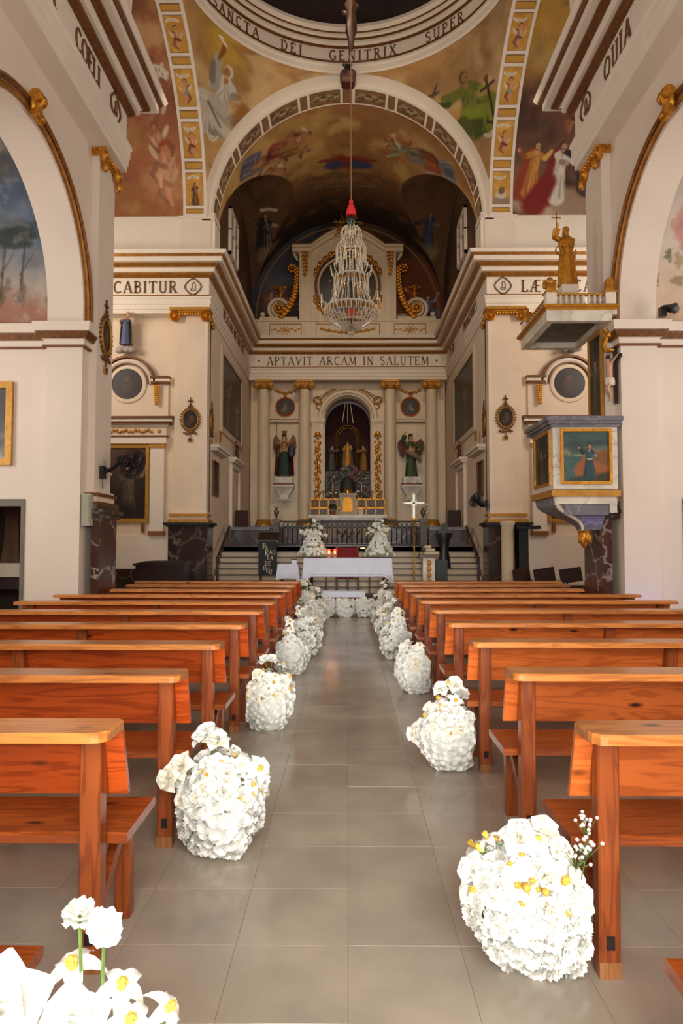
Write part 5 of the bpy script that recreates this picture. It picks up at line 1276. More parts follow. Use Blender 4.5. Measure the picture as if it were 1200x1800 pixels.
figurine('niche_figure', 'grey robed kneeling figure left of the niche arch', 'statue', (-.56, 24.3, 4.115), .95, col('robe_grey', '4c4a46', .6), rz=.6, rh=(-.05, -.35, 1.3), lh=(.15, -.35, 1.35))
figurine('niche_figure.001', 'yellow robed figure right of the niche arch', 'statue', (.56, 24.3, 4.115), .95, col('robe_yellow', '8a5f1e', .6), rz=-.6, rh=(-.2, -.35, 1.3), lh=(.05, -.35, 1.3))

# ---- angels on the corbels
a1 = figurine('angel_statue', 'crowned armoured angel in red cloak and green skirt on the left corbel', 'statue', (-2.2, RP - .33, 3.82), 1.5, col('armour_gilt', '8a6a38', .4, metal=.4), rh=(-.3, -.15, 1.35), lh=(.28, -.2, 1.05), cloak=col('cloak_red', '7a1a16', .6), cw=1.12, rw=.85)
robe(a1, col('skirt_green', '17382e', .6), 1.5, z0=.05, z1=.98, name='skirt', wide=.95)
wings(a1, col('wing_tan', '7c5a3c', .6), 1.5, .45, 1.78)
c = MB(); c.lathe([(.07, 1.52), (.08, 1.55), (.105, 1.61), (.08, 1.58), (.06, 1.53)], n=8, caps=False); c.build('crown', gold, a1, local=True)
MB().tube([(-.27, -.18, .9), (-.24, -.18, 1.95)], .012, 5).build('lance', silver, a1, local=True)
MB().ball((.26, -.24, .86), .14, .05, .22, 12, 8).build('shield', col('shield_blue', '1e2530', .4), a1, local=True)
a2 = figurine('angel_statue.001', 'green robed angel with raised right arm on the right corbel', 'statue', (2.2, RP - .33, 3.82), 1.5, col('robe_green', '3a4a2c', .6), rh=(-.22, -.1, 1.75), lh=(.32, -.2, 1.1), lean=-.02, rw=.85)
m = MB(); m.tube([(-.2, -.18, .9), (-.05, -.22, .8), (.1, -.2, .72), (.28, -.12, .62), (.3, -.1, .5)], [.06, .08, .085, .07, .04], 8); m.build('sash', col('sash_tan', '8a705a', .6), a2, local=True)
wings(a2, col('wing_brown', '6e3e2c', .6), 1.5, .52, 1.6)
# ------------------------------------------------------------------ pews
board_wood = wood_mat('pine_orange', 'dc7434', 'a44a18')
board_red = wood_mat('pine_red_orange', 'c4541a', '7e2a08')
rail_wood = wood_mat('pine_worn', 'd68a44', '9a5220', rough=0.32)
post_wood = wood_mat('pine_post', 'a0501f', '622810', knots=False)
seat_wood = wood_mat('pine_seat', 'a8541f', '702e0e', rough=0.3)
dark_hole = M('mortise_dark', '1a0c06', 0.8)
bare_wood = wood_mat('pine_bare', 'b07848', '8a5428', knots=False)

def board(x0, x1, poly, name, mat):
    """plank along x with a (y, z) section, small chamfer left to the section itself"""
    return MB().prism(poly, x0, x1, 'x').mesh(name, mat, smooth=0)

def upright(h, w, d, foot=0.0):
    """post authored along local x (so the grain runs up it); bevelled edges"""
    b = .006; q = [(-w / 2 + b, -d / 2), (w / 2 - b, -d / 2), (w / 2, -d / 2 + b), (w / 2, d / 2 - b), (w / 2 - b, d / 2), (-w / 2 + b, d / 2), (-w / 2, d / 2 - b), (-w / 2, -d / 2 + b)]
    return MB().prism([(y, z) for y, z in q], foot, h, 'x')

def pew_parts(sg, L, first):
    """sg = -1 left / +1 right of the aisle; local x runs from the aisle end outwards, y toward the altar"""
    X = lambda a, b: (a, b) if sg > 0 else (-b, -a)
    out = []
    # top rail: ledge with rounded aisle corners, worn pale on top
    c = .05; pts = [(c, -.17)] + [(c - c * sin(a), -.17 + c - c * cos(a)) for a in (.5, 1.1)] + [(0, -.12), (0, .015), (.015, .03), (L, .03), (L, -.17)]
    pts = [(sg * x, y) for x, y in pts]
    m = MB(); zb, zt = .842, .876; n = len(pts); ins = [(x + sg * .006 * (1 if i < 7 else -1), y + (.006 if y < -.1 else -.004)) for i, (x, y) in enumerate(pts)]
    m.add([(x, y, zb) for x, y in pts] + [(x, y, zt - .008) for x, y in pts] + [(x, y, zt) for x, y in ins],
          [tuple(range(n))] + [tuple(2 * n + i for i in range(n))] + [(i, (i + 1) % n, n + (i + 1) % n, n + i) for i in range(n)] + [(n + i, n + (i + 1) % n, 2 * n + (i + 1) % n, 2 * n + i) for i in range(n)])
    out.append(('top_rail', m.mesh('top_rail', rail_wood, 0), (0, 0, 0), (0, 0, 0), []))
    x0, x1 = X(.005, L - .005)
    out.append(('backrest', board(x0, x1, [(.012, .842), (.034, .842), (.118, .592), (.096, .586)], 'backrest', board_wood if sg > 0 else board_red), (0, 0, 0), (0, 0, 0), []))
    x0, x1 = X(.0, L)
    out.append(('seat', board(x0, x1, [(.07, .418), (.07, .448), (.078, .455), (.425, .455), (.437, .446), (.437, .418)], 'seat', seat_wood), (0, 0, 0), (0, 0, 0), []))
    x0, x1 = X(.1, L - .06)
    out.append(('seat_rail', board(x0, x1, [(.33, .35), (.33, .418), (.35, .418), (.35, .35)], 'seat_rail', post_wood), (0, 0, 0), (0, 0, 0), []))
    xs = [.108, L * .47, L - .12]
    rot = (0, -pi / 2, 0)
    for i, x in enumerate(xs):
        x *= sg
        lm = upright(.842, .07, .075, 0.0)
        lm.v = [(p[0], p[1] - (.02 * max(0, p[0] - .4) / .44), p[2]) for p in lm.v]
        subs = []
        if i == 0:
            hb = MB().box(.10, -.043, -.014, .145, -.036, .014).mesh('mortise', dark_hole, 0)
            fb = MB().prism([(-.0365, -.038), (.0, -.038), (.0, .038), (-.0365, .038)], 0.0, .055, 'x').mesh('foot_block', bare_wood, 0)
            subs = [('mortise', hb), ('foot_block', fb)]
        out.append(('leg', lm.mesh('leg', post_wood, 0), (x, .035, 0), rot, subs))
        out.append(('leg', upright(.418, .06, .065).mesh('leg', post_wood, 0), (x, .385, 0), rot, []))
        bm = MB().beam((x, .36, .395), (x, .065, .17), .035, .05)
        out.append(('brace', bm.mesh('brace', post_wood, 0), (0, 0, 0), (0, 0, 0), []))
    return out

ORD = ['nearest', 'second', 'third', 'fourth', 'fifth', 'sixth', 'seventh', 'eighth', 'ninth', 'tenth', 'farthest']
YL = [1.40, 2.45, 3.44, 4.45, 5.5, 6.57, 7.6, 8.6, 9.65, 10.7, 11.7]
YRT = [1.36, 2.44, 3.5, 4.56, 5.63, 6.7, 7.75, 8.7, 9.75, 10.75, 11.7]
cache = {}
for sg, ys in ((-1, YL), (1, YRT)):
    for i, y in enumerate(ys):
        L = 2.84 if i not in (8,) else 2.5
        if i == 9: L = 2.62
        if i == 10: L = 2.8
        side = 'left' if sg < 0 else 'right'
        look = 'orange stained pine pew' if i < 5 else 'red-brown stained pine pew'
        if i == 0: lab = 'pine pew beside the camera %s of the aisle, only its seat end showing' % side
        else: lab = '%s, %s row from the camera %s of the aisle' % (look, ORD[i - 1] if i > 1 else 'first whole', side)
        if i == 10: lab = 'red-brown stained pine pew %s of the aisle in the front row by the altar' % side
        t = thing('church_pew', lab, 'pew', (sg * .80, y, 0), sg * rng.uniform(-.004, .004), 'pews %s of the aisle' % side)
        k = (sg, L)
        if k not in cache: cache[k] = pew_parts(sg, L, i == 0)
        for nm, me, loc, rot, subs in cache[k]:
            o = link(nm, me, t); o.location = loc; o.rotation_euler = rot
            for sn, sm in subs:
                link(sn, sm, o)
# ------------------------------------------------------------------ flowers
petal = M('petal_white', 'fdfcf6', 0.6, var=.02, scale=30, sss=0.0)
for _m in (petal,):
    _nt = _m.node_tree; _o = _nt.nodes['Material Output']; _p = _nt.nodes['Principled BSDF']; _tr = nn(_nt, 'ShaderNodeBsdfTranslucent'); _tr.inputs[0].default_value = (.95, .95, .9, 1); _mx = nn(_nt, 'ShaderNodeMixShader'); _mx.inputs[0].default_value = .22
    _nt.links.new(_p.outputs[0], _mx.inputs[1]); _nt.links.new(_tr.outputs[0], _mx.inputs[2]); _nt.links.new(_mx.outputs[0], _o.inputs[0])
petal_cream = M('petal_cream', 'faf5e6', 0.6, var=.05, scale=30)
green = M('stem_green', '5f7a3a', 0.6, var=.25, scale=30)
green_dark = M('leaf_green', '3c4f2a', 0.6, var=.3, scale=30)
yellow_c = M('stamen_yellow', 'e2b84a', 0.6, var=.2, scale=60)
twig = M('twig_brown', '4a4030', 0.7)

def multi(name, groups, smooth=0):
    """one mesh from several (MB, material) groups"""
    v, f, mi = [], [], []
    for k, (mb, mat) in enumerate(groups):
        b = len(v); v += mb.v; f += [tuple(b + i for i in q) for q in mb.f]; mi += [k] * len(mb.f)
    me = bpy.data.meshes.new(name); me.from_pydata(v, [], f)
    for _, mat in groups: me.materials.append(mat)
    me.polygons.foreach_set('material_index', mi)
    me.polygons.foreach_set('use_smooth', [True] * len(f))
    if smooth: me.set_sharp_from_angle(angle=radians(smooth))
    return me

def ruffle(mb, r, z, n, amp, rr, tilt=.5):
    """wavy-edged disc of petals"""
    vs = [(0, 0, z - .3 * r)]
    for ring, (q, zz) in enumerate(((.55, 0), (1, tilt))):
        for i in range(n):
            a = 2 * pi * i / n + rr.uniform(-.1, .1); k = q * r * (1 + rr.uniform(-.16, .12))
            vs.append((k * cos(a), k * sin(a), z + zz * r * .5 + amp * r * (1 if i % 2 else -1) * q + rr.uniform(-.04, .04) * r))
    fs = [(0, 1 + i, 1 + (i + 1) % n) for i in range(n)] + [(1 + i, 1 + n + i, 1 + n + (i + 1) % n, 1 + (i + 1) % n) for i in range(n)]
    mb.add(vs, fs)
def carnation(seed, r=.034):
    rr = random.Random(seed); m = MB()
    ruffle(m, r, -.006, 22, .1, rr, .1); ruffle(m, r * .92, .004, 20, .12, rr, .45); ruffle(m, r * .74, .011, 16, .15, rr, .8); ruffle(m, r * .55, .016, 12, .18, rr, 1.1); ruffle(m, r * .34, .02, 9, .25, rr, 1.5)
    return m
def petal_shape(m, L, W, a, tilt, curl, z0=0.0, n=5, notch=0.0):
    vs = []
    for i in range(n + 1):
        t = i / n; w = W * sin(pi * min(1, .12 + .88 * t) ** .8) * (.98 if t < 1 else .5) * .5 + .002
        x = L * t * cos(tilt + curl * t); z = L * t * sin(tilt + curl * t)
        for s in (-1, 0, 1):
            p = Vector((x, s * w, z0 + z + (abs(s) * w * .35)))
            vs.append((p.x * cos(a) - p.y * sin(a), p.x * sin(a) + p.y * cos(a), p.z))
    fs = [(i * 3 + j, i * 3 + j + 1, i * 3 + j + 4, i * 3 + j + 3) for i in range(n) for j in range(2)]
    m.add(vs, fs)
def rose(seed, r=.045):
    rr = random.Random(seed); m = MB()
    for k, (n, L, ti, cu, z) in enumerate(((5, 1.15, .55, -.5, -.012), (5, .95, .95, -.25, -.004), (4, .75, 1.25, .1, 0), (3, .5, 1.45, .3, .004))):
        for i in range(n): petal_shape(m, r * L, r * 1.25, 2 * pi * i / n + k * .6 + rr.uniform(-.1, .1), ti, cu, z)
    return m
def open_flower(seed, r=.05, n=6, tilt=.2, curl=-.5, W=.62):
    rr = random.Random(seed); m = MB()
    for i in range(n): petal_shape(m, r * rr.uniform(.92, 1.08), r * W, 2 * pi * i / n + rr.uniform(-.1, .1), tilt + rr.uniform(-.1, .1), curl, 0)
    c = MB(); c.ball((0, 0, .012), r * .16, r * .16, r * .3, 8, 5)
    for i in range(6): a = i * 1.05; c.ball((r * .14 * cos(a), r * .14 * sin(a), .02), .004, .004, .006, 5, 4)
    return m, c
def sprig(seed, h=.16):
    """gypsophila: forked twigs ended by small white balls"""
    rr = random.Random(seed); s = MB(); b = MB()
    s.tube([(0, 0, 0), (.01, 0, h * .5), (.02, .0, h * .7)], .002, 4)
    for i in range(16):
        p = Vector((.02 + rr.uniform(-.05, .05), rr.uniform(-.04, .04), h * rr.uniform(.75, 1.1))); s.tube([(.01, 0, h * .55), p], .0012, 3)
        b.ball(p, .008, .008, .007, 6, 4)
    return b, s
def bud(seed):
    b = MB(); b.ball((0, 0, .012), .011, .011, .016, 7, 5); s = MB(); s.lathe([(.004, -.01), (.01, .0), (.0085, .01)], n=7); return b, s
ME = {}
for k in range(4):
    ME['carnation%d' % k] = multi('carnation', [(carnation(k), petal)])
    ME['rose%d' % k] = multi('rose', [(rose(k + 20), petal_cream if k % 2 else petal)])
for k in range(3):
    m, c = open_flower(40 + k); ME['open%d' % k] = multi('open_flower', [(m, petal), (c, yellow_c)])
    m, c = open_flower(60 + k, .06, 5, .6, -1.0, .5); ME['lily%d' % k] = multi('lily', [(m, petal), (c, yellow_c)])
b, s_ = sprig(3); ME['sprig'] = multi('gypsophila', [(b, petal), (s_, green)])
b, s_ = bud(1); ME['bud'] = multi('flower_bud', [(b, yellow_c), (s_, green)])
lf = MB(); petal_shape(lf, .07, .03, 0, .4, -.6); ME['leaf'] = multi('leaf', [(lf, green_dark)])

NM = {'carnation': 'carnation_head', 'rose': 'rose_head', 'open': 'open_flower', 'lily': 'lily_flower', 'sprig': 'gypsophila_sprig', 'bud': 'flower_bud', 'leaf': 'leaf'}
def put(key, root, p, nrm, sc=1.0, spin=0.0):
    o = link(NM[''.join(c for c in key if not c.isdigit())], ME[key], root)
    q = Vector(nrm).normalized().to_track_quat('Z', 'Y')
    o.rotation_mode = 'QUATERNION'; o.rotation_quaternion = q @ Matrix.Rotation(spin, 3, 'Z').to_quaternion()
    o.location = p; o.scale = (sc, sc, sc); return o
def join_into(mb, key, p, nrm, sc, spin):
    me = ME[key]; R = (Vector(nrm).normalized().to_track_quat('Z', 'Y') @ Matrix.Rotation(spin, 3, 'Z').to_quaternion()).to_matrix()
    P = Vector(p); b = len(mb.v)
    mb.v += [tuple(P + R @ (v.co * sc)) for v in me.vertices]; mb.f += [tuple(b + i for i in q.vertices) for q in me.polygons]

def prof_r(t, wide=1.0): # silhouette of an arrangement, t = height share of the dense part
    return (.130 + .092 * sin(min(1, t * 1.15) * pi * .8)) * wide * (1.0 if t < .72 else max(.25, 1 - ((t - .72) / .36) ** 2))
def pewhit(loc, p):
    x, z = abs(loc[0] + p[0]), loc[2] + p[2]
    return loc[1] < 13 and (x > .80 or (x > .735 and z > .36))
def arrangement(loc, label, seed, H=.44, near=True, wide=1.0, top=None, deep=.85, group='white flower arrangements lining the aisle', n_base=200, n_top=26, name='flower_arrangement', square=False, cone=False):
    rr = random.Random(seed)
    t = thing(name, label, 'flowers', loc, 0, group)
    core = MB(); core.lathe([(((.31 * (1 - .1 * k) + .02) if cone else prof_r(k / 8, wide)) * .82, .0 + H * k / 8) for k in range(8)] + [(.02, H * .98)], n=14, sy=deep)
    core.build('bloom_core', M_gap_shade if not near else M_core, t, local=True)  # filler body that blocks the view between the blooms
    joined = MB()
    cnt = 0; tries = 0; pts = []
    while cnt < n_base and tries < 6000:
        tries += 1
        h = rr.random() ** .9; a = rr.uniform(0, 2 * pi)
        r = prof_r(h, wide) * (1 + .10 * sin(3 * a + seed) + .06 * sin(5 * a + h * 4)) * rr.uniform(.96, 1.08)
        if cone: r = (.31 * (1 - .82 * h) + .02) * rr.uniform(.9, 1.08)
        if square: r = prof_r(min(h, .6), wide) * (cos(a) ** 6 + sin(a) ** 6) ** (-1 / 6) * rr.uniform(.95, 1.0)
        p = Vector((r * cos(a), r * sin(a) * deep, .028 + H * h))
        if square: p.x = max(-.158, min(.158, p.x))
        if any((p - q).length < (.031 if near else .037) for q in pts) or pewhit(loc, p): continue
        pts.append(p); cnt += 1
        nrm = Vector((cos(a), sin(a), (h - .35) * 1.3 + rr.uniform(-.25, .25)))
        key = 'carnation%d' % rr.randrange(4) if h < .55 or rr.random() < .45 else rr.choice(['rose0', 'rose1', 'rose2', 'open0', 'rose3', 'open1'])
        sc = rr.uniform(.9, 1.3)
        if near: put(key, t, p, nrm, sc, rr.uniform(0, 6))
        else: join_into(joined, key, p, nrm, sc, rr.uniform(0, 6))
    stems = MB(); T = top or .62
    for k in range(n_top):
        a = rr.uniform(0, 2 * pi); u = rr.random()
        p = Vector(((.06 + .2 * u) * cos(a) * wide, (.06 + .17 * u) * sin(a) * deep, H * .75 + (T - H * .75) * rr.uniform(.15, 1) * (1.1 - .55 * u)))
        if square: p.x *= .6
        if pewhit(loc, p): continue
        nrm = Vector((cos(a) * .8, sin(a) * .8 - .35, .8))
        key = rr.choice(['rose0', 'rose1', 'rose2', 'carnation0', 'carnation2', 'open0', 'open1', 'open2', 'lily0', 'lily1', 'bud'])
        q = Vector((p.x * .35, p.y * .35, H * .55)); stems.tube([q, q.lerp(p, .6) + Vector((0, 0, .03)), p], .0028, 4)
        put(key, t, p, nrm, rr.uniform(.95, 1.35), rr.uniform(0, 6))
    for k in range(7):
        a = rr.uniform(0, 6.28); lp = Vector((.17 * cos(a) * wide, .15 * sin(a), H * rr.uniform(.3, .9)))
        if pewhit(loc, lp * 1.35): continue
        put('leaf', t, lp, (cos(a), sin(a), .6), rr.uniform(.7, 1.1), rr.uniform(0, 6))
    stems.build('stems', green, t, local=True)
    if not near: joined.build('carnation_mass', petal, t, local=True, smooth=180, kind='stuff')
    return t
M_gap_shade = M('core_gap_shade', '8d9070', .9, var=.3, scale=30)  # far cores: shade in the gaps between blooms put into the colour
M_core = M('core_pale', 'dadccb', .9, var=.25, scale=30)  # pale filler colour for the near cores

def tall(t, base, tip, key, sc=1.3, nrm=None):
    b, e = Vector(base), Vector(tip)
    MB().tube([b, b.lerp(e, .5) + Vector((.006, 0, .01)), e], .0035, 5).build('flower_stalk', green, t, local=True)
    return put(key, t, e, nrm or (e - b), sc, .4)

# left of the aisle
f0 = arrangement((-.64, 1.36, 0), 'white flower arrangement cut off at the bottom left corner of the picture', 101, H=.40, top=.56, wide=.95)
for b, e, k, s, nr in (((.12, 0, .45), (.118, .0, .778), 'carnation1', 1.0, (.15, -.1, 1)), ((.15, 0, .45), (.17, -.01, .76), 'carnation3', 1.1, (.5, -.3, .8)),
                       ((.2, -.04, .38), (.30, -.04, .628), 'lily0', .85, (.7, -.2, .7)), ((.15, -.02, .38), (.235, -.06, .615), 'lily1', 1.0, (.4, -.4, .9)), ((.14, -.02, .4), (.20, .0, .64), 'lily2', 1.0, (.3, -.3, .9)),
                       ((.05, -.05, .42), (.12, -.05, .60), 'rose0', 1.6, (.1, -.7, .6)), ((.04, 0, .42), (.10, .02, .665), 'lily1', 1.1, (-.1, -.3, .9)), ((.0, -.05, .42), (.0, -.08, .645), 'rose2', 2.0, (.1, -.8, .5)), ((.0, -.05, .42), (.05, -.1, .56), 'rose1', 1.9, (.1, -.8, .5)), ((.06, -.05, .42), (.17, -.08, .54), 'open1', 1.4, (.3, -.8, .4))):
    tall(f0, b, e, k, s, nr)
f1 = arrangement((-.63, 3.42, 0), 'rounded white flower arrangement by the second pew left of the aisle', 112, H=.42, top=.50, wide=.92)
for b, e, k, s in (((-.02, 0, .42), (-.06, -.02, .575), 'rose0', 1.5), ((-.02, 0, .42), (-.01, -.03, .54), 'rose1', 1.5), ((-.02, 0, .42), (-.09, -.02, .55), 'rose2', 1.3), ((-.1, 0, .36), (-.215, -.16, .40), 'rose3', 1.4), ((-.1, 0, .36), (-.17, -.10, .44), 'rose1', 1.5), ((.1, 0, .36), (.2, -.06, .42), 'rose0', 1.3), ((.1, 0, .3), (.21, -.06, .36), 'carnation2', 1.3)): tall(f1, b, e, k, s)
f2 = arrangement((-.65, 5.66, 0), 'slim white flower arrangement by the fourth pew left of the aisle', 123, H=.38, top=.50, wide=.80)
for b, e, k, s in (((0, 0, .38), (-.03, -.02, .55), 'rose0', 1.4), ((0, 0, .38), (.03, -.02, .56), 'rose2', 1.3), ((.06, 0, .33), (.17, -.05, .42), 'lily0', 1.1), ((.05, 0, .36), (.11, 0, .51), 'open1', 1.0), ((-.05, 0, .36), (-.08, -.08, .45), 'rose1', 1.2)): tall(f2, b, e, k, s)
# right of the aisle
r1 = arrangement((.675, 2.54, 0), 'largest white flower arrangement beside the nearest right pew, with a gypsophila sprig', 205, H=.39, top=.44, wide=.96)
for b, e, k, s, nr in (((.08, -.1, .33), (.135, -.14, .42), 'sprig', .85, (.15, 0, 1)), ((.07, -.1, .3), (.115, -.15, .34), 'sprig', .95, (.25, -.1, 1)), ((.07, -.1, .3), (.105, -.12, .31), 'sprig', .9, (-.1, -.2, 1)), ((-.1, 0, .3), (-.23, -.05, .34), 'rose0', 1.4, (-.7, -.5, .3)), ((-.1, 0, .3), (-.18, -.06, .34), 'rose2', 1.3, (-.4, -.7, .3)),
                       ((-.08, 0, .36), (-.17, -.02, .44), 'open0', 1.1, (-.6, .2, .9)), ((-.1, 0, .33), (-.19, -.02, .40), 'bud', 1.3, (-.7, -.2, .6)), ((-.03, -.1, .3), (-.08, -.2, .36), 'bud', 1.5, (-.2, -1, .3)), ((0, -.1, .3), (-.02, -.2, .345), 'bud', 1.2, (0, -1, .3)), ((0, 0, .4), (-.06, -.04, .455), 'rose1', 1.6, (-.1, -.5, .9)), ((0, 0, .4), (.02, -.04, .47), 'rose3', 1.55, (.1, -.4, .9)), ((0, 0, .4), (.06, -.08, .42), 'rose0', 1.4, (.2, -.7, .6))): tall(r1, b, e, k, s, nr)
r2 = arrangement((.705, 4.7, 0), 'white flower arrangement by the third pew right of the aisle, spilling left', 216, H=.38, top=.46, wide=.92)
for b, e, k, s, nr in (((-.1, 0, .25), (-.26, -.04, .23), 'rose1', 1.5, (-1, -.4, .1)), ((0, 0, .4), (-.07, 0, .52), 'rose0', 1.4, (-.2, -.4, .9)), ((0, 0, .4), (.02, 0, .55), 'rose2', 1.5, (.1, -.5, .8)), ((0, 0, .4), (-.02, 0, .54), 'bud', 1.4, (0, 0, 1)), ((.05, 0, .4), (.07, -.03, .49), 'carnation1', 1.4, (.3, -.3, .9))): tall(r2, b, e, k, s, nr)
r3 = arrangement((.70, 7.05, 0), 'white flower arrangement by the fifth pew right of the aisle', 227, H=.40, top=.53, wide=.85)
arrangement((-.67, 7.98, 0), 'white flower arrangement with upright stems by the sixth pew left of the aisle', 134, H=.38, top=.62, near=False, n_top=24, wide=.78)
for x, y, lab, sd in ((-.60, 9.25, 'white flowers by the seventh pew left of the aisle, behind the upright ones', 145), (-.62, 10.45, 'white flowers by the eighth pew left of the aisle', 156), (-.62, 11.7, 'white flowers by the ninth pew left of the aisle', 167), (-.64, 12.95, 'farthest white flowers left of the aisle, next to the low hedge', 178),
                     (.66, 9.05, 'white flowers by the seventh pew right of the aisle', 238), (.67, 10.3, 'white flowers by the eighth pew right of the aisle', 249), (.66, 11.7, 'white flowers by the ninth pew right of the aisle', 250), (.66, 12.95, 'farthest white flowers right of the aisle, next to the low hedge', 261)):
    arrangement((x, y, 0), lab, sd, H=.42, top=.68, near=False, n_top=22, wide=.95, n_base=110)
# low hedge across the aisle before the kneeler, with two taller ends
for i, x in enumerate((-.452, -.05, .352)):
    arrangement((x, 14.2, 0), 'low box of white flowers across the aisle, %s of three' % ('leftmost', 'middle', 'rightmost')[i], 300 + i, H=.33, top=.42, near=False, n_top=14, wide=.78, n_base=130, square=True, group='low boxes of white flowers across the aisle', name='flower_box')
for x, s in ((-.93, 'left'), (.84, 'right')):
    arrangement((x, 14.3, 0), 'tall white flower cluster at the %s end of the low flower boxes' % s, 320 + int(x > 0), H=.5, top=.86, near=False, n_top=24, wide=.95, n_base=120)
# ------------------------------------------------------------------ presbytery furniture
linen = M('white_linen', 'dfe2f2', 0.8, var=.04, scale=5, bump=.08, bscale=40)
red_velvet = M('red_velvet', '7a1018', 0.85, var=.15, scale=9)
wax = col('candle_wax', 'e8dcc0', .5)
t = thing('altar_table', 'dark wooden altar table under the white lace cloth', 'table', (0, 15.6, .3))
MB().box(-.95, 15.28, 1.13, .95, 15.92, 1.185).build('tabletop', dark_wood, t, smooth=0)
for x in (-.85, .85):
    for y in (15.35, 15.85): MB().lathe([(.05, .3), (.06, .36), (.035, .45), (.05, .75), (.035, 1.0), (.05, 1.13)], (x, y, 0), 10).build('leg', dark_wood, t)
for x in (-.5, -.25, 0, .25, .5): MB().lathe([(.018, .3), (.018, 1.13)], (x, 15.8, 0), 8).build('baluster', silver, t)
# cloth: top, scalloped front drop with lace band, longer corner falls
def cloth(name, label, x0, x1, y0, y1, zt, drop, corner, parent_cat='tablecloth', lace=True):
    t = thing(name, label, parent_cat, ((x0 + x1) / 2, (y0 + y1) / 2, zt))
    n = 96; m = MB(); P = []
    per = [(x0, y1), (x0, y0), (x1, y0), (x1, y1)]
    pts = []
    L = [y1 - y0, x1 - x0, y1 - y0]; tot = sum(L)
    for i in range(n + 1):
        d = tot * i / n
        if d <= L[0]: p = (x0, y1 - d); nr = (-1, 0); e = min(d, L[0] - d); ce = (L[0] - d)
        elif d <= L[0] + L[1]: q = d - L[0]; p = (x0 + q, y0); nr = (0, -1); ce = min(q, L[1] - q)
        else: q = d - L[0] - L[1]; p = (x1, y0 + q); nr = (1, 0); ce = q
        pts.append((p, nr, ce, d))
    rows = [0, .02, .3, .6, .8, 1.0]
    G = np.zeros((n + 1, len(rows), 3))
    for i, (p, nr, ce, d) in enumerate(pts):
        c = max(0, 1 - ce / .16); dr = drop + (corner - drop) * c
        for j, r in enumerate(rows):
            o = .006 + .02 * r * (1 + .7 * sin(d * 21) * r) + .02 * c * r
            G[i, j] = (p[0] + nr[0] * o + (.02 * c * r * (-1 if p[0] < (x0 + x1) / 2 else 1)), p[1] + nr[1] * o, zt + .004 - dr * r)
    m.grid(G); m.add([(x0 - .005, y0 - .005, zt + .005), (x1 + .005, y0 - .005, zt + .005), (x1 + .005, y1 + .005, zt + .005), (x0 - .005, y1 + .005, zt + .005)], [(0, 1, 2, 3)])
    m.build('cloth', linen, t, smooth=50)
    if lace:
        lm = MB(); k = 0
        for i in range(0, n, 1):
            a, b = Vector(G[i, -1]), Vector(G[i + 1, -1]); mid = (a + b) / 2 + Vector((0, -.004, 0))
            lm.add([a, b, b.lerp(mid, .3) - Vector((0, 0, .02)), mid - Vector((0, 0, .035)), a.lerp(mid, .3) - Vector((0, 0, .02))], [(0, 1, 2, 3, 4)])
            u = Vector(G[i, -2]); lm.ball(((a + u) / 2) + Vector((0, -.004, 0)), .008, .004, .012, 5, 4)
        lm.build('lace_hem', M('lace_grey', '9c94a4', .8, var=.1), t, smooth=0, kind='stuff')
    return t
cloth('altar_cloth', 'white cloth with scalloped lace hem over the altar table', -.98, .98, 15.25, 15.95, 1.19, .40, .56)
t = thing('side_table', 'small credence table under a plain white cloth left of the altar table', 'table', (-1.35, 15.75, .3))
MB().box(-1.56, 15.55, 1.0, -1.16, 15.95, 1.04).build('tabletop', dark_wood, t, smooth=0)
for x in (-1.52, -1.2):
    for y in (15.59, 15.91): MB().box(x - .02, y - .02, .3, x + .02, y + .02, 1.0).build('leg', dark_wood, t, smooth=0)
cloth('side_table_cloth', 'plain white cloth over the small table left of the altar', -1.58, -1.14, 15.53, 15.97, 1.05, .32, .36, lace=False)
t = thing('cruet_box', 'small white box with a dark lid on the side table', 'box', (-1.22, 15.7, 1.055))
MB().box(-1.29, 15.65, 1.06, -1.17, 15.75, 1.15).build('box_body', linen, t, smooth=0); MB().box(-1.3, 15.64, 1.15, -1.16, 15.76, 1.165).build('lid', iron, t, smooth=0)
# bouquets on the altar table
for x, s, sd, tp in ((-.80, 'left', 401, .78), (.72, 'right', 402, .82)):
    arrangement((x, 15.6, 1.23), 'pyramid of white flowers on the %s end of the altar cloth' % s, sd, H=.5, top=tp, near=False, n_top=34, wide=1.25, n_base=150, deep=.75, cone=True, group='white bouquets on the altar table', name='altar_bouquet')
# lit candles in red glasses
glass_red = M('red_glass', 'c05040', .1, alpha=.3, var=.1)
flame = M('candle_flame', 'ffb860', .5, emit=30)
for i, x in enumerate((-.42, -.29)):
    t = thing('candle_glass', 'lit candle in a reddish glass on the altar, %s of the pair' % ('left' if i == 0 else 'right'), 'candle', (x, 15.34, 1.196), group='pair of lit candles on the altar')
    MB().lathe([(.05, 1.198), (.052, 1.40), (.048, 1.40), (.046, 1.21)], (x, 15.34, 0), 16, caps=False).build('glass', glass_red, t)
    MB().lathe([(.04, 1.2), (.04, 1.29), (0, 1.295)], (x, 15.34, 0), 12).build('wax', wax, t)
    MB().ball((x, 15.34, 1.325), .016, .016, .034, 8, 6).build('flame', flame, t)
    l = bpy.data.lights.new('candle_light', 'POINT'); l.energy = .7; l.color = (1, .5, .25); l.shadow_soft_size = .02
    lo = bpy.data.objects.new('candle_light', l); COL.objects.link(lo); lo.location = (x, 15.34, 1.375)
t = thing('table_crucifix', 'thin small crucifix standing on the altar right of the red chair', 'cross', (.34, 15.4, 1.196))
MB().lathe([(.04, 1.197), (.03, 1.21), (.008, 1.22), (.008, 1.5)], (.34, 15.4, 0), 8).build('stem', brass, t); MB().box(.29, 15.395, 1.41, .39, 15.405, 1.425).build('crossbar', brass, t, smooth=0)
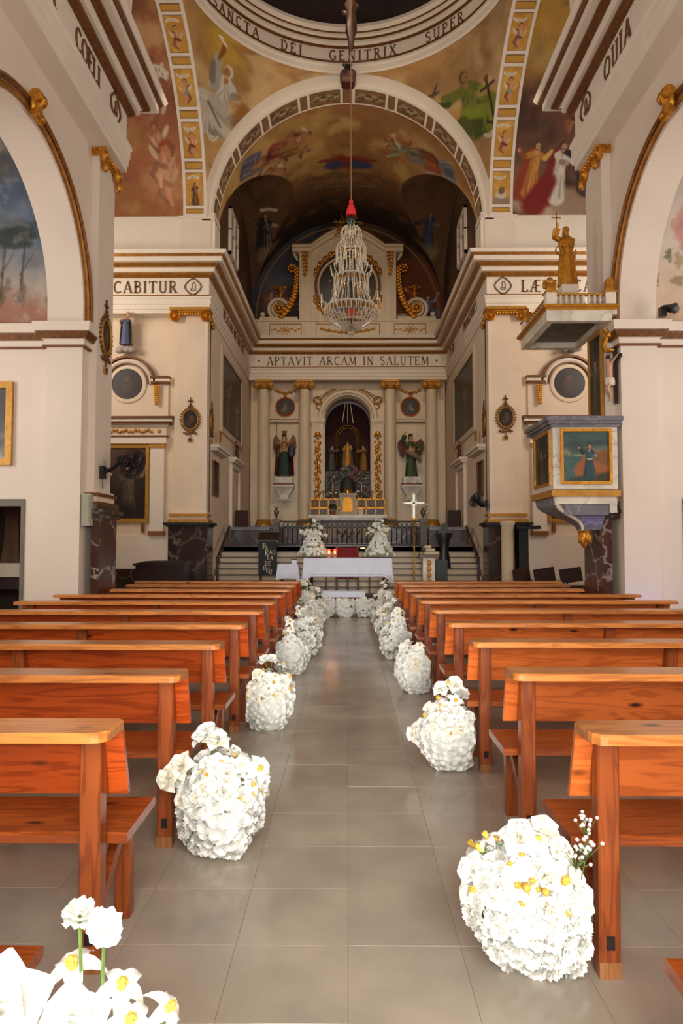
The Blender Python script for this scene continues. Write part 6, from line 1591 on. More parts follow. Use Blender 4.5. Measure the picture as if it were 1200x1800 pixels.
t = thing('presider_chair', 'red velvet armchair behind the altar table', 'chair', (-.02, 16.4, .3))
m = MB(); m.box(-.29, 16.6, .78, .26, 16.66, 1.42); m.build('backrest', red_velvet, t, smooth=0); MB().box(-.29, 16.15, .68, .26, 16.6, .78).build('seat', red_velvet, t, smooth=0)
for x in (-.27, .24):
    for y in (16.18, 16.63): MB().box(x - .025, y - .025, .3, x + .025, y + .025, .68 if y < 16.5 else 1.45).build('leg', dark_wood, t, smooth=0)
    MB().box(x - .03, 16.15, .92, x + .03, 16.62, .96).build('armrest', dark_wood, t, smooth=0)
# lectern with the lettered cloth
t = thing('lectern', 'lectern hung with a dark cloth lettered PARAULA DE DEU', 'lectern', (-1.9, 16.3, .3))
MB().box(-2.1, 16.3, .3, -2.06, 16.4, 1.55).build('leg', iron, t, smooth=0); MB().box(-1.74, 16.3, .3, -1.7, 16.4, 1.55).build('leg', iron, t, smooth=0)
MB().add([(-2.14, 16.22, 1.55), (-1.66, 16.22, 1.55), (-1.66, 16.55, 1.74), (-2.14, 16.55, 1.74), (-2.14, 16.22, 1.60), (-1.66, 16.22, 1.60), (-1.66, 16.55, 1.79), (-2.14, 16.55, 1.79)], [(0, 3, 2, 1), (4, 5, 6, 7), (0, 1, 5, 4), (1, 2, 6, 5), (2, 3, 7, 6), (3, 0, 4, 7)]).build('desk', M('lectern_brown', '2c1c16', .3), t, smooth=0)
hg = MB().box(-2.12, 16.195, .76, -1.69, 16.21, 1.58).build('hanging_cloth', M('navy_cloth', '10161c', .7, var=.15), t, smooth=0)
lt = MB()
for txt, x, z, h in (('P', -1.98, 1.40, .13), ('A', -1.93, 1.36, .1), ('R', -1.92, 1.24, .12), ('A', -1.83, 1.27, .1), ('U', -1.75, 1.26, .1), ('L', -1.88, 1.15, .08), ('A', -1.80, 1.13, .1), ('D', -1.93, 1.0, .1), ('E', -1.85, 1.0, .1), ('D', -1.97, .90, .09), ('E', -1.9, .85, .1), ('U', -1.83, .80, .11)):
    write(lt, txt, (lambda u, v, w, x=x, z=z: (x + u, 16.19 - w, z + v)), h, th=.004)
lt.build('lettering', M('cut_paper_letters', 'd8c9a0', .6), hg, smooth=0)
# processional cross
t = thing('processional_cross', 'tall silver processional cross on a pole right of the altar', 'cross', (1.54, 15.9, .3))
MB().lathe([(.16, .3), (.16, .33), (.05, .38), (.022, .42), (.022, 2.0), (.04, 2.03), (.05, 2.08), (.03, 2.12)], (1.54, 15.9, 0), 12).build('pole', brass, t)
m = MB(); m.box(1.515, 15.89, 2.1, 1.565, 15.91, 2.66); m.box(1.31, 15.89, 2.44, 1.77, 15.91, 2.49)
for p in ((1.54, 2.68), (1.3, 2.465), (1.78, 2.465)): m.ball((p[0], 15.9, p[1]), .035, .015, .035, 8, 6)
for a in (.785, 2.356): m.beam((1.54 - .09 * cos(a), 15.9, 2.465 - .09 * sin(a)), (1.54 + .09 * cos(a), 15.9, 2.465 + .09 * sin(a)), .015, .01, up=(0, 1, 0))
m.build('cross', silver, t, smooth=30)
# ambo on the right, books on it, bin beside it
t = thing('stone_ambo', 'carved cream stone ambo pedestal right of the processional cross', 'pedestal', (1.92, 16.35, .3))
MB().box(1.78, 16.2, .3, 2.06, 16.5, 1.18).build('pedestal', pale_marble, t, smooth=0); MB().box(1.7, 16.12, 1.18, 2.14, 16.58, 1.26).build('top_slab', M('ambo_brown', '5c3c26', .4), t, smooth=0)
g = MB()
for k in range(5): g.ball((1.92, 16.19, .5 + .14 * k), .06, .02, .07, 6, 5)
g.build('carved_panel', gold_paint, t)
t = thing('incense_boat', 'small silver incense boat on the stone ambo', 'vessel', (1.8, 16.3, 1.262))
MB().lathe([(.05, 1.263), (.015, 1.3), (.06, 1.36), (.07, 1.4), (.0, 1.41)], (1.8, 16.3, 0), 10).build('bowl', silver, t); MB().lathe([(.03, 1.41), (.035, 1.45), (0, 1.48)], (1.8, 16.3, 0), 8).build('lid', silver, t)
for i in range(3):
    t = thing('missal', '%s of the stacked cream books by the right steps' % ('lowest', 'middle', 'topmost')[i], 'book', (2.0, 16.5, 1.262 + .075 * i), group='stacked missals on the stone ambo')
    a, b = 1.76 + .03 * i, 2.18 - .09 * i
    MB().box(a, 16.4, 1.262 + .075 * i, b, 16.57, 1.33 + .075 * i).build('pages', M('missal_%d' % i, 'c8b79a', .7, var=.1), t, smooth=0)
    MB().box(a - .004, 16.395, 1.328 + .075 * i, b + .004, 16.572, 1.336 + .075 * i).build('cover', brown_line, t, smooth=0)
t = thing('waste_bin', 'dark green box beside the stone ambo', 'box', (2.25, 16.5, .3))
MB().box(2.1, 16.35, .3, 2.38, 16.62, 1.1).build('box_body', M('bin_green', '14201e', .5), t, smooth=0); MB().box(2.09, 16.34, 1.1, 2.39, 16.63, 1.13).build('lid', black_plastic, t, smooth=0)
# kneeler for the couple
t = thing('kneeler_bench', 'low bench with a white cushion behind the flower boxes', 'bench', (-.09, 14.7, 0))
MB().box(-.56, 14.55, .38, .37, 14.9, .5).build('cushion', linen, t, smooth=0); MB().box(-.54, 14.57, .33, .35, 14.88, .38).build('seat', red_velvet, t, smooth=0)
for x in (-.5, .31):
    for y in (14.6, 14.85): MB().box(x - .03, y - .03, 0, x + .03, y + .03, .33).build('leg', dark_wood, t, smooth=0)

# ---- altar rail on top of the steps
t = thing('altar_rail', 'black wrought iron altar rail with lattice band above the chancel steps', 'railing', (0, 18.9, 1.46))
MB().box(-1.85, 18.85, 2.12, 1.95, 18.95, 2.15).build('top_rail', iron, t, smooth=0); MB().box(-1.85, 18.88, 1.96, 1.95, 18.92, 1.98).build('middle_rail', iron, t, smooth=0); MB().box(-1.85, 18.88, 1.49, 1.95, 18.92, 1.52).build('bottom_rail', iron, t, smooth=0)
bar = MB().lathe([(.016, 1.52 - 1.46), (.016, .15), (.03, .17), (.016, .19), (.016, .5)], n=6).mesh('bar', iron)
for i in range(28):
    o = link('bar', bar, t); o.location = (-1.8 + .137 * i, 0, 0)
m = MB()
for i in range(27): m.arc((-1.73 + .137 * i, 18.9, 2.05), .055, 0, 2 * pi, 12, [(-.004, -.014), (.016, -.014), (.016, .014), (-.004, .014)], 'y')
for i in range(13): m.tube([(-.3 + .05 * i, 18.87, 1.75 + .1 * sin(i * 1.6)), (-.27 + .05 * i, 18.87, 1.8 + .1 * cos(i * 1.6))], .02, 5)
m.build('ring_lattice', iron, t, kind='stuff')
for s, x in (('left', -1.98), ('right', 2.085)):
    t = thing('rail_pedestal', 'brown marble pedestal at the %s end of the iron altar rail' % s, 'pedestal', (x, 18.9, 1.46))
    MB().box(x - .09, 18.8, 1.46, x + .09, 19.0, 2.12).build('shaft', tread_stone, t, smooth=0); MB().box(x - .12, 18.77, 2.12, x + .12, 19.03, 2.2).build('cap', M('brown_cap_' + s, '6a4430', .4), t, smooth=0)
    q = -1 if s == 'left' else 1
    u = thing('silver_ewer', 'small silver ewer with a curled handle on the %s rail pedestal' % s, 'vase', (x, 18.9, 2.2))
    MB().lathe([(.05, 2.2), (.02, 2.26), (.07, 2.36), (.08, 2.42), (.03, 2.47), (.045, 2.54), (0, 2.55)], (x, 18.9, 0), 12).build('vessel', silver, u)
    MB().tube([(x + q * .07, 18.9, 2.38), (x + q * .15, 18.9, 2.42), (x + q * .17, 18.9, 2.55), (x + q * .12, 18.9, 2.62), (x + q * .07, 18.9, 2.58)], .014, 6).build('handle', silver, u)
    p = thing('side_rail', 'dark panelled side rail at the %s of the chancel steps' % s, 'railing', (q * 2.7, 18.95, 1.46))
    MB().box(min(q * 2.26, q * 3.35), 18.9, 1.5, max(q * 2.2, q * 3.35), 18.98, 1.9).build('panel', dark_marble, p, smooth=0); MB().box(min(q * 2.24, q * 3.38), 18.86, 1.9, max(q * 2.16, q * 3.38), 19.0, 1.98).build('top_rail', grey_marble, p, smooth=0); MB().box(min(q * 2.26, q * 3.35), 18.88, 1.46, max(q * 2.2, q * 3.35), 19, 1.5).build('base', dark_marble, p, smooth=0)
    h = thing('handrail', 'dark wooden handrail down the chancel steps at the %s wall' % s, 'railing', (q * 3.25, 17.6, .9))
    MB().tube([(q * 3.25, 18.75, 2.0), (q * 3.25, 17.0, 1.15)], .03, 8).build('rail', dark_wood, h); MB().box(min(q * 3.22, q * 3.28), 17.0, .6, max(q * 3.22, q * 3.28), 17.06, 1.15).build('post', dark_wood, h, smooth=0)
t = thing('votive_lamp', 'tiny red votive lamp on the altar rail right of centre', 'lamp', (1.2, 18.9, 2.152))
MB().lathe([(.03, 2.153), (.04, 2.2), (.04, 2.26), (.03, 2.27)], (1.2, 18.9, 0), 10).build('glass', glass_red, t)
for q, lab in ((-1, 'dark red side chair beyond the left rail, by the chancel wall'), (1, 'dark carved side chair beyond the right rail, by the chancel wall')):
    t = thing('side_chair', lab, 'chair', (q * 3.05, 20.0, 1.46), q * -.5)
    MB().box(-.2, .18, .5, .2, .23, 1.05).build('backrest', col('dark_red_chair', '3a1412', .7) if q < 0 else dark_wood, t, smooth=0, local=True); MB().box(-.22, -.2, .42, .22, .22, .5).build('seat', col('dark_red_chair', '3a1412', .7) if q < 0 else dark_wood, t, smooth=0, local=True)
    for x in (-.19, .19):
        for y in (-.17, .2): MB().box(x - .02, y - .02, 0, x + .02, y + .02, .42).build('leg', dark_wood, t, smooth=0, local=True)
t = thing('draped_lectern', 'tall dark draped stand on the right chancel steps', 'lectern', (2.5, 17.75, .88))
MB().lathe([(.17, .89), (.15, 1.1), (.1, 1.35), (.13, 1.6), (.2, 1.75), (.2, 1.8)], (2.5, 17.75, 0), 14, sy=.6, fold=.08).build('drape', black_plastic, t, smooth=60); MB().box(2.32, 17.66, 1.8, 2.68, 17.84, 1.86).build('top', dark_wood, t, smooth=0); MB().box(2.45, 17.72, 1.86, 2.58, 17.8, 2.05).build('book_rest', dark_wood, t, smooth=0)

# ------------------------------------------------------------------ chandelier
crystal = M('crystal', 'f0e6d4', 0.08, var=.04, scale=20, trans=.45)
ch = thing('chandelier', 'large tiered crystal chandelier with red tassel hanging in the crossing', 'chandelier', (.07, 13.4, 5.6))
cx, cy = .07, 13.4
def beads(pts, r0, r1, k):
    P = []; R = []
    for i in range(k * 2 + 1):
        t = i / (k * 2); f = t * (len(pts) - 1); j = min(int(f), len(pts) - 2); P.append(Vector(pts[j]).lerp(Vector(pts[j + 1]), f - j)); R.append((r0 if i % 2 == 0 else r0 * .35) + (r1 - r0) * t * (1 if i % 2 == 0 else .35))
    return P, R
def strings(n, pts, r0, r1, k, name='crystal_string', ph=0.0, mat=None):
    """n radial copies of one beaded string; pts are (radius, z)"""
    P, R = beads([(r, 0, z) for r, z in pts], r0, r1, k)
    me = MB().tube(P, R, 5).mesh(name, mat or crystal)
    for i in range(n):
        o = link(name, me, ch); o.location = (0, 0, -5.6); o.rotation_euler = (0, 0, 2 * pi * i / n + ph)
def ring(r, z, w, mat, name='ring'):
    MB().lathe([(r, z - w), (r + w * .6, z), (r, z + w), (r - w * .6, z), (r, z - w)], (cx, cy, 0), 40, caps=False).build(name, mat, ch)
MB().lathe([(.02, 5.75), (.05, 5.8), (.02, 5.9), (.02, 6.6), (.05, 6.7), (.025, 6.8), (.025, 7.3), (.06, 7.4), (.03, 7.5), (.03, 7.85), (.05, 7.88), (.085, 7.95), (.09, 8.0), (.06, 8.06), (.02, 8.1)], (cx, cy, 0), 14).build('shaft', M('dark_green_glass', '1c2a24', .2), ch)
fin = MB()
for i in range(9): a = i * .7; fin.ball((cx + .045 * cos(a), cy + .045 * sin(a), 5.68 + .012 * (i % 3)), .022, .022, .045, 6, 5)
fin.ball((cx, cy, 5.65), .03, .03, .05); fin.build('crystal_finial', crystal, ch)
strings(30, [(.04, 5.76), (.2, 5.80), (.36, 5.90), (.46, 6.02), (.50, 6.12)], .013, .018, 11)
ring(.50, 6.12, .03, brass); ring(.52, 6.2, .018, crystal, 'crystal_ring'); ring(.36, 5.9, .012, crystal, 'crystal_ring'); ring(.2, 5.81, .01, crystal, 'crystal_ring')
strings(36, [(.53, 6.2), (.545, 6.02)], .014, .02, 4, 'crystal_drop')
strings(24, [(.50, 6.2), (.40, 6.34), (.33, 6.52), (.29, 6.74)], .012, .012, 9, ph=.1)
strings(18, [(.34, 6.8), (.35, 6.5)], .014, .018, 6, 'crystal_drop')
ring(.31, 6.76, .025, brass); ring(.33, 6.83, .014, crystal, 'crystal_ring')
strings(14, [(.33, 6.8), (.40, 6.92), (.42, 7.03)], .012, .022, 4, 'crystal_spike', .2)
strings(22, [(.27, 6.85), (.23, 7.0), (.22, 7.3)], .012, .012, 8)
strings(18, [(.30, 7.38), (.30, 7.08)], .012, .018, 6, 'crystal_drop', .1)
ring(.22, 7.32, .018, brass)
strings(16, [(.05, 7.36), (.13, 7.5), (.23, 7.53), (.29, 7.44), (.30, 7.36)], .016, .012, 8, 'crystal_arc')
strings(14, [(.15, 7.55), (.14, 7.7)], .012, .012, 5)
strings(14, [(.03, 7.66), (.08, 7.82), (.16, 7.84), (.21, 7.74), (.21, 7.6)], .016, .014, 7, 'crystal_arc', .15)
for i in range(8):
    a = 2 * pi * i / 8 + .25; u = Vector((cos(a), sin(a), 0)); c = Vector((cx, cy, 0))
    ar = MB().tube([c + u * .42 + Vector((0, 0, 6.14)), c + u * .52 + Vector((0, 0, 6.08)), c + u * .6 + Vector((0, 0, 6.16)), c + u * .6 + Vector((0, 0, 6.26))], .012, 6).build('candle_arm', crystal, ch)
    p = c + u * .6; MB().lathe([(.035, 6.26), (.04, 6.28), (.014, 6.29), (.014, 6.38)], (p.x, p.y, 0), 8).build('candle_sleeve', M('candle_sleeve_%d' % i, 'd98a3c' if i % 3 == 0 else 'e8dcc8', .5), ar)
    MB().ball((p.x, p.y, 6.415), .016, .016, .035, 8, 6).build('bulb', crystal, ar)
MB().lathe([(.0, 5.98), (.05, 6.0), (.1, 6.12), (.12, 6.16), (.0, 6.17)], (cx, cy, 0), 12).build('amber_bowl', M('amber', 'c0501c', .3, emit=0.0), ch)
tz = MB(); tz.lathe([(.105, 8.08), (.09, 8.2), (.05, 8.3), (.028, 8.33), (.04, 8.37), (.02, 8.42)], (cx, cy, 0), 20, fold=.12, nf=10); tz.build('tassel', M('tassel_red', 'c8262e', .6), ch)
MB().tube([(cx, cy, 8.42), (cx, cy, 11.55)], .009, 6).build('cord', M('cord_brown', '8a6a4a', .6), ch)
pd = MB(); pd.lathe([(.02, 11.5), (.05, 11.56), (.06, 11.75), (.11, 11.95), (.1, 12.15), (.07, 12.3), (.13, 12.45), (.06, 12.6), (.09, 12.7), (.03, 12.8)], (cx, cy, 0), 14, fold=.15, nf=5, sy=.8)
pd.ball((cx - .12, cy, 12.3), .09, .04, .05, 8, 5, Matrix.Rotation(.7, 3, 'Y')); pd.ball((cx + .1, cy, 12.45), .07, .04, .05, 8, 5); pd.build('carved_pendant', M('carved_wood_gilt', '3a2310', .45, metal=.3, var=.3, scale=20), ch)
MB().tube([(cx, cy, 12.8), (cx, cy, 17.15)], .012, 6).build('chain', iron, ch)

# boss of the chancel arch with painted shield
t = thing('arch_boss', 'dark carved boss with a striped red shield at the crown of the chancel arch', 'boss', (.02, 16.34, 13.1))
MB().prism([(-.15, 13.18), (-.19, 13.08), (-.16, 13.02), (-.15, 12.92), (-.1, 12.88), (.14, 12.88), (.19, 12.95), (.17, 13.02), (.21, 13.1), (.19, 13.18), (.1, 13.22), (-.08, 13.22)], 16.30, 16.56).build('cartouche', M('boss_red', '4a1410', .5, var=.4, scale=9), t, smooth=0)
m = MB()
for k in range(4): m.box(.02 + .035 * k, 16.29, 13.05, .035 + .035 * k, 16.3, 13.17)
for k in range(4): m.box(-.12, 16.29, 12.92 + .03 * k, .12, 16.3, 12.935 + .03 * k)
m.build('shield_stripes', M('stripe_gold', '8a6a48', .5), t, smooth=0, kind='stuff')
m = MB(); m.ball((0, 16.36, 13.29), .09, .06, .06, 10, 6); m.ball((0, 16.34, 13.2), .05, .05, .07)
for i in range(5): m.ball((-.1 + .05 * i, 16.33, 13.34), .025, .03, .04, 6, 5)
m.build('crown', iron, t)

# ------------------------------------------------------------------ ornaments, pictures and fittings on the walls
def canvas_oval(mx, parent, loc, rx, rz, face, seed=1):
    U, V = uv(0, 2 * pi, .001, 1, 32, 14)
    pc = Paint(V * np.cos(U) * .3, V * np.sin(U) * .3, '2a1d16'); pc.clouds('1c1310', 9, .4, .6, seed); pc.ell(.03, .06, .06, .08, '6a4a3a', rag=.4); pc.ell(-.02, -.1, .15, .14, '4a2a24', rag=.5)
    a, b = V * np.cos(U) * rx, V * np.sin(U) * rz
    o = np.zeros_like(a)
    G = {'y': (loc[0] + a, loc[1] + o, loc[2] + b), 'x': (loc[0] + o, loc[1] + a, loc[2] + b)}[face]
    return painted('picture', np.stack(G, -1), pc, oil_paint, parent)
def station(loc, face, label):
    """oval station of the cross with a leafy gilt frame; face 'y' looks to -Y, '+x' / '-x' along X"""
    t = thing('oval_station', label, 'picture', loc, group='oval stations of the cross on the piers')
    rot = {'y': Matrix.Identity(3), '+x': Matrix.Rotation(pi / 2, 3, 'Z'), '-x': Matrix.Rotation(-pi / 2, 3, 'Z')}[face]
    X = lambda m: m.xform(rot.to_4x4())
    m = MB(); n = 40
    m.add(*(lambda vs: (vs, [(i * 3 + j, ((i + 1) % n) * 3 + j, ((i + 1) % n) * 3 + j + 1, i * 3 + j + 1) for i in range(n) for j in range(2)]))([p for i in range(n) for a in [2 * pi * i / n] for p in ((.175 * cos(a), -.02, .23 * sin(a)), (.2 * cos(a), -.045, .255 * sin(a)), (.225 * cos(a), -.005, .28 * sin(a)))]))
    X(m).build('oval_frame', gold_paint, t, local=True)
    m = MB()
    for i in range(26):
        a = 2 * pi * i / 26
        m.ball((.235 * cos(a), -.02, .29 * sin(a)), .035, .018, .018, 6, 4, Matrix.Rotation(-a - .5, 3, 'Y'))
    for i in range(8): m.ball((-.14 + .04 * i, -.025, -.33 - .02 * sin(i)), .04, .02, .03, 6, 4, Matrix.Rotation(i, 3, 'Y'))
    X(m).build('leaf_border', brown_gilt, t, local=True)
    m = MB(); m.box(-.012, -.03, .28, .012, -.008, .55); m.box(-.065, -.03, .44, .065, -.008, .468); m.ball((0, -.025, .32), .07, .025, .035, 8, 5); m.ball((0, -.025, .37), .035, .025, .03, 8, 5); X(m).build('cross', brown_gilt, t, local=True, smooth=30)
    m = MB(); m.box(-.055, -.03, -.55, .055, -.008, -.45); X(m).build('number_plaque', gold_paint, t, local=True, smooth=0); m = MB(); m.box(-.035, -.034, -.53, .035, -.03, -.47); X(m).build('plaque_face', M('plaque_%s%.1f%.0f' % (face, loc[0], loc[1]), '3a2418', .5), t, local=True, smooth=0); m = MB(); m.tube([(0, -.02, -.3), (0, -.02, -.45)], .012, 5); X(m).build('ribbon', brown_gilt, t, local=True)
    U, V = uv(0, 2 * pi, .001, 1, 32, 12); pc = Paint(V * np.cos(U) * .2, V * np.sin(U) * .25, '2c1f18'); pc.clouds('1a120f', 9, .4, .6, int(abs(loc[0] * 10 + loc[1]))); pc.ell(.03, .02, .06, .1, '6a4438', rag=.5, a=.8); pc.ell(-.04, -.09, .1, .07, '4c2c22', rag=.5, a=.8)
    P = np.stack([V * np.cos(U) * .19, np.full_like(U, -.018), V * np.sin(U) * .245], -1) @ np.array(rot).T
    painted('picture', P + np.array(loc), pc, oil_paint, t)
station((-3.86, YC - .002, 4.56), 'y', 'oval gilt-framed station with a cross on the left chancel pilaster')
station((3.86, YC - .002, 4.60), 'y', 'oval gilt-framed station with a cross on the right chancel pilaster')
station((PL + .002, 9.88, 4.55), '+x', 'oval gilt-framed station seen edge-on on the left nave pilaster')
station((-CX + .002, 17.1, 4.58), '+x', 'oval station seen edge-on on the left chancel wall')
station((CX - .002, 17.1, 4.58), '-x', 'oval station seen edge-on on the right chancel wall')

def framed(name, label, face, a0, a1, z0, z1, pos, fmat, seed, fw=.1, figs=(), base='241812', th=.05):
    """framed canvas flush on a wall: face 'y' at Y=pos, '+x'/'-x' at X=pos"""
    d = {'y': -1, '+x': 1, '-x': -1}[face]
    t = thing(name, label, 'painting', ((a0 + a1) / 2, pos, z0) if face == 'y' else (pos, (a0 + a1) / 2, z0))
    for (u0, u1, w0, w1) in ((a0, a1, z0, z0 + fw), (a0, a1, z1 - fw, z1), (a0, a0 + fw, z0 + fw, z1 - fw), (a1 - fw, a1, z0 + fw, z1 - fw)):
        m = MB(); p = sorted((pos, pos + d * th)); q = sorted((pos, pos + d * th * .6)); e = fw * .4
        if face == 'y': m.box(u0, p[0], w0, u1, p[1], w1)
        else: m.box(p[0], u0, w0, p[1], u1, w1)
        m.build('frame_rail', fmat, t, smooth=0)
    U, V = uv(a0 + fw, a1 - fw, z0 + fw, z1 - fw, 50, 50)
    pc = Paint(U, V, base); pc.clouds('140e0b', 1.5, .4, .6, seed); pc.clouds('3a2818', 2.2, .55, .75, seed + 5, .7)
    for f in figs: f(pc)
    K = np.full_like(U, pos + d * .012)
    painted('canvas', np.stack([U, K, V] if face == 'y' else [K, U, V], -1), pc, oil_paint, t)
    return t
wf = M('frame_pale', 'cdbb9f', .5, var=.08)
framed('wall_painting', 'large dark painting in a pale frame on the left chancel wall', '+x', 18.3, 22.0, 4.55, 6.9, -CX, wf, 3, .16, [lambda p: p.fig(19.5, 4.9, 1.2, '5a3c34', '3a2420', '8a6a5a'), lambda p: p.fig(21.0, 4.9, 1.0, '8a8078', '4a4440', 'a89c90')])
framed('wall_painting', 'large dark painting in a pale frame on the right chancel wall', '-x', 18.3, 22.0, 4.55, 6.9, CX, wf, 7, .16, [lambda p: p.fig(19.8, 4.9, 1.2, '4a3a34', '3a2420', '7a6a5a')])
for s, nm, X_ in (('+x', 'left', -CX), ('-x', 'right', CX)):
    q = 1 if s == '+x' else -1
    framed('small_painting', 'narrow dark picture beside the doorway on the %s chancel wall' % nm, s, 17.25, 18.0, 2.75, 3.65, X_, brown_gilt, 11, .04)
    d = struct('door_1' if q > 0 else 'door_2', 'pale framed doorway with a small cornice in the %s chancel wall' % nm)
    bxx = lambda m, d0, d1, y0, y1, z0, z1: m.box(min(X_ + q * d0, X_ + q * d1), y0, z0, max(X_ + q * d0, X_ + q * d1), y1, z1)
    m = MB(); bxx(m, 0, .08, 19.85, 20.0, 1.46, 3.75); bxx(m, 0, .08, 21.3, 21.45, 1.46, 3.75); bxx(m, 0, .08, 19.85, 21.45, 3.75, 3.9); m.build('door_frame', plaster_white, d, smooth=0)
    m = MB(); bxx(m, 0, .02, 20.0, 21.3, 1.46, 3.75); m.build('door_leaf', plaster_warm, d, smooth=0)
    m = MB(); bxx(m, 0, .16, 19.75, 21.55, 3.9, 3.96); bxx(m, 0, .22, 19.7, 21.6, 3.96, 4.04); m.build('door_cornice', plaster, d, smooth=0)
    m = MB(); bxx(m, 0, .16, 17.1, 18.7, 3.88, 3.94); bxx(m, 0, .22, 17.05, 18.75, 3.94, 4.02); m.build('picture_cornice', plaster, d, smooth=0)
    g = figurine('small_statue', 'small dark statue standing on the doorway cornice, %s chancel wall' % nm, 'statue', (X_ + q * .11, 20.4, 4.045), .55, col('robe_umber', '4a2c1c', .6), rz=q * pi / 2)
    t = thing('reliquary', 'gilt reliquary on the picture cornice of the %s chancel wall' % nm, 'reliquary', (X_ + q * .12, 17.7, 4.022))
    MB().lathe([(.07, 4.023), (.03, 4.08), (.02, 4.16)], (X_ + q * .12, 17.7, 0), 10).build('foot', brass, t); MB().ball((X_ + q * .12, 17.7, 4.32), .03, .1, .17, 10, 8).build('gilt_oval', gold, t)
# frame on the chapel wall
framed('chapel_picture', 'gilt picture frame cut by the left edge, on the chapel end wall', 'y', -6.0, -4.67, 2.6, 3.77, YJ + .096, gold_paint, 13, .09, base='b8ae9a')

# side altars of the transept
for s, nm in ((-1, 'left'), (1, 'right')):
    c = s * 5.5; t = thing('side_altar', 'cream and gilt side altar with a round portrait in the %s transept' % nm, 'altarpiece', (c, 16.7, 0.9))
    Y = YT - .002
    m = MB(); m.box(c - 1.02, Y - .045, 4.45, c + 1.02, Y, 5.5); m.build('upper_field', plaster_warm, t, smooth=0)
    for (y0, z0, z1, e, mt) in ((.14, 4.42, 4.47, 1.05, plaster), (.2, 4.47, 4.53, 1.12, brown_gilt), (.24, 4.53, 4.6, 1.17, plaster), (.28, 4.6, 4.66, 1.22, brown_gilt)):
        MB().box(c - e, Y - y0, z0, c + e, Y, z1).build('cornice_band', mt, t, smooth=0)
    MB().box(c - 1.0, Y - .1, 4.16, c + 1.0, Y, 4.42).build('frieze', plaster_warm, t, smooth=0)
    MB().box(c - 1.04, Y - .14, 4.16, c + 1.04, Y, 4.2).build('brown_fillet', brown_gilt, t, smooth=0)
    MB().box(c - 1.0, Y - .12, 4.0, c + 1.0, Y, 4.16).build('architrave', plaster, t, smooth=0)
    g = MB()
    for i in range(17): k = (i - 8) / 8; g.ball((c + .62 * k, Y - .12, 4.31 + .025 * sin(i * 1.8)), .05, .03, .035, 7, 5, Matrix.Rotation(i, 3, 'Y'))
    for d in (-1, 1): g.ball((c + d * .82, Y - .11, 4.31), .05, .02, .05, 10, 5)
    g.build('gilt_relief', gold_paint, t)
    m = MB(); m.arc((c, Y, 5.5), .52, 0, pi, 36, [(0, 0), (0, -.06), (.06, -.1), (.12, -.06), (.12, 0)], 'y'); m.build('arch_moulding', plaster, t)
    for r0, w_ in ((.66, .05), (.50, .03)): m = MB(); m.arc((c, Y, 5.5), r0, 0, pi, 36, [(0, 0), (0, -.12), (w_, -.12), (w_, 0)], 'y'); m.build('brown_arch', brown_gilt, t)
    MB().arc((c, Y, 5.5), .0, 0, pi, 30, [(0.001, 0), (.001, -.05), (.52, -.05), (.52, 0)], 'y').build('arch_field', plaster_warm, t, smooth=0)
    for d in (-1, 1):
        a, b = sorted((c + d * .6, c + d * 1.06)); MB().box(a, Y - .13, 5.5, b, Y, 5.56).build('shoulder', brown_gilt, t, smooth=0); MB().box(a, Y - .12, 5.56, b, Y, 5.63).build('shoulder', plaster, t, smooth=0); MB().box(a - .01, Y - .15, 5.63, b + .01, Y, 5.69).build('shoulder', brown_gilt, t, smooth=0)
        g = MB()
        for i in range(9):
            for e in (-1, 0, 1): g.ball((c + d * .75 + e * .045 * (1 - i / 14), Y - .12, 5.44 - .055 * i), .03, .03, .045, 6, 5)
        g.build('gilt_leaf_drop', gold, t)
        a, b = sorted((c + d * .6, c + d * .94)); MB().box(a, Y - .07, 1.83, b, Y, 3.9).build('pilaster', plaster, t, smooth=0); MB().box(a - .03, Y - .1, 3.9, b + .03, Y, 4.0).build('pilaster_capital', gold_paint, t, smooth=0); MB().box(a - .03, Y - .11, 1.72, b + .03, Y, 1.83).build('pilaster_base', M('base_ochre_%s%d' % (nm, d), '8a4e24', .5), t, smooth=0)
        MB().box(c + d * .42 - .04, Y - .06, 1.8, c + d * .42 + .04, Y, 2.02).build('bracket', brown_line, t, smooth=0)
    f = MB(); f.arc((c, Y - .05, 5.5), .385, 0, 2 * pi, 40, [(0, 0), (0, -.03), (.03, -.04), (.09, -.02), (.1, 0)], 'y'); fo = f.build('round_frame', plaster_warm, t)
    U, V = uv(0, 2 * pi, .001, .39, 48, 24); pc = Paint(V * np.cos(U), V * np.sin(U), '26150e'); pc.clouds('190d09', 4, .4, .6, 3 + s); pc.ell(0, .0, .14, .2, '43261a', rag=.4, a=.8); pc.ell(.0, .13, .05, .06, '6a4430', a=.6)
    painted('portrait', np.stack([c + V * np.cos(U), np.full_like(U, Y - .06), 5.5 + V * np.sin(U)], -1), pc, oil_paint, fo)
    for (x0, x1, z0, z1) in ((c - .56, c + .56, 2.04, 2.14), (c - .56, c + .56, 3.9, 4.0), (c - .56, c - .48, 2.14, 3.9), (c + .48, c + .56, 2.14, 3.9)): MB().box(x0, Y - .06, z0, x1, Y, z1).build('frame_rail', gold_paint, t, smooth=0)
    U, V = uv(c - .48, c + .48, 2.14, 3.9, 70, 110); pc = Paint(U, V, '3c2214'); pc.clouds('22140d', 1.6, .4, .6, 8); pc.over(np.clip((V - 3.1) / .7, 0, 1), '5e3418', .7)
    pc.fig(c + .05, 2.2, 1.35, '4e4034', '2a211b', '6e5e4c'); pc.ell(c - .1, 2.3, .4, .25, '1c1410', soft=.5, rag=.4)
    painted('altar_painting', np.stack([U, np.full_like(U, Y - .02), V], -1), pc, oil_paint, t)
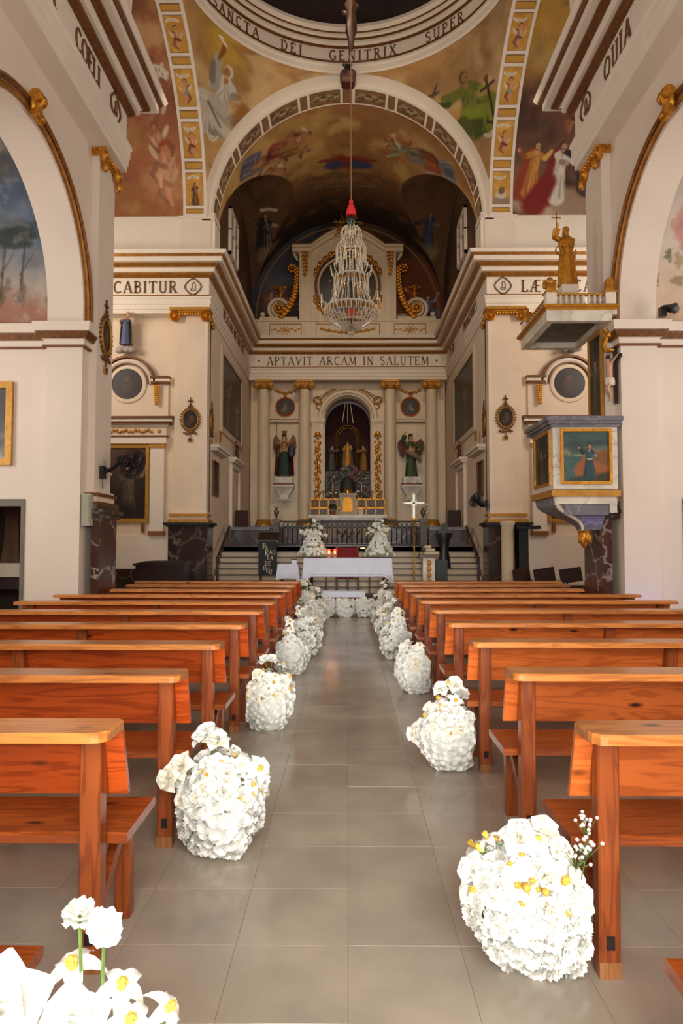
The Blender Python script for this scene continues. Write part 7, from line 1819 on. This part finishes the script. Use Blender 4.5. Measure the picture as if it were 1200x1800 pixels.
    cl = thing('carved_cloud', 'carved grey cloud base over the %s side altar' % nm, 'sculpture', (c, YT - .15, 6.19))
    m = MB()
    for i in range(9): a = i * .7; m.ball((c + .17 * cos(a), YT - .2 + .05 * sin(a), 6.33 + .03 * sin(i * 2.3)), .11, .08, .075, 8, 6)
    m.build('cloud', M('cloud_grey_' + nm, '8c8284' if s > 0 else 'a89a90', .7), cl)
    sm = figurine('saint_statue', 'painted %s statue on a cloud above the %s side altar' % ('blue-cloaked' if s < 0 else 'half hidden', nm), 'statue', (c, YT - .24, 6.43), .79, col('robe_blue', '4c5470', .6), rh=(-.18, -.2, 1.3), lh=(.15, -.25, 1.35), cloak=col('cloak_ochre', '7a6a3c', .6))
    if s < 0: MB().ball((.1, -.15, .72), .05, .05, .09, 8, 6).build('child', skin_paint, sm, local=True)

# keystone ornaments of the nave arches
for s, nm, X_ in ((-1, 'left', WL), (1, 'right', WR)):
    t = thing('gilt_keystone', 'gilt scroll keystone on the %s nave arch' % nm, 'ornament', (X_, 7.45, 6.4))
    q = -s; g = MB()
    for (z, r) in ((6.63, .075), (6.42, .055)):
        g.lathe([(.02, -.09), (r, -.085), (r * 1.1, -.04), (r * .8, 0), (r * 1.1, .04), (r, .085), (.02, .09)], (X_ + q * .12, 7.6, z), 12, axis='y')
    g.tube([(X_ + q * .17, 7.6, 6.64), (X_ + q * .11, 7.6, 6.56), (X_ + q * .11, 7.6, 6.46), (X_ + q * .15, 7.6, 6.4)], [.045, .06, .05, .03], 8)
    for d in (-1, 1): g.ball((X_ + q * .1, 7.6 + d * .08, 6.53), .035, .04, .08, 8, 6)
    g.build('scroll', gold, t)

# speaker, fans, spotlight, uplight
t = thing('column_speaker', 'slim grey-green column loudspeaker on the corner left of the nave pilaster', 'speaker', (-3.6, 9.3, 1.76))
MB().box(-3.665, 9.35, 1.76, -3.55, 9.48, 2.2).build('cabinet', M('speaker_grey', 'b4af9c', .5), t, smooth=0); MB().box(-3.652, 9.34, 1.78, -3.563, 9.35, 2.18).build('grille', M('speaker_grille', 'a09c88', .7), t, smooth=0); MB().box(-3.68, 9.39, 1.95, -3.665, 9.44, 2.02).build('bracket', iron, t, smooth=0)
def fan(label, wall, centre, normal, rad):
    t = thing('wall_fan', label, 'fan', centre)
    c = Vector(centre); N = Vector(normal).normalized(); R = N.to_track_quat('Z', 'Y').to_matrix().to_4x4()
    T = Matrix.Translation(c) @ R
    m = MB()
    for r, z in ((rad, 0), (rad * .97, .05), (rad * .97, -.05), (rad * .7, .075), (rad * .4, .09), (rad * .7, -.075)): m.arc((0, 0, z), r, 0, 2 * pi, 28, [(-.004, -.004), (.004, -.004), (.004, .004), (-.004, .004)], 'z')
    for i in range(24):
        a = 2 * pi * i / 24; d = (cos(a), sin(a))
        for sg in (1, -1): m.tube([(d[0] * .05, d[1] * .05, sg * .09), (d[0] * rad * .7, d[1] * rad * .7, sg * .075), (d[0] * rad, d[1] * rad, 0)], .003, 3)
    m.xform(T).build('cage', black_plastic, t, kind='stuff')
    for i in range(4):
        b = MB(); a = 2 * pi * i / 4; pts = [(.04, -.02), (rad * .5, -.09), (rad * .88, -.08), (rad * .9, .04), (rad * .5, .06), (.04, .02)]
        b.prism([(x * cos(a) - y * sin(a), x * sin(a) + y * cos(a)) for x, y in pts], -.004, .004, 'z'); b.xform(T).build('blade', black_plastic, t)
    MB().lathe([(.0, .1), (.05, .09), (.055, -.02), (.08, -.08), (.085, -.2), (.06, -.26), (0, -.27)], n=14).xform(T).build('motor', black_plastic, t)
    w = Vector(wall); e = T @ Vector((0, 0, -.2))
    MB().tube([w, w.lerp(e, .5) + Vector((0, 0, -.04)), e], .03, 8).build('bracket_arm', black_plastic, t); MB().box(w.x - .03, w.y - .06, w.z - .09, w.x + .03, w.y + .06, w.z + .09).build('wall_plate', black_plastic, t, smooth=0)
    MB().tube([(w.x, w.y, w.z - .09), (w.x, w.y, w.z - .24)], .006, 5).build('pull_cord', black_plastic, t)
fan('black wall fan on the left nave pilaster, seen edge-on', (PL + .03, 9.8, 2.54), (-3.16, 9.98, 2.68), (.9, -.28, -.38), .22)
fan('black wall fan by the right chancel pier, tilted down', (CX - .03, 16.85, 2.5), (3.08, 16.4, 2.58), (-.78, -.25, .5), .21)
t = thing('spotlight', 'small black spotlight on the right chapel impost', 'spotlight', (4.3, 9.1, 4.56))
MB().lathe([(.02, -.1), (.05, -.09), (.055, .0), (.075, .08), (.07, .08), (.0, .05)], n=14).xform(Matrix.Translation((4.33, 9.08, 4.67)) @ Matrix.Rotation(1.9, 4, 'X') @ Matrix.Rotation(.5, 4, 'Y')).build('lamp_head', black_plastic, t); MB().box(4.2, 9.06, 4.561, 4.28, 9.14, 4.69).build('mount', black_plastic, t, smooth=0); MB().tube([(4.24, 9.1, 4.62), (4.33, 9.1, 4.66)], .015, 6).build('arm', black_plastic, t)
t = thing('uplight', 'small blue uplight on the floor behind a right pew, by the chapel wall', 'lamp', (3.98, 8.95, 0))
MB().lathe([(.07, 0), (.07, .1), (.06, .12), (.0, .12)], (3.98, 8.95, 0), 14).build('lamp_body', black_plastic, t); MB().lathe([(.05, .122), (.0, .125)], (3.98, 8.95, 0), 12).build('lens', M('blue_lens', '4050ff', .3, emit=4), t)
l = bpy.data.lights.new('uplight_beam', 'SPOT'); l.energy = 14; l.color = (.25, .28, 1); l.spot_size = 1.5; l.spot_blend = .8; l.shadow_soft_size = .05
lo = bpy.data.objects.new('uplight_beam', l); COL.objects.link(lo); lo.location = (3.98, 8.95, .14); lo.rotation_euler = (pi * .86, .12, 0)

# ------------------------------------------------------------------ pulpit on the right pier
pul = thing('pulpit', 'painted pulpit with seaside saint panel on the right nave pier', 'pulpit', (3.2, 9.8, 1.5))
m = MB(); m.box(2.8, 9.3, 2.25, 3.68, 9.46, 3.1); m.box(2.8, 9.46, 2.25, 3.6, 10.3, 3.1); m.build('body', pale_marble, pul, smooth=0)
m = MB(); m.box(2.77, 9.26, 2.15, 3.7, 9.46, 2.24); m.box(2.77, 9.46, 2.15, 3.6, 10.33, 2.24); m.build('gilt_band', gold_paint, pul, smooth=0)
for i, (e, z0, z1) in enumerate(((.03, 3.1, 3.14), (.07, 3.14, 3.18), (.1, 3.18, 3.24))):
    m = MB(); m.box(2.8 - e, 9.3 - e, z0, 3.70 + e * .3, 9.46, z1); m.box(2.8 - e, 9.46, z0, 3.6, 10.3 + e, z1); m.build('cornice', grey_marble, pul, smooth=0)
for (x0, x1, z0, z1) in ((2.9, 3.6, 2.32, 2.36), (2.9, 3.6, 3.04, 3.08), (2.9, 2.94, 2.36, 3.04), (3.56, 3.6, 2.36, 3.04)): MB().box(x0, 9.275, z0, x1, 9.3, z1).build('gilt_frame', gold, pul, smooth=0)
U, V = uv(0, .62, 0, .68, 110, 120); pc = Paint(U, V, '3f5550')
pc.over(1 - np.abs(V - .36) / .13, 'b2a878', .8); pc.clouds('2c3c3c', 5, .45, .65, 4, .8, sy=3); pc.over(np.clip((.35 - V) / .01, 0, 1), '3c5c58'); pc.over(np.clip((.35 - V) / .01, 0, 1) * (fbm(U * 30, V * 60, 5) - .5) * 3, '5f7c70', .7)
pc.ell(.5, .14, .32, .26, '9a5a2c', rag=.25, soft=.08); pc.ell(.56, .32, .2, .1, '7c5228', rag=.5, soft=.2); pc.ell(.55, .02, .14, .1, '3a3018', rag=.6, soft=.3); pc.ell(.32, .02, .12, .06, '57402a', rag=.5, soft=.3); pc.ell(.22, .0, .12, .08, '34403a', rag=.5)
for k in range(4): pc.rect(.49 + .03 * k, .39, .505 + .03 * k, .42 + .012 * (k % 2), '8a5a3a')
pc.fig(.355, .06, .47, '22404a', '152a32', '45707a', skin='c08a62', hair='4a2a1a', arm=(.1, -.1), arm2=(-.2, .12)); pc.cap((.33, .30), (.39, .305), .008, .008, 'b8b0a0')
painted('saint_painting', np.stack([2.94 + U, np.full_like(U, 9.296), 2.36 + V], -1), pc, oil_paint, pul)
for (y0, y1, z0, z1) in ((9.42, 10.2, 2.32, 2.36), (9.42, 10.2, 3.04, 3.08), (9.42, 9.46, 2.36, 3.04), (10.16, 10.2, 2.36, 3.04)): MB().box(2.78, y0, z0, 2.8, y1, z1).build('gilt_frame', gold, pul, smooth=0)
U, V = uv(0, .7, 0, .68, 40, 40); pc = Paint(U, V, '2c3430'); pc.clouds('181c1a', 4, .4, .6, 2); pc.fig(.35, .05, .45, '5a3a2c', '2c1c16', '7a5a48'); painted('side_painting', np.stack([np.full_like(U, 2.796), 9.46 + U, 2.36 + V], -1), pc, oil_paint, pul)
# bowl under it, swept in to the pendant
lv = [(2.15, 2.82, 9.32, 10.28), (2.06, 2.83, 9.32, 10.26), (1.99, 2.88, 9.34, 10.2), (1.93, 2.97, 9.37, 10.1), (1.87, 3.09, 9.41, 9.98), (1.81, 3.19, 9.46, 9.86), (1.75, 3.24, 9.5, 9.76), (1.70, 3.25, 9.52, 9.74)]
m = MB(); vs = []
for z, x0, y0, y1 in lv: x1 = 3.53; vs += [(x0, y0, z), (x1 if z < 2 else 3.53, y0, z), (x1, y1, z), (x0, y1, z)]
m.add(vs, [(i * 4 + j, i * 4 + (j + 1) % 4, (i + 1) * 4 + (j + 1) % 4, (i + 1) * 4 + j) for i in range(len(lv) - 1) for j in range(4)] + [tuple((len(lv) - 1) * 4 + j for j in range(4))]); m.build('bowl', grey_marble, pul, smooth=35)
MB().tube([(x0 + .01, y0 - .005, z) for z, x0, y0, y1 in lv], [.03, .03, .03, .028, .026, .024, .022, .02], 6).build('pale_rib', pale_marble, pul)
MB().box(2.82, 9.29, 2.05, 3.66, 9.33, 2.15).build('pale_border', pale_marble, pul, smooth=0); MB().box(3.56, 9.3, 1.93, 3.66, 9.4, 2.05).build('pale_border', pale_marble, pul, smooth=0)
MB().box(2.95, 9.31, 1.9, 3.55, 9.36, 2.05).build('grey_panel', grey_marble, pul, smooth=0)
g = MB(); g.lathe([(.09, 1.7), (.1, 1.68), (.08, 1.66), (.085, 1.6), (.06, 1.52), (.03, 1.46), (0, 1.44)], (3.32, 9.62, 0), 12)
for i in range(8): a = i * .8; g.ball((3.32 + .07 * cos(a), 9.62 + .07 * sin(a), 1.6 - .02 * (i % 3)), .03, .03, .07, 6, 5)
g.build('gilt_pendant', gold, pul)
bb = thing('pulpit_backboard', 'gilt-edged dark painted backboard between pulpit and canopy', 'panel', (3.6, 9.8, 3.25))
for (y0, y1, z0, z1) in ((9.58, 9.62, 3.25, 4.545), (10.06, 10.1, 3.25, 4.545), (9.62, 10.06, 4.49, 4.545), (9.62, 10.06, 3.25, 3.3)): MB().box(3.575, y0, z0, 3.615, y1, z1).build('gilt_frame', gold_paint, bb, smooth=0)
U, V = uv(9.62, 10.06, 3.3, 4.5, 24, 50); pc = Paint(U, V, '3a3a2e'); pc.clouds('22221c', 3, .4, .6, 2); pc.fig(9.84, 3.4, .8, '4c4638', '2a2620', '6a6250'); painted('canvas', np.stack([np.full_like(U, 3.595), U, V], -1), pc, oil_paint, bb)
can = thing('pulpit_canopy', 'balustraded pulpit canopy with gold statue, white and gilt, right pier', 'canopy', (3.1, 9.9, 4.55))
def Lbox(e, z0, z1, name, mat, inner=None):
    m = MB(); m.box(2.72 - e, 9.22 - e, z0, 3.68 + e * .3, 9.44, z1); m.box(2.72 - e, 9.44, z0, 3.61, 10.62 + e, z1); m.build(name, mat, can, smooth=0)
Lbox(0, 4.64, 4.7, 'slab', pale_marble)
for i, (b0, b1, b2, b3) in enumerate(((2.72, 3.61, 9.22, 9.32), (2.72, 3.61, 10.5, 10.62), (2.72, 2.82, 9.32, 10.5), (3.53, 3.61, 9.32, 10.5))): MB().box(b0, b2, 4.55, b1, b3, 4.64).build('soffit_border', pale_marble, can, smooth=0)
Lbox(.02, 4.70, 4.73, 'gilt_moulding', gold_paint); Lbox(.05, 4.73, 4.77, 'gilt_moulding', gold)
U, V = uv(2.82, 3.53, 9.32, 10.5, 40, 60); pc = Paint(U, V, '5c5240'); pc.clouds('453c2e', 3, .4, .6, 6); pc.ell(3.1, 9.85, .2, .04, '2e2a22', rot=.5, rag=.3); pc.ell(3.12, 9.85, .05, .16, '2e2a22', rag=.3); painted('soffit_painting', np.stack([U, V, np.full_like(U, 4.636)], -1), pc, oil_paint, can)
Lbox(-.01, 4.77, 4.79, 'green_kerb', M('kerb_green', '5a6a5c', .6))
balu = MB().lathe([(.022, 0), (.022, .015), (.012, .03), (.026, .07), (.012, .105), (.02, .12), (.02, .13)], n=8).mesh('baluster', pale_marble)
for i in range(9): o = link('baluster', balu, can); o.location = (2.93 + .078 * i - 3.1, 9.28 - 9.9, 4.79 - 4.55)
for i in range(9): o = link('baluster', balu, can); o.location = (2.79 - 3.1, 9.48 + .115 * i - 9.9, 4.79 - 4.55)
MB().box(2.86, 9.25, 4.92, 3.56, 9.31, 4.95).build('top_rail', gold_paint, can, smooth=0); MB().box(2.76, 9.38, 4.92, 2.82, 10.46, 4.95).build('top_rail', gold_paint, can, smooth=0)
for i, (x, y) in enumerate(((2.79, 9.29), (3.6, 9.29), (2.79, 10.52))):
    MB().box(x - .07, y - .07, 4.79, x + .07, y + .07, 4.95).build('corner_post', plaster_white, can, smooth=0); MB().box(x - .085, y - .085, 4.95, x + .085, y + .085, 4.975).build('post_cap', gold_paint, can, smooth=0)
    g = thing('gilt_urn_figure', 'gilt %s on the %s corner post of the pulpit canopy' % (('cherub bust', 'tablet finial', 'cherub head')[i], ('front left', 'front right', 'rear left')[i]), 'figure', (x, y, 4.976))
    m = MB(); m.lathe([(.06, 4.977), (.065, 5.02), (.05, 5.06), (.045, 5.09)], (x, y, 0), 10, fold=.1); 
    if i == 1: m.prism([(x - .05, 4.99), (x + .06, 4.99), (x + .06, 5.12), (x + .03, 5.17), (x - .02, 5.17), (x - .05, 5.12)], y - .03, y + .03)
    else: m.ball((x, y, 5.13), .05, .05, .055, 10, 7); m.ball((x, y - .045, 5.125), .012, .014, .014, 6, 5); m.ball((x - .07, y + .02, 5.08), .03, .03, .06, 7, 5); m.ball((x + .07, y + .02, 5.08), .03, .03, .06, 7, 5)
    m.build('bust', gold, g)
MB().lathe([(.32, 4.79), (.16, 5.1), (.12, 5.1)], (3.17, 9.7, 0), 4, a0=pi / 4, a1=2 * pi + pi / 4).build('pyramid_base', plaster_warm, can, smooth=0); MB().box(3.05, 9.58, 5.1, 3.29, 9.82, 5.2).build('plinth', plaster_white, can, smooth=0)
st = figurine('gilded_saint', 'gold statue of a friar raising a cross on the pulpit canopy', 'statue', (3.17, 9.7, 5.2), .88, gold, rh=(-.3, -.2, 1.68), lh=(-.12, -.26, 1.2), hair=gold, skin=gold, lean=-.02)
m = MB(); m.box(-.19, -.11, .82, -.175, -.095, 1.08); m.box(-.25, -.11, .97, -.115, -.095, .985); m.build('hand_cross', gold, st, local=True, smooth=0); MB().tube([(.08, -.12, .5), (.06, -.13, .3), (.07, -.13, .1)], .01, 5).build('rope_girdle', gold, st, local=True); MB().arc((-.13, -.1, .5), .06, 0, 2 * pi, 14, [(0, -.01), (.015, -.01), (.015, .01), (0, .01)], 'y').build('rosary', brass, st, local=True)
g = MB(); gb = thing('gilt_bracket', 'gilt scroll bracket under the canopy beside the nave arch', 'bracket', (3.64, 9.42, 4.2))
g.tube([(3.6, 9.43, 4.5), (3.64, 9.43, 4.44), (3.6, 9.43, 4.36), (3.57, 9.43, 4.28), (3.6, 9.43, 4.2), (3.66, 9.43, 4.18)], [.04, .05, .035, .025, .03, .02], 7); g.ball((3.64, 9.4, 4.42), .05, .04, .06); g.ball((3.66, 9.41, 4.2), .05, .04, .03); g.build('scroll', gold, gb)
# crucifix on the strip of nave wall between arch and pilaster
cr = thing('wall_crucifix', 'wooden crucifix with pale corpus on the right nave wall beside the pulpit', 'crucifix', (3.72, 9.42, 3.45), -pi / 2)
MB().box(-.028, -.02, 0, .028, .02, .8).build('upright', dark_wood, cr, smooth=0, local=True); MB().box(-.21, -.025, .6, .21, .015, .65).build('crossbeam', dark_wood, cr, smooth=0, local=True)
k = .36
V_ = [(0, -.07, .34), (.01, -.09, .46), (0, -.08, .55), (0, -.10, .595), (.0, -.115, .64)]; R_ = [.042, .042, .046, .018, .03]; E_ = [(0, 1), (1, 2), (2, 3), (3, 4)]
for s in (-1, 1):
    i = len(V_); V_ += [(s * .055, -.075, .56), (s * .12, -.06, .60), (s * .19, -.04, .635), (s * .21, -.045, .64)]; R_ += [.02, .017, .012, .012]; E_ += [(2, i), (i, i + 1), (i + 1, i + 2), (i + 2, i + 3)]
    i = len(V_); V_ += [(s * .03, -.075, .31), (s * .025 + .02, -.13, .2), (.005 + s * .01, -.06, .09), (s * .012, -.09, .05)]; R_ += [.03, .022, .014, .013]; E_ += [(0, i), (i, i + 1), (i + 1, i + 2), (i + 2, i + 3)]
skinned('corpus', col('corpus_flesh', 'd0a080', .5), cr, V_, E_, R_)
MB().lathe([(.05, .36), (.06, .32), (.062, .26), (.05, .25)], (0, -.08, 0), 12, fold=.12).build('loincloth', plaster_warm, cr, local=True, smooth=60); MB().ball((0, -.1, .655), .034, .034, .03, 8, 6).build('hair', hair_paint, cr, local=True)

# ------------------------------------------------------------------ furniture in the transepts
t = thing('harmonium', 'low dark wooden harmonium against the left transept wall', 'harmonium', (-4.3, 15.9, 0))
MB().box(-4.85, 15.6, .18, -3.75, 16.3, 1.02).build('case', dark_wood, t, smooth=0); MB().prism([(-4.9, 1.02), (-4.9, 1.06), (-4.6, 1.12), (-3.7, 1.12), (-3.7, 1.02)], 15.55, 16.35).build('lid', dark_wood, t, smooth=0); MB().box(-4.85, 15.6, 0, -3.75, 16.3, .18).build('plinth', iron, t, smooth=0)
for i, (x, a) in enumerate(((3.98, .5), (4.52, .12), (5.12, -.1))):
    t = thing('folding_chair', '%s dark chair in the right transept behind the pews' % ('leftmost, half hidden', 'middle', 'rightmost')[i], 'chair', (x, 15.4, 0), a, 'dark chairs in the right transept')
    m = MB().box(-.24, -.03, .66, .24, .0, .98).xform(Matrix.Rotation(-.15, 4, 'Y')); m.build('backrest', dark_wood, t, smooth=0, local=True); MB().box(-.22, 0, .42, .22, .42, .46).build('seat', dark_wood, t, smooth=0, local=True)
    for x_ in (-.2, .2): MB().box(x_ - .018, -.02, 0, x_ + .018, .02, .7).build('leg', iron, t, smooth=0, local=True); MB().box(x_ - .018, .38, 0, x_ + .018, .42, .42).build('leg', iron, t, smooth=0, local=True)
t = thing('fluted_stand', 'pale fluted column stand in front of the right chancel pedestal', 'stand', (3.78, 16.2, 0))
MB().lathe([(.17, 0), (.17, .1), (.15, .12), (.15, 1.95), (.17, 1.98), (.17, 2.05)], (3.78, 16.2, 0), 32, fold=.03, nf=16).build('shaft', stone_cream, t)
t = thing('black_cabinet', 'narrow black cabinet right of the fluted stand', 'cabinet', (4.1, 16.3, 0))
MB().box(4.0, 16.0, 0, 4.22, 16.36, 1.86).build('case', iron, t, smooth=0); MB().box(3.96, 15.95, 1.86, 4.5, 16.38, 1.94).build('top', black_plastic, t, smooth=0)
# seen through the doorway of the left chapel: altar table and a hanging drape
dk = struct('wall_chapel_beyond', 'dim room beyond the left chapel doorway')
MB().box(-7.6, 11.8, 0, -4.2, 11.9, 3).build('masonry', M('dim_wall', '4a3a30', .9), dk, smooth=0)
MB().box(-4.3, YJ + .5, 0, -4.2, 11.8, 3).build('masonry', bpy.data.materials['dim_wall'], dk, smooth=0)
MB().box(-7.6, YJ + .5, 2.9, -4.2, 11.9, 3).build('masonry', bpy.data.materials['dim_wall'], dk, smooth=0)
t = thing('chapel_altar', 'dim altar table seen through the left chapel doorway', 'table', (-5.6, 11.2, 0))
MB().box(-6.6, 10.9, .98, -4.75, 11.5, 1.2).build('tabletop', plaster_warm, t, smooth=0); MB().box(-6.5, 10.95, .78, -4.85, 11.45, .98).build('apron', dark_wood, t, smooth=0)
for x in (-6.3, -5.0): MB().box(x - .06, 11.0, 0, x + .06, 11.4, .78).build('leg', dark_wood, t, smooth=0)
t = thing('hanging_drape', 'brown drape hanging over the altar in the left chapel doorway', 'drape', (-5.6, 11.4, 1.205))
MB().lathe([(.2, 1.206), (.16, 1.5), (.14, 1.9), (.22, 2.3), (.1, 2.4)], (-5.5, 11.2, 0), 18, fold=.12, nf=8).build('cloth', M('drape_brown', '6a4a34', .8), t, smooth=60)
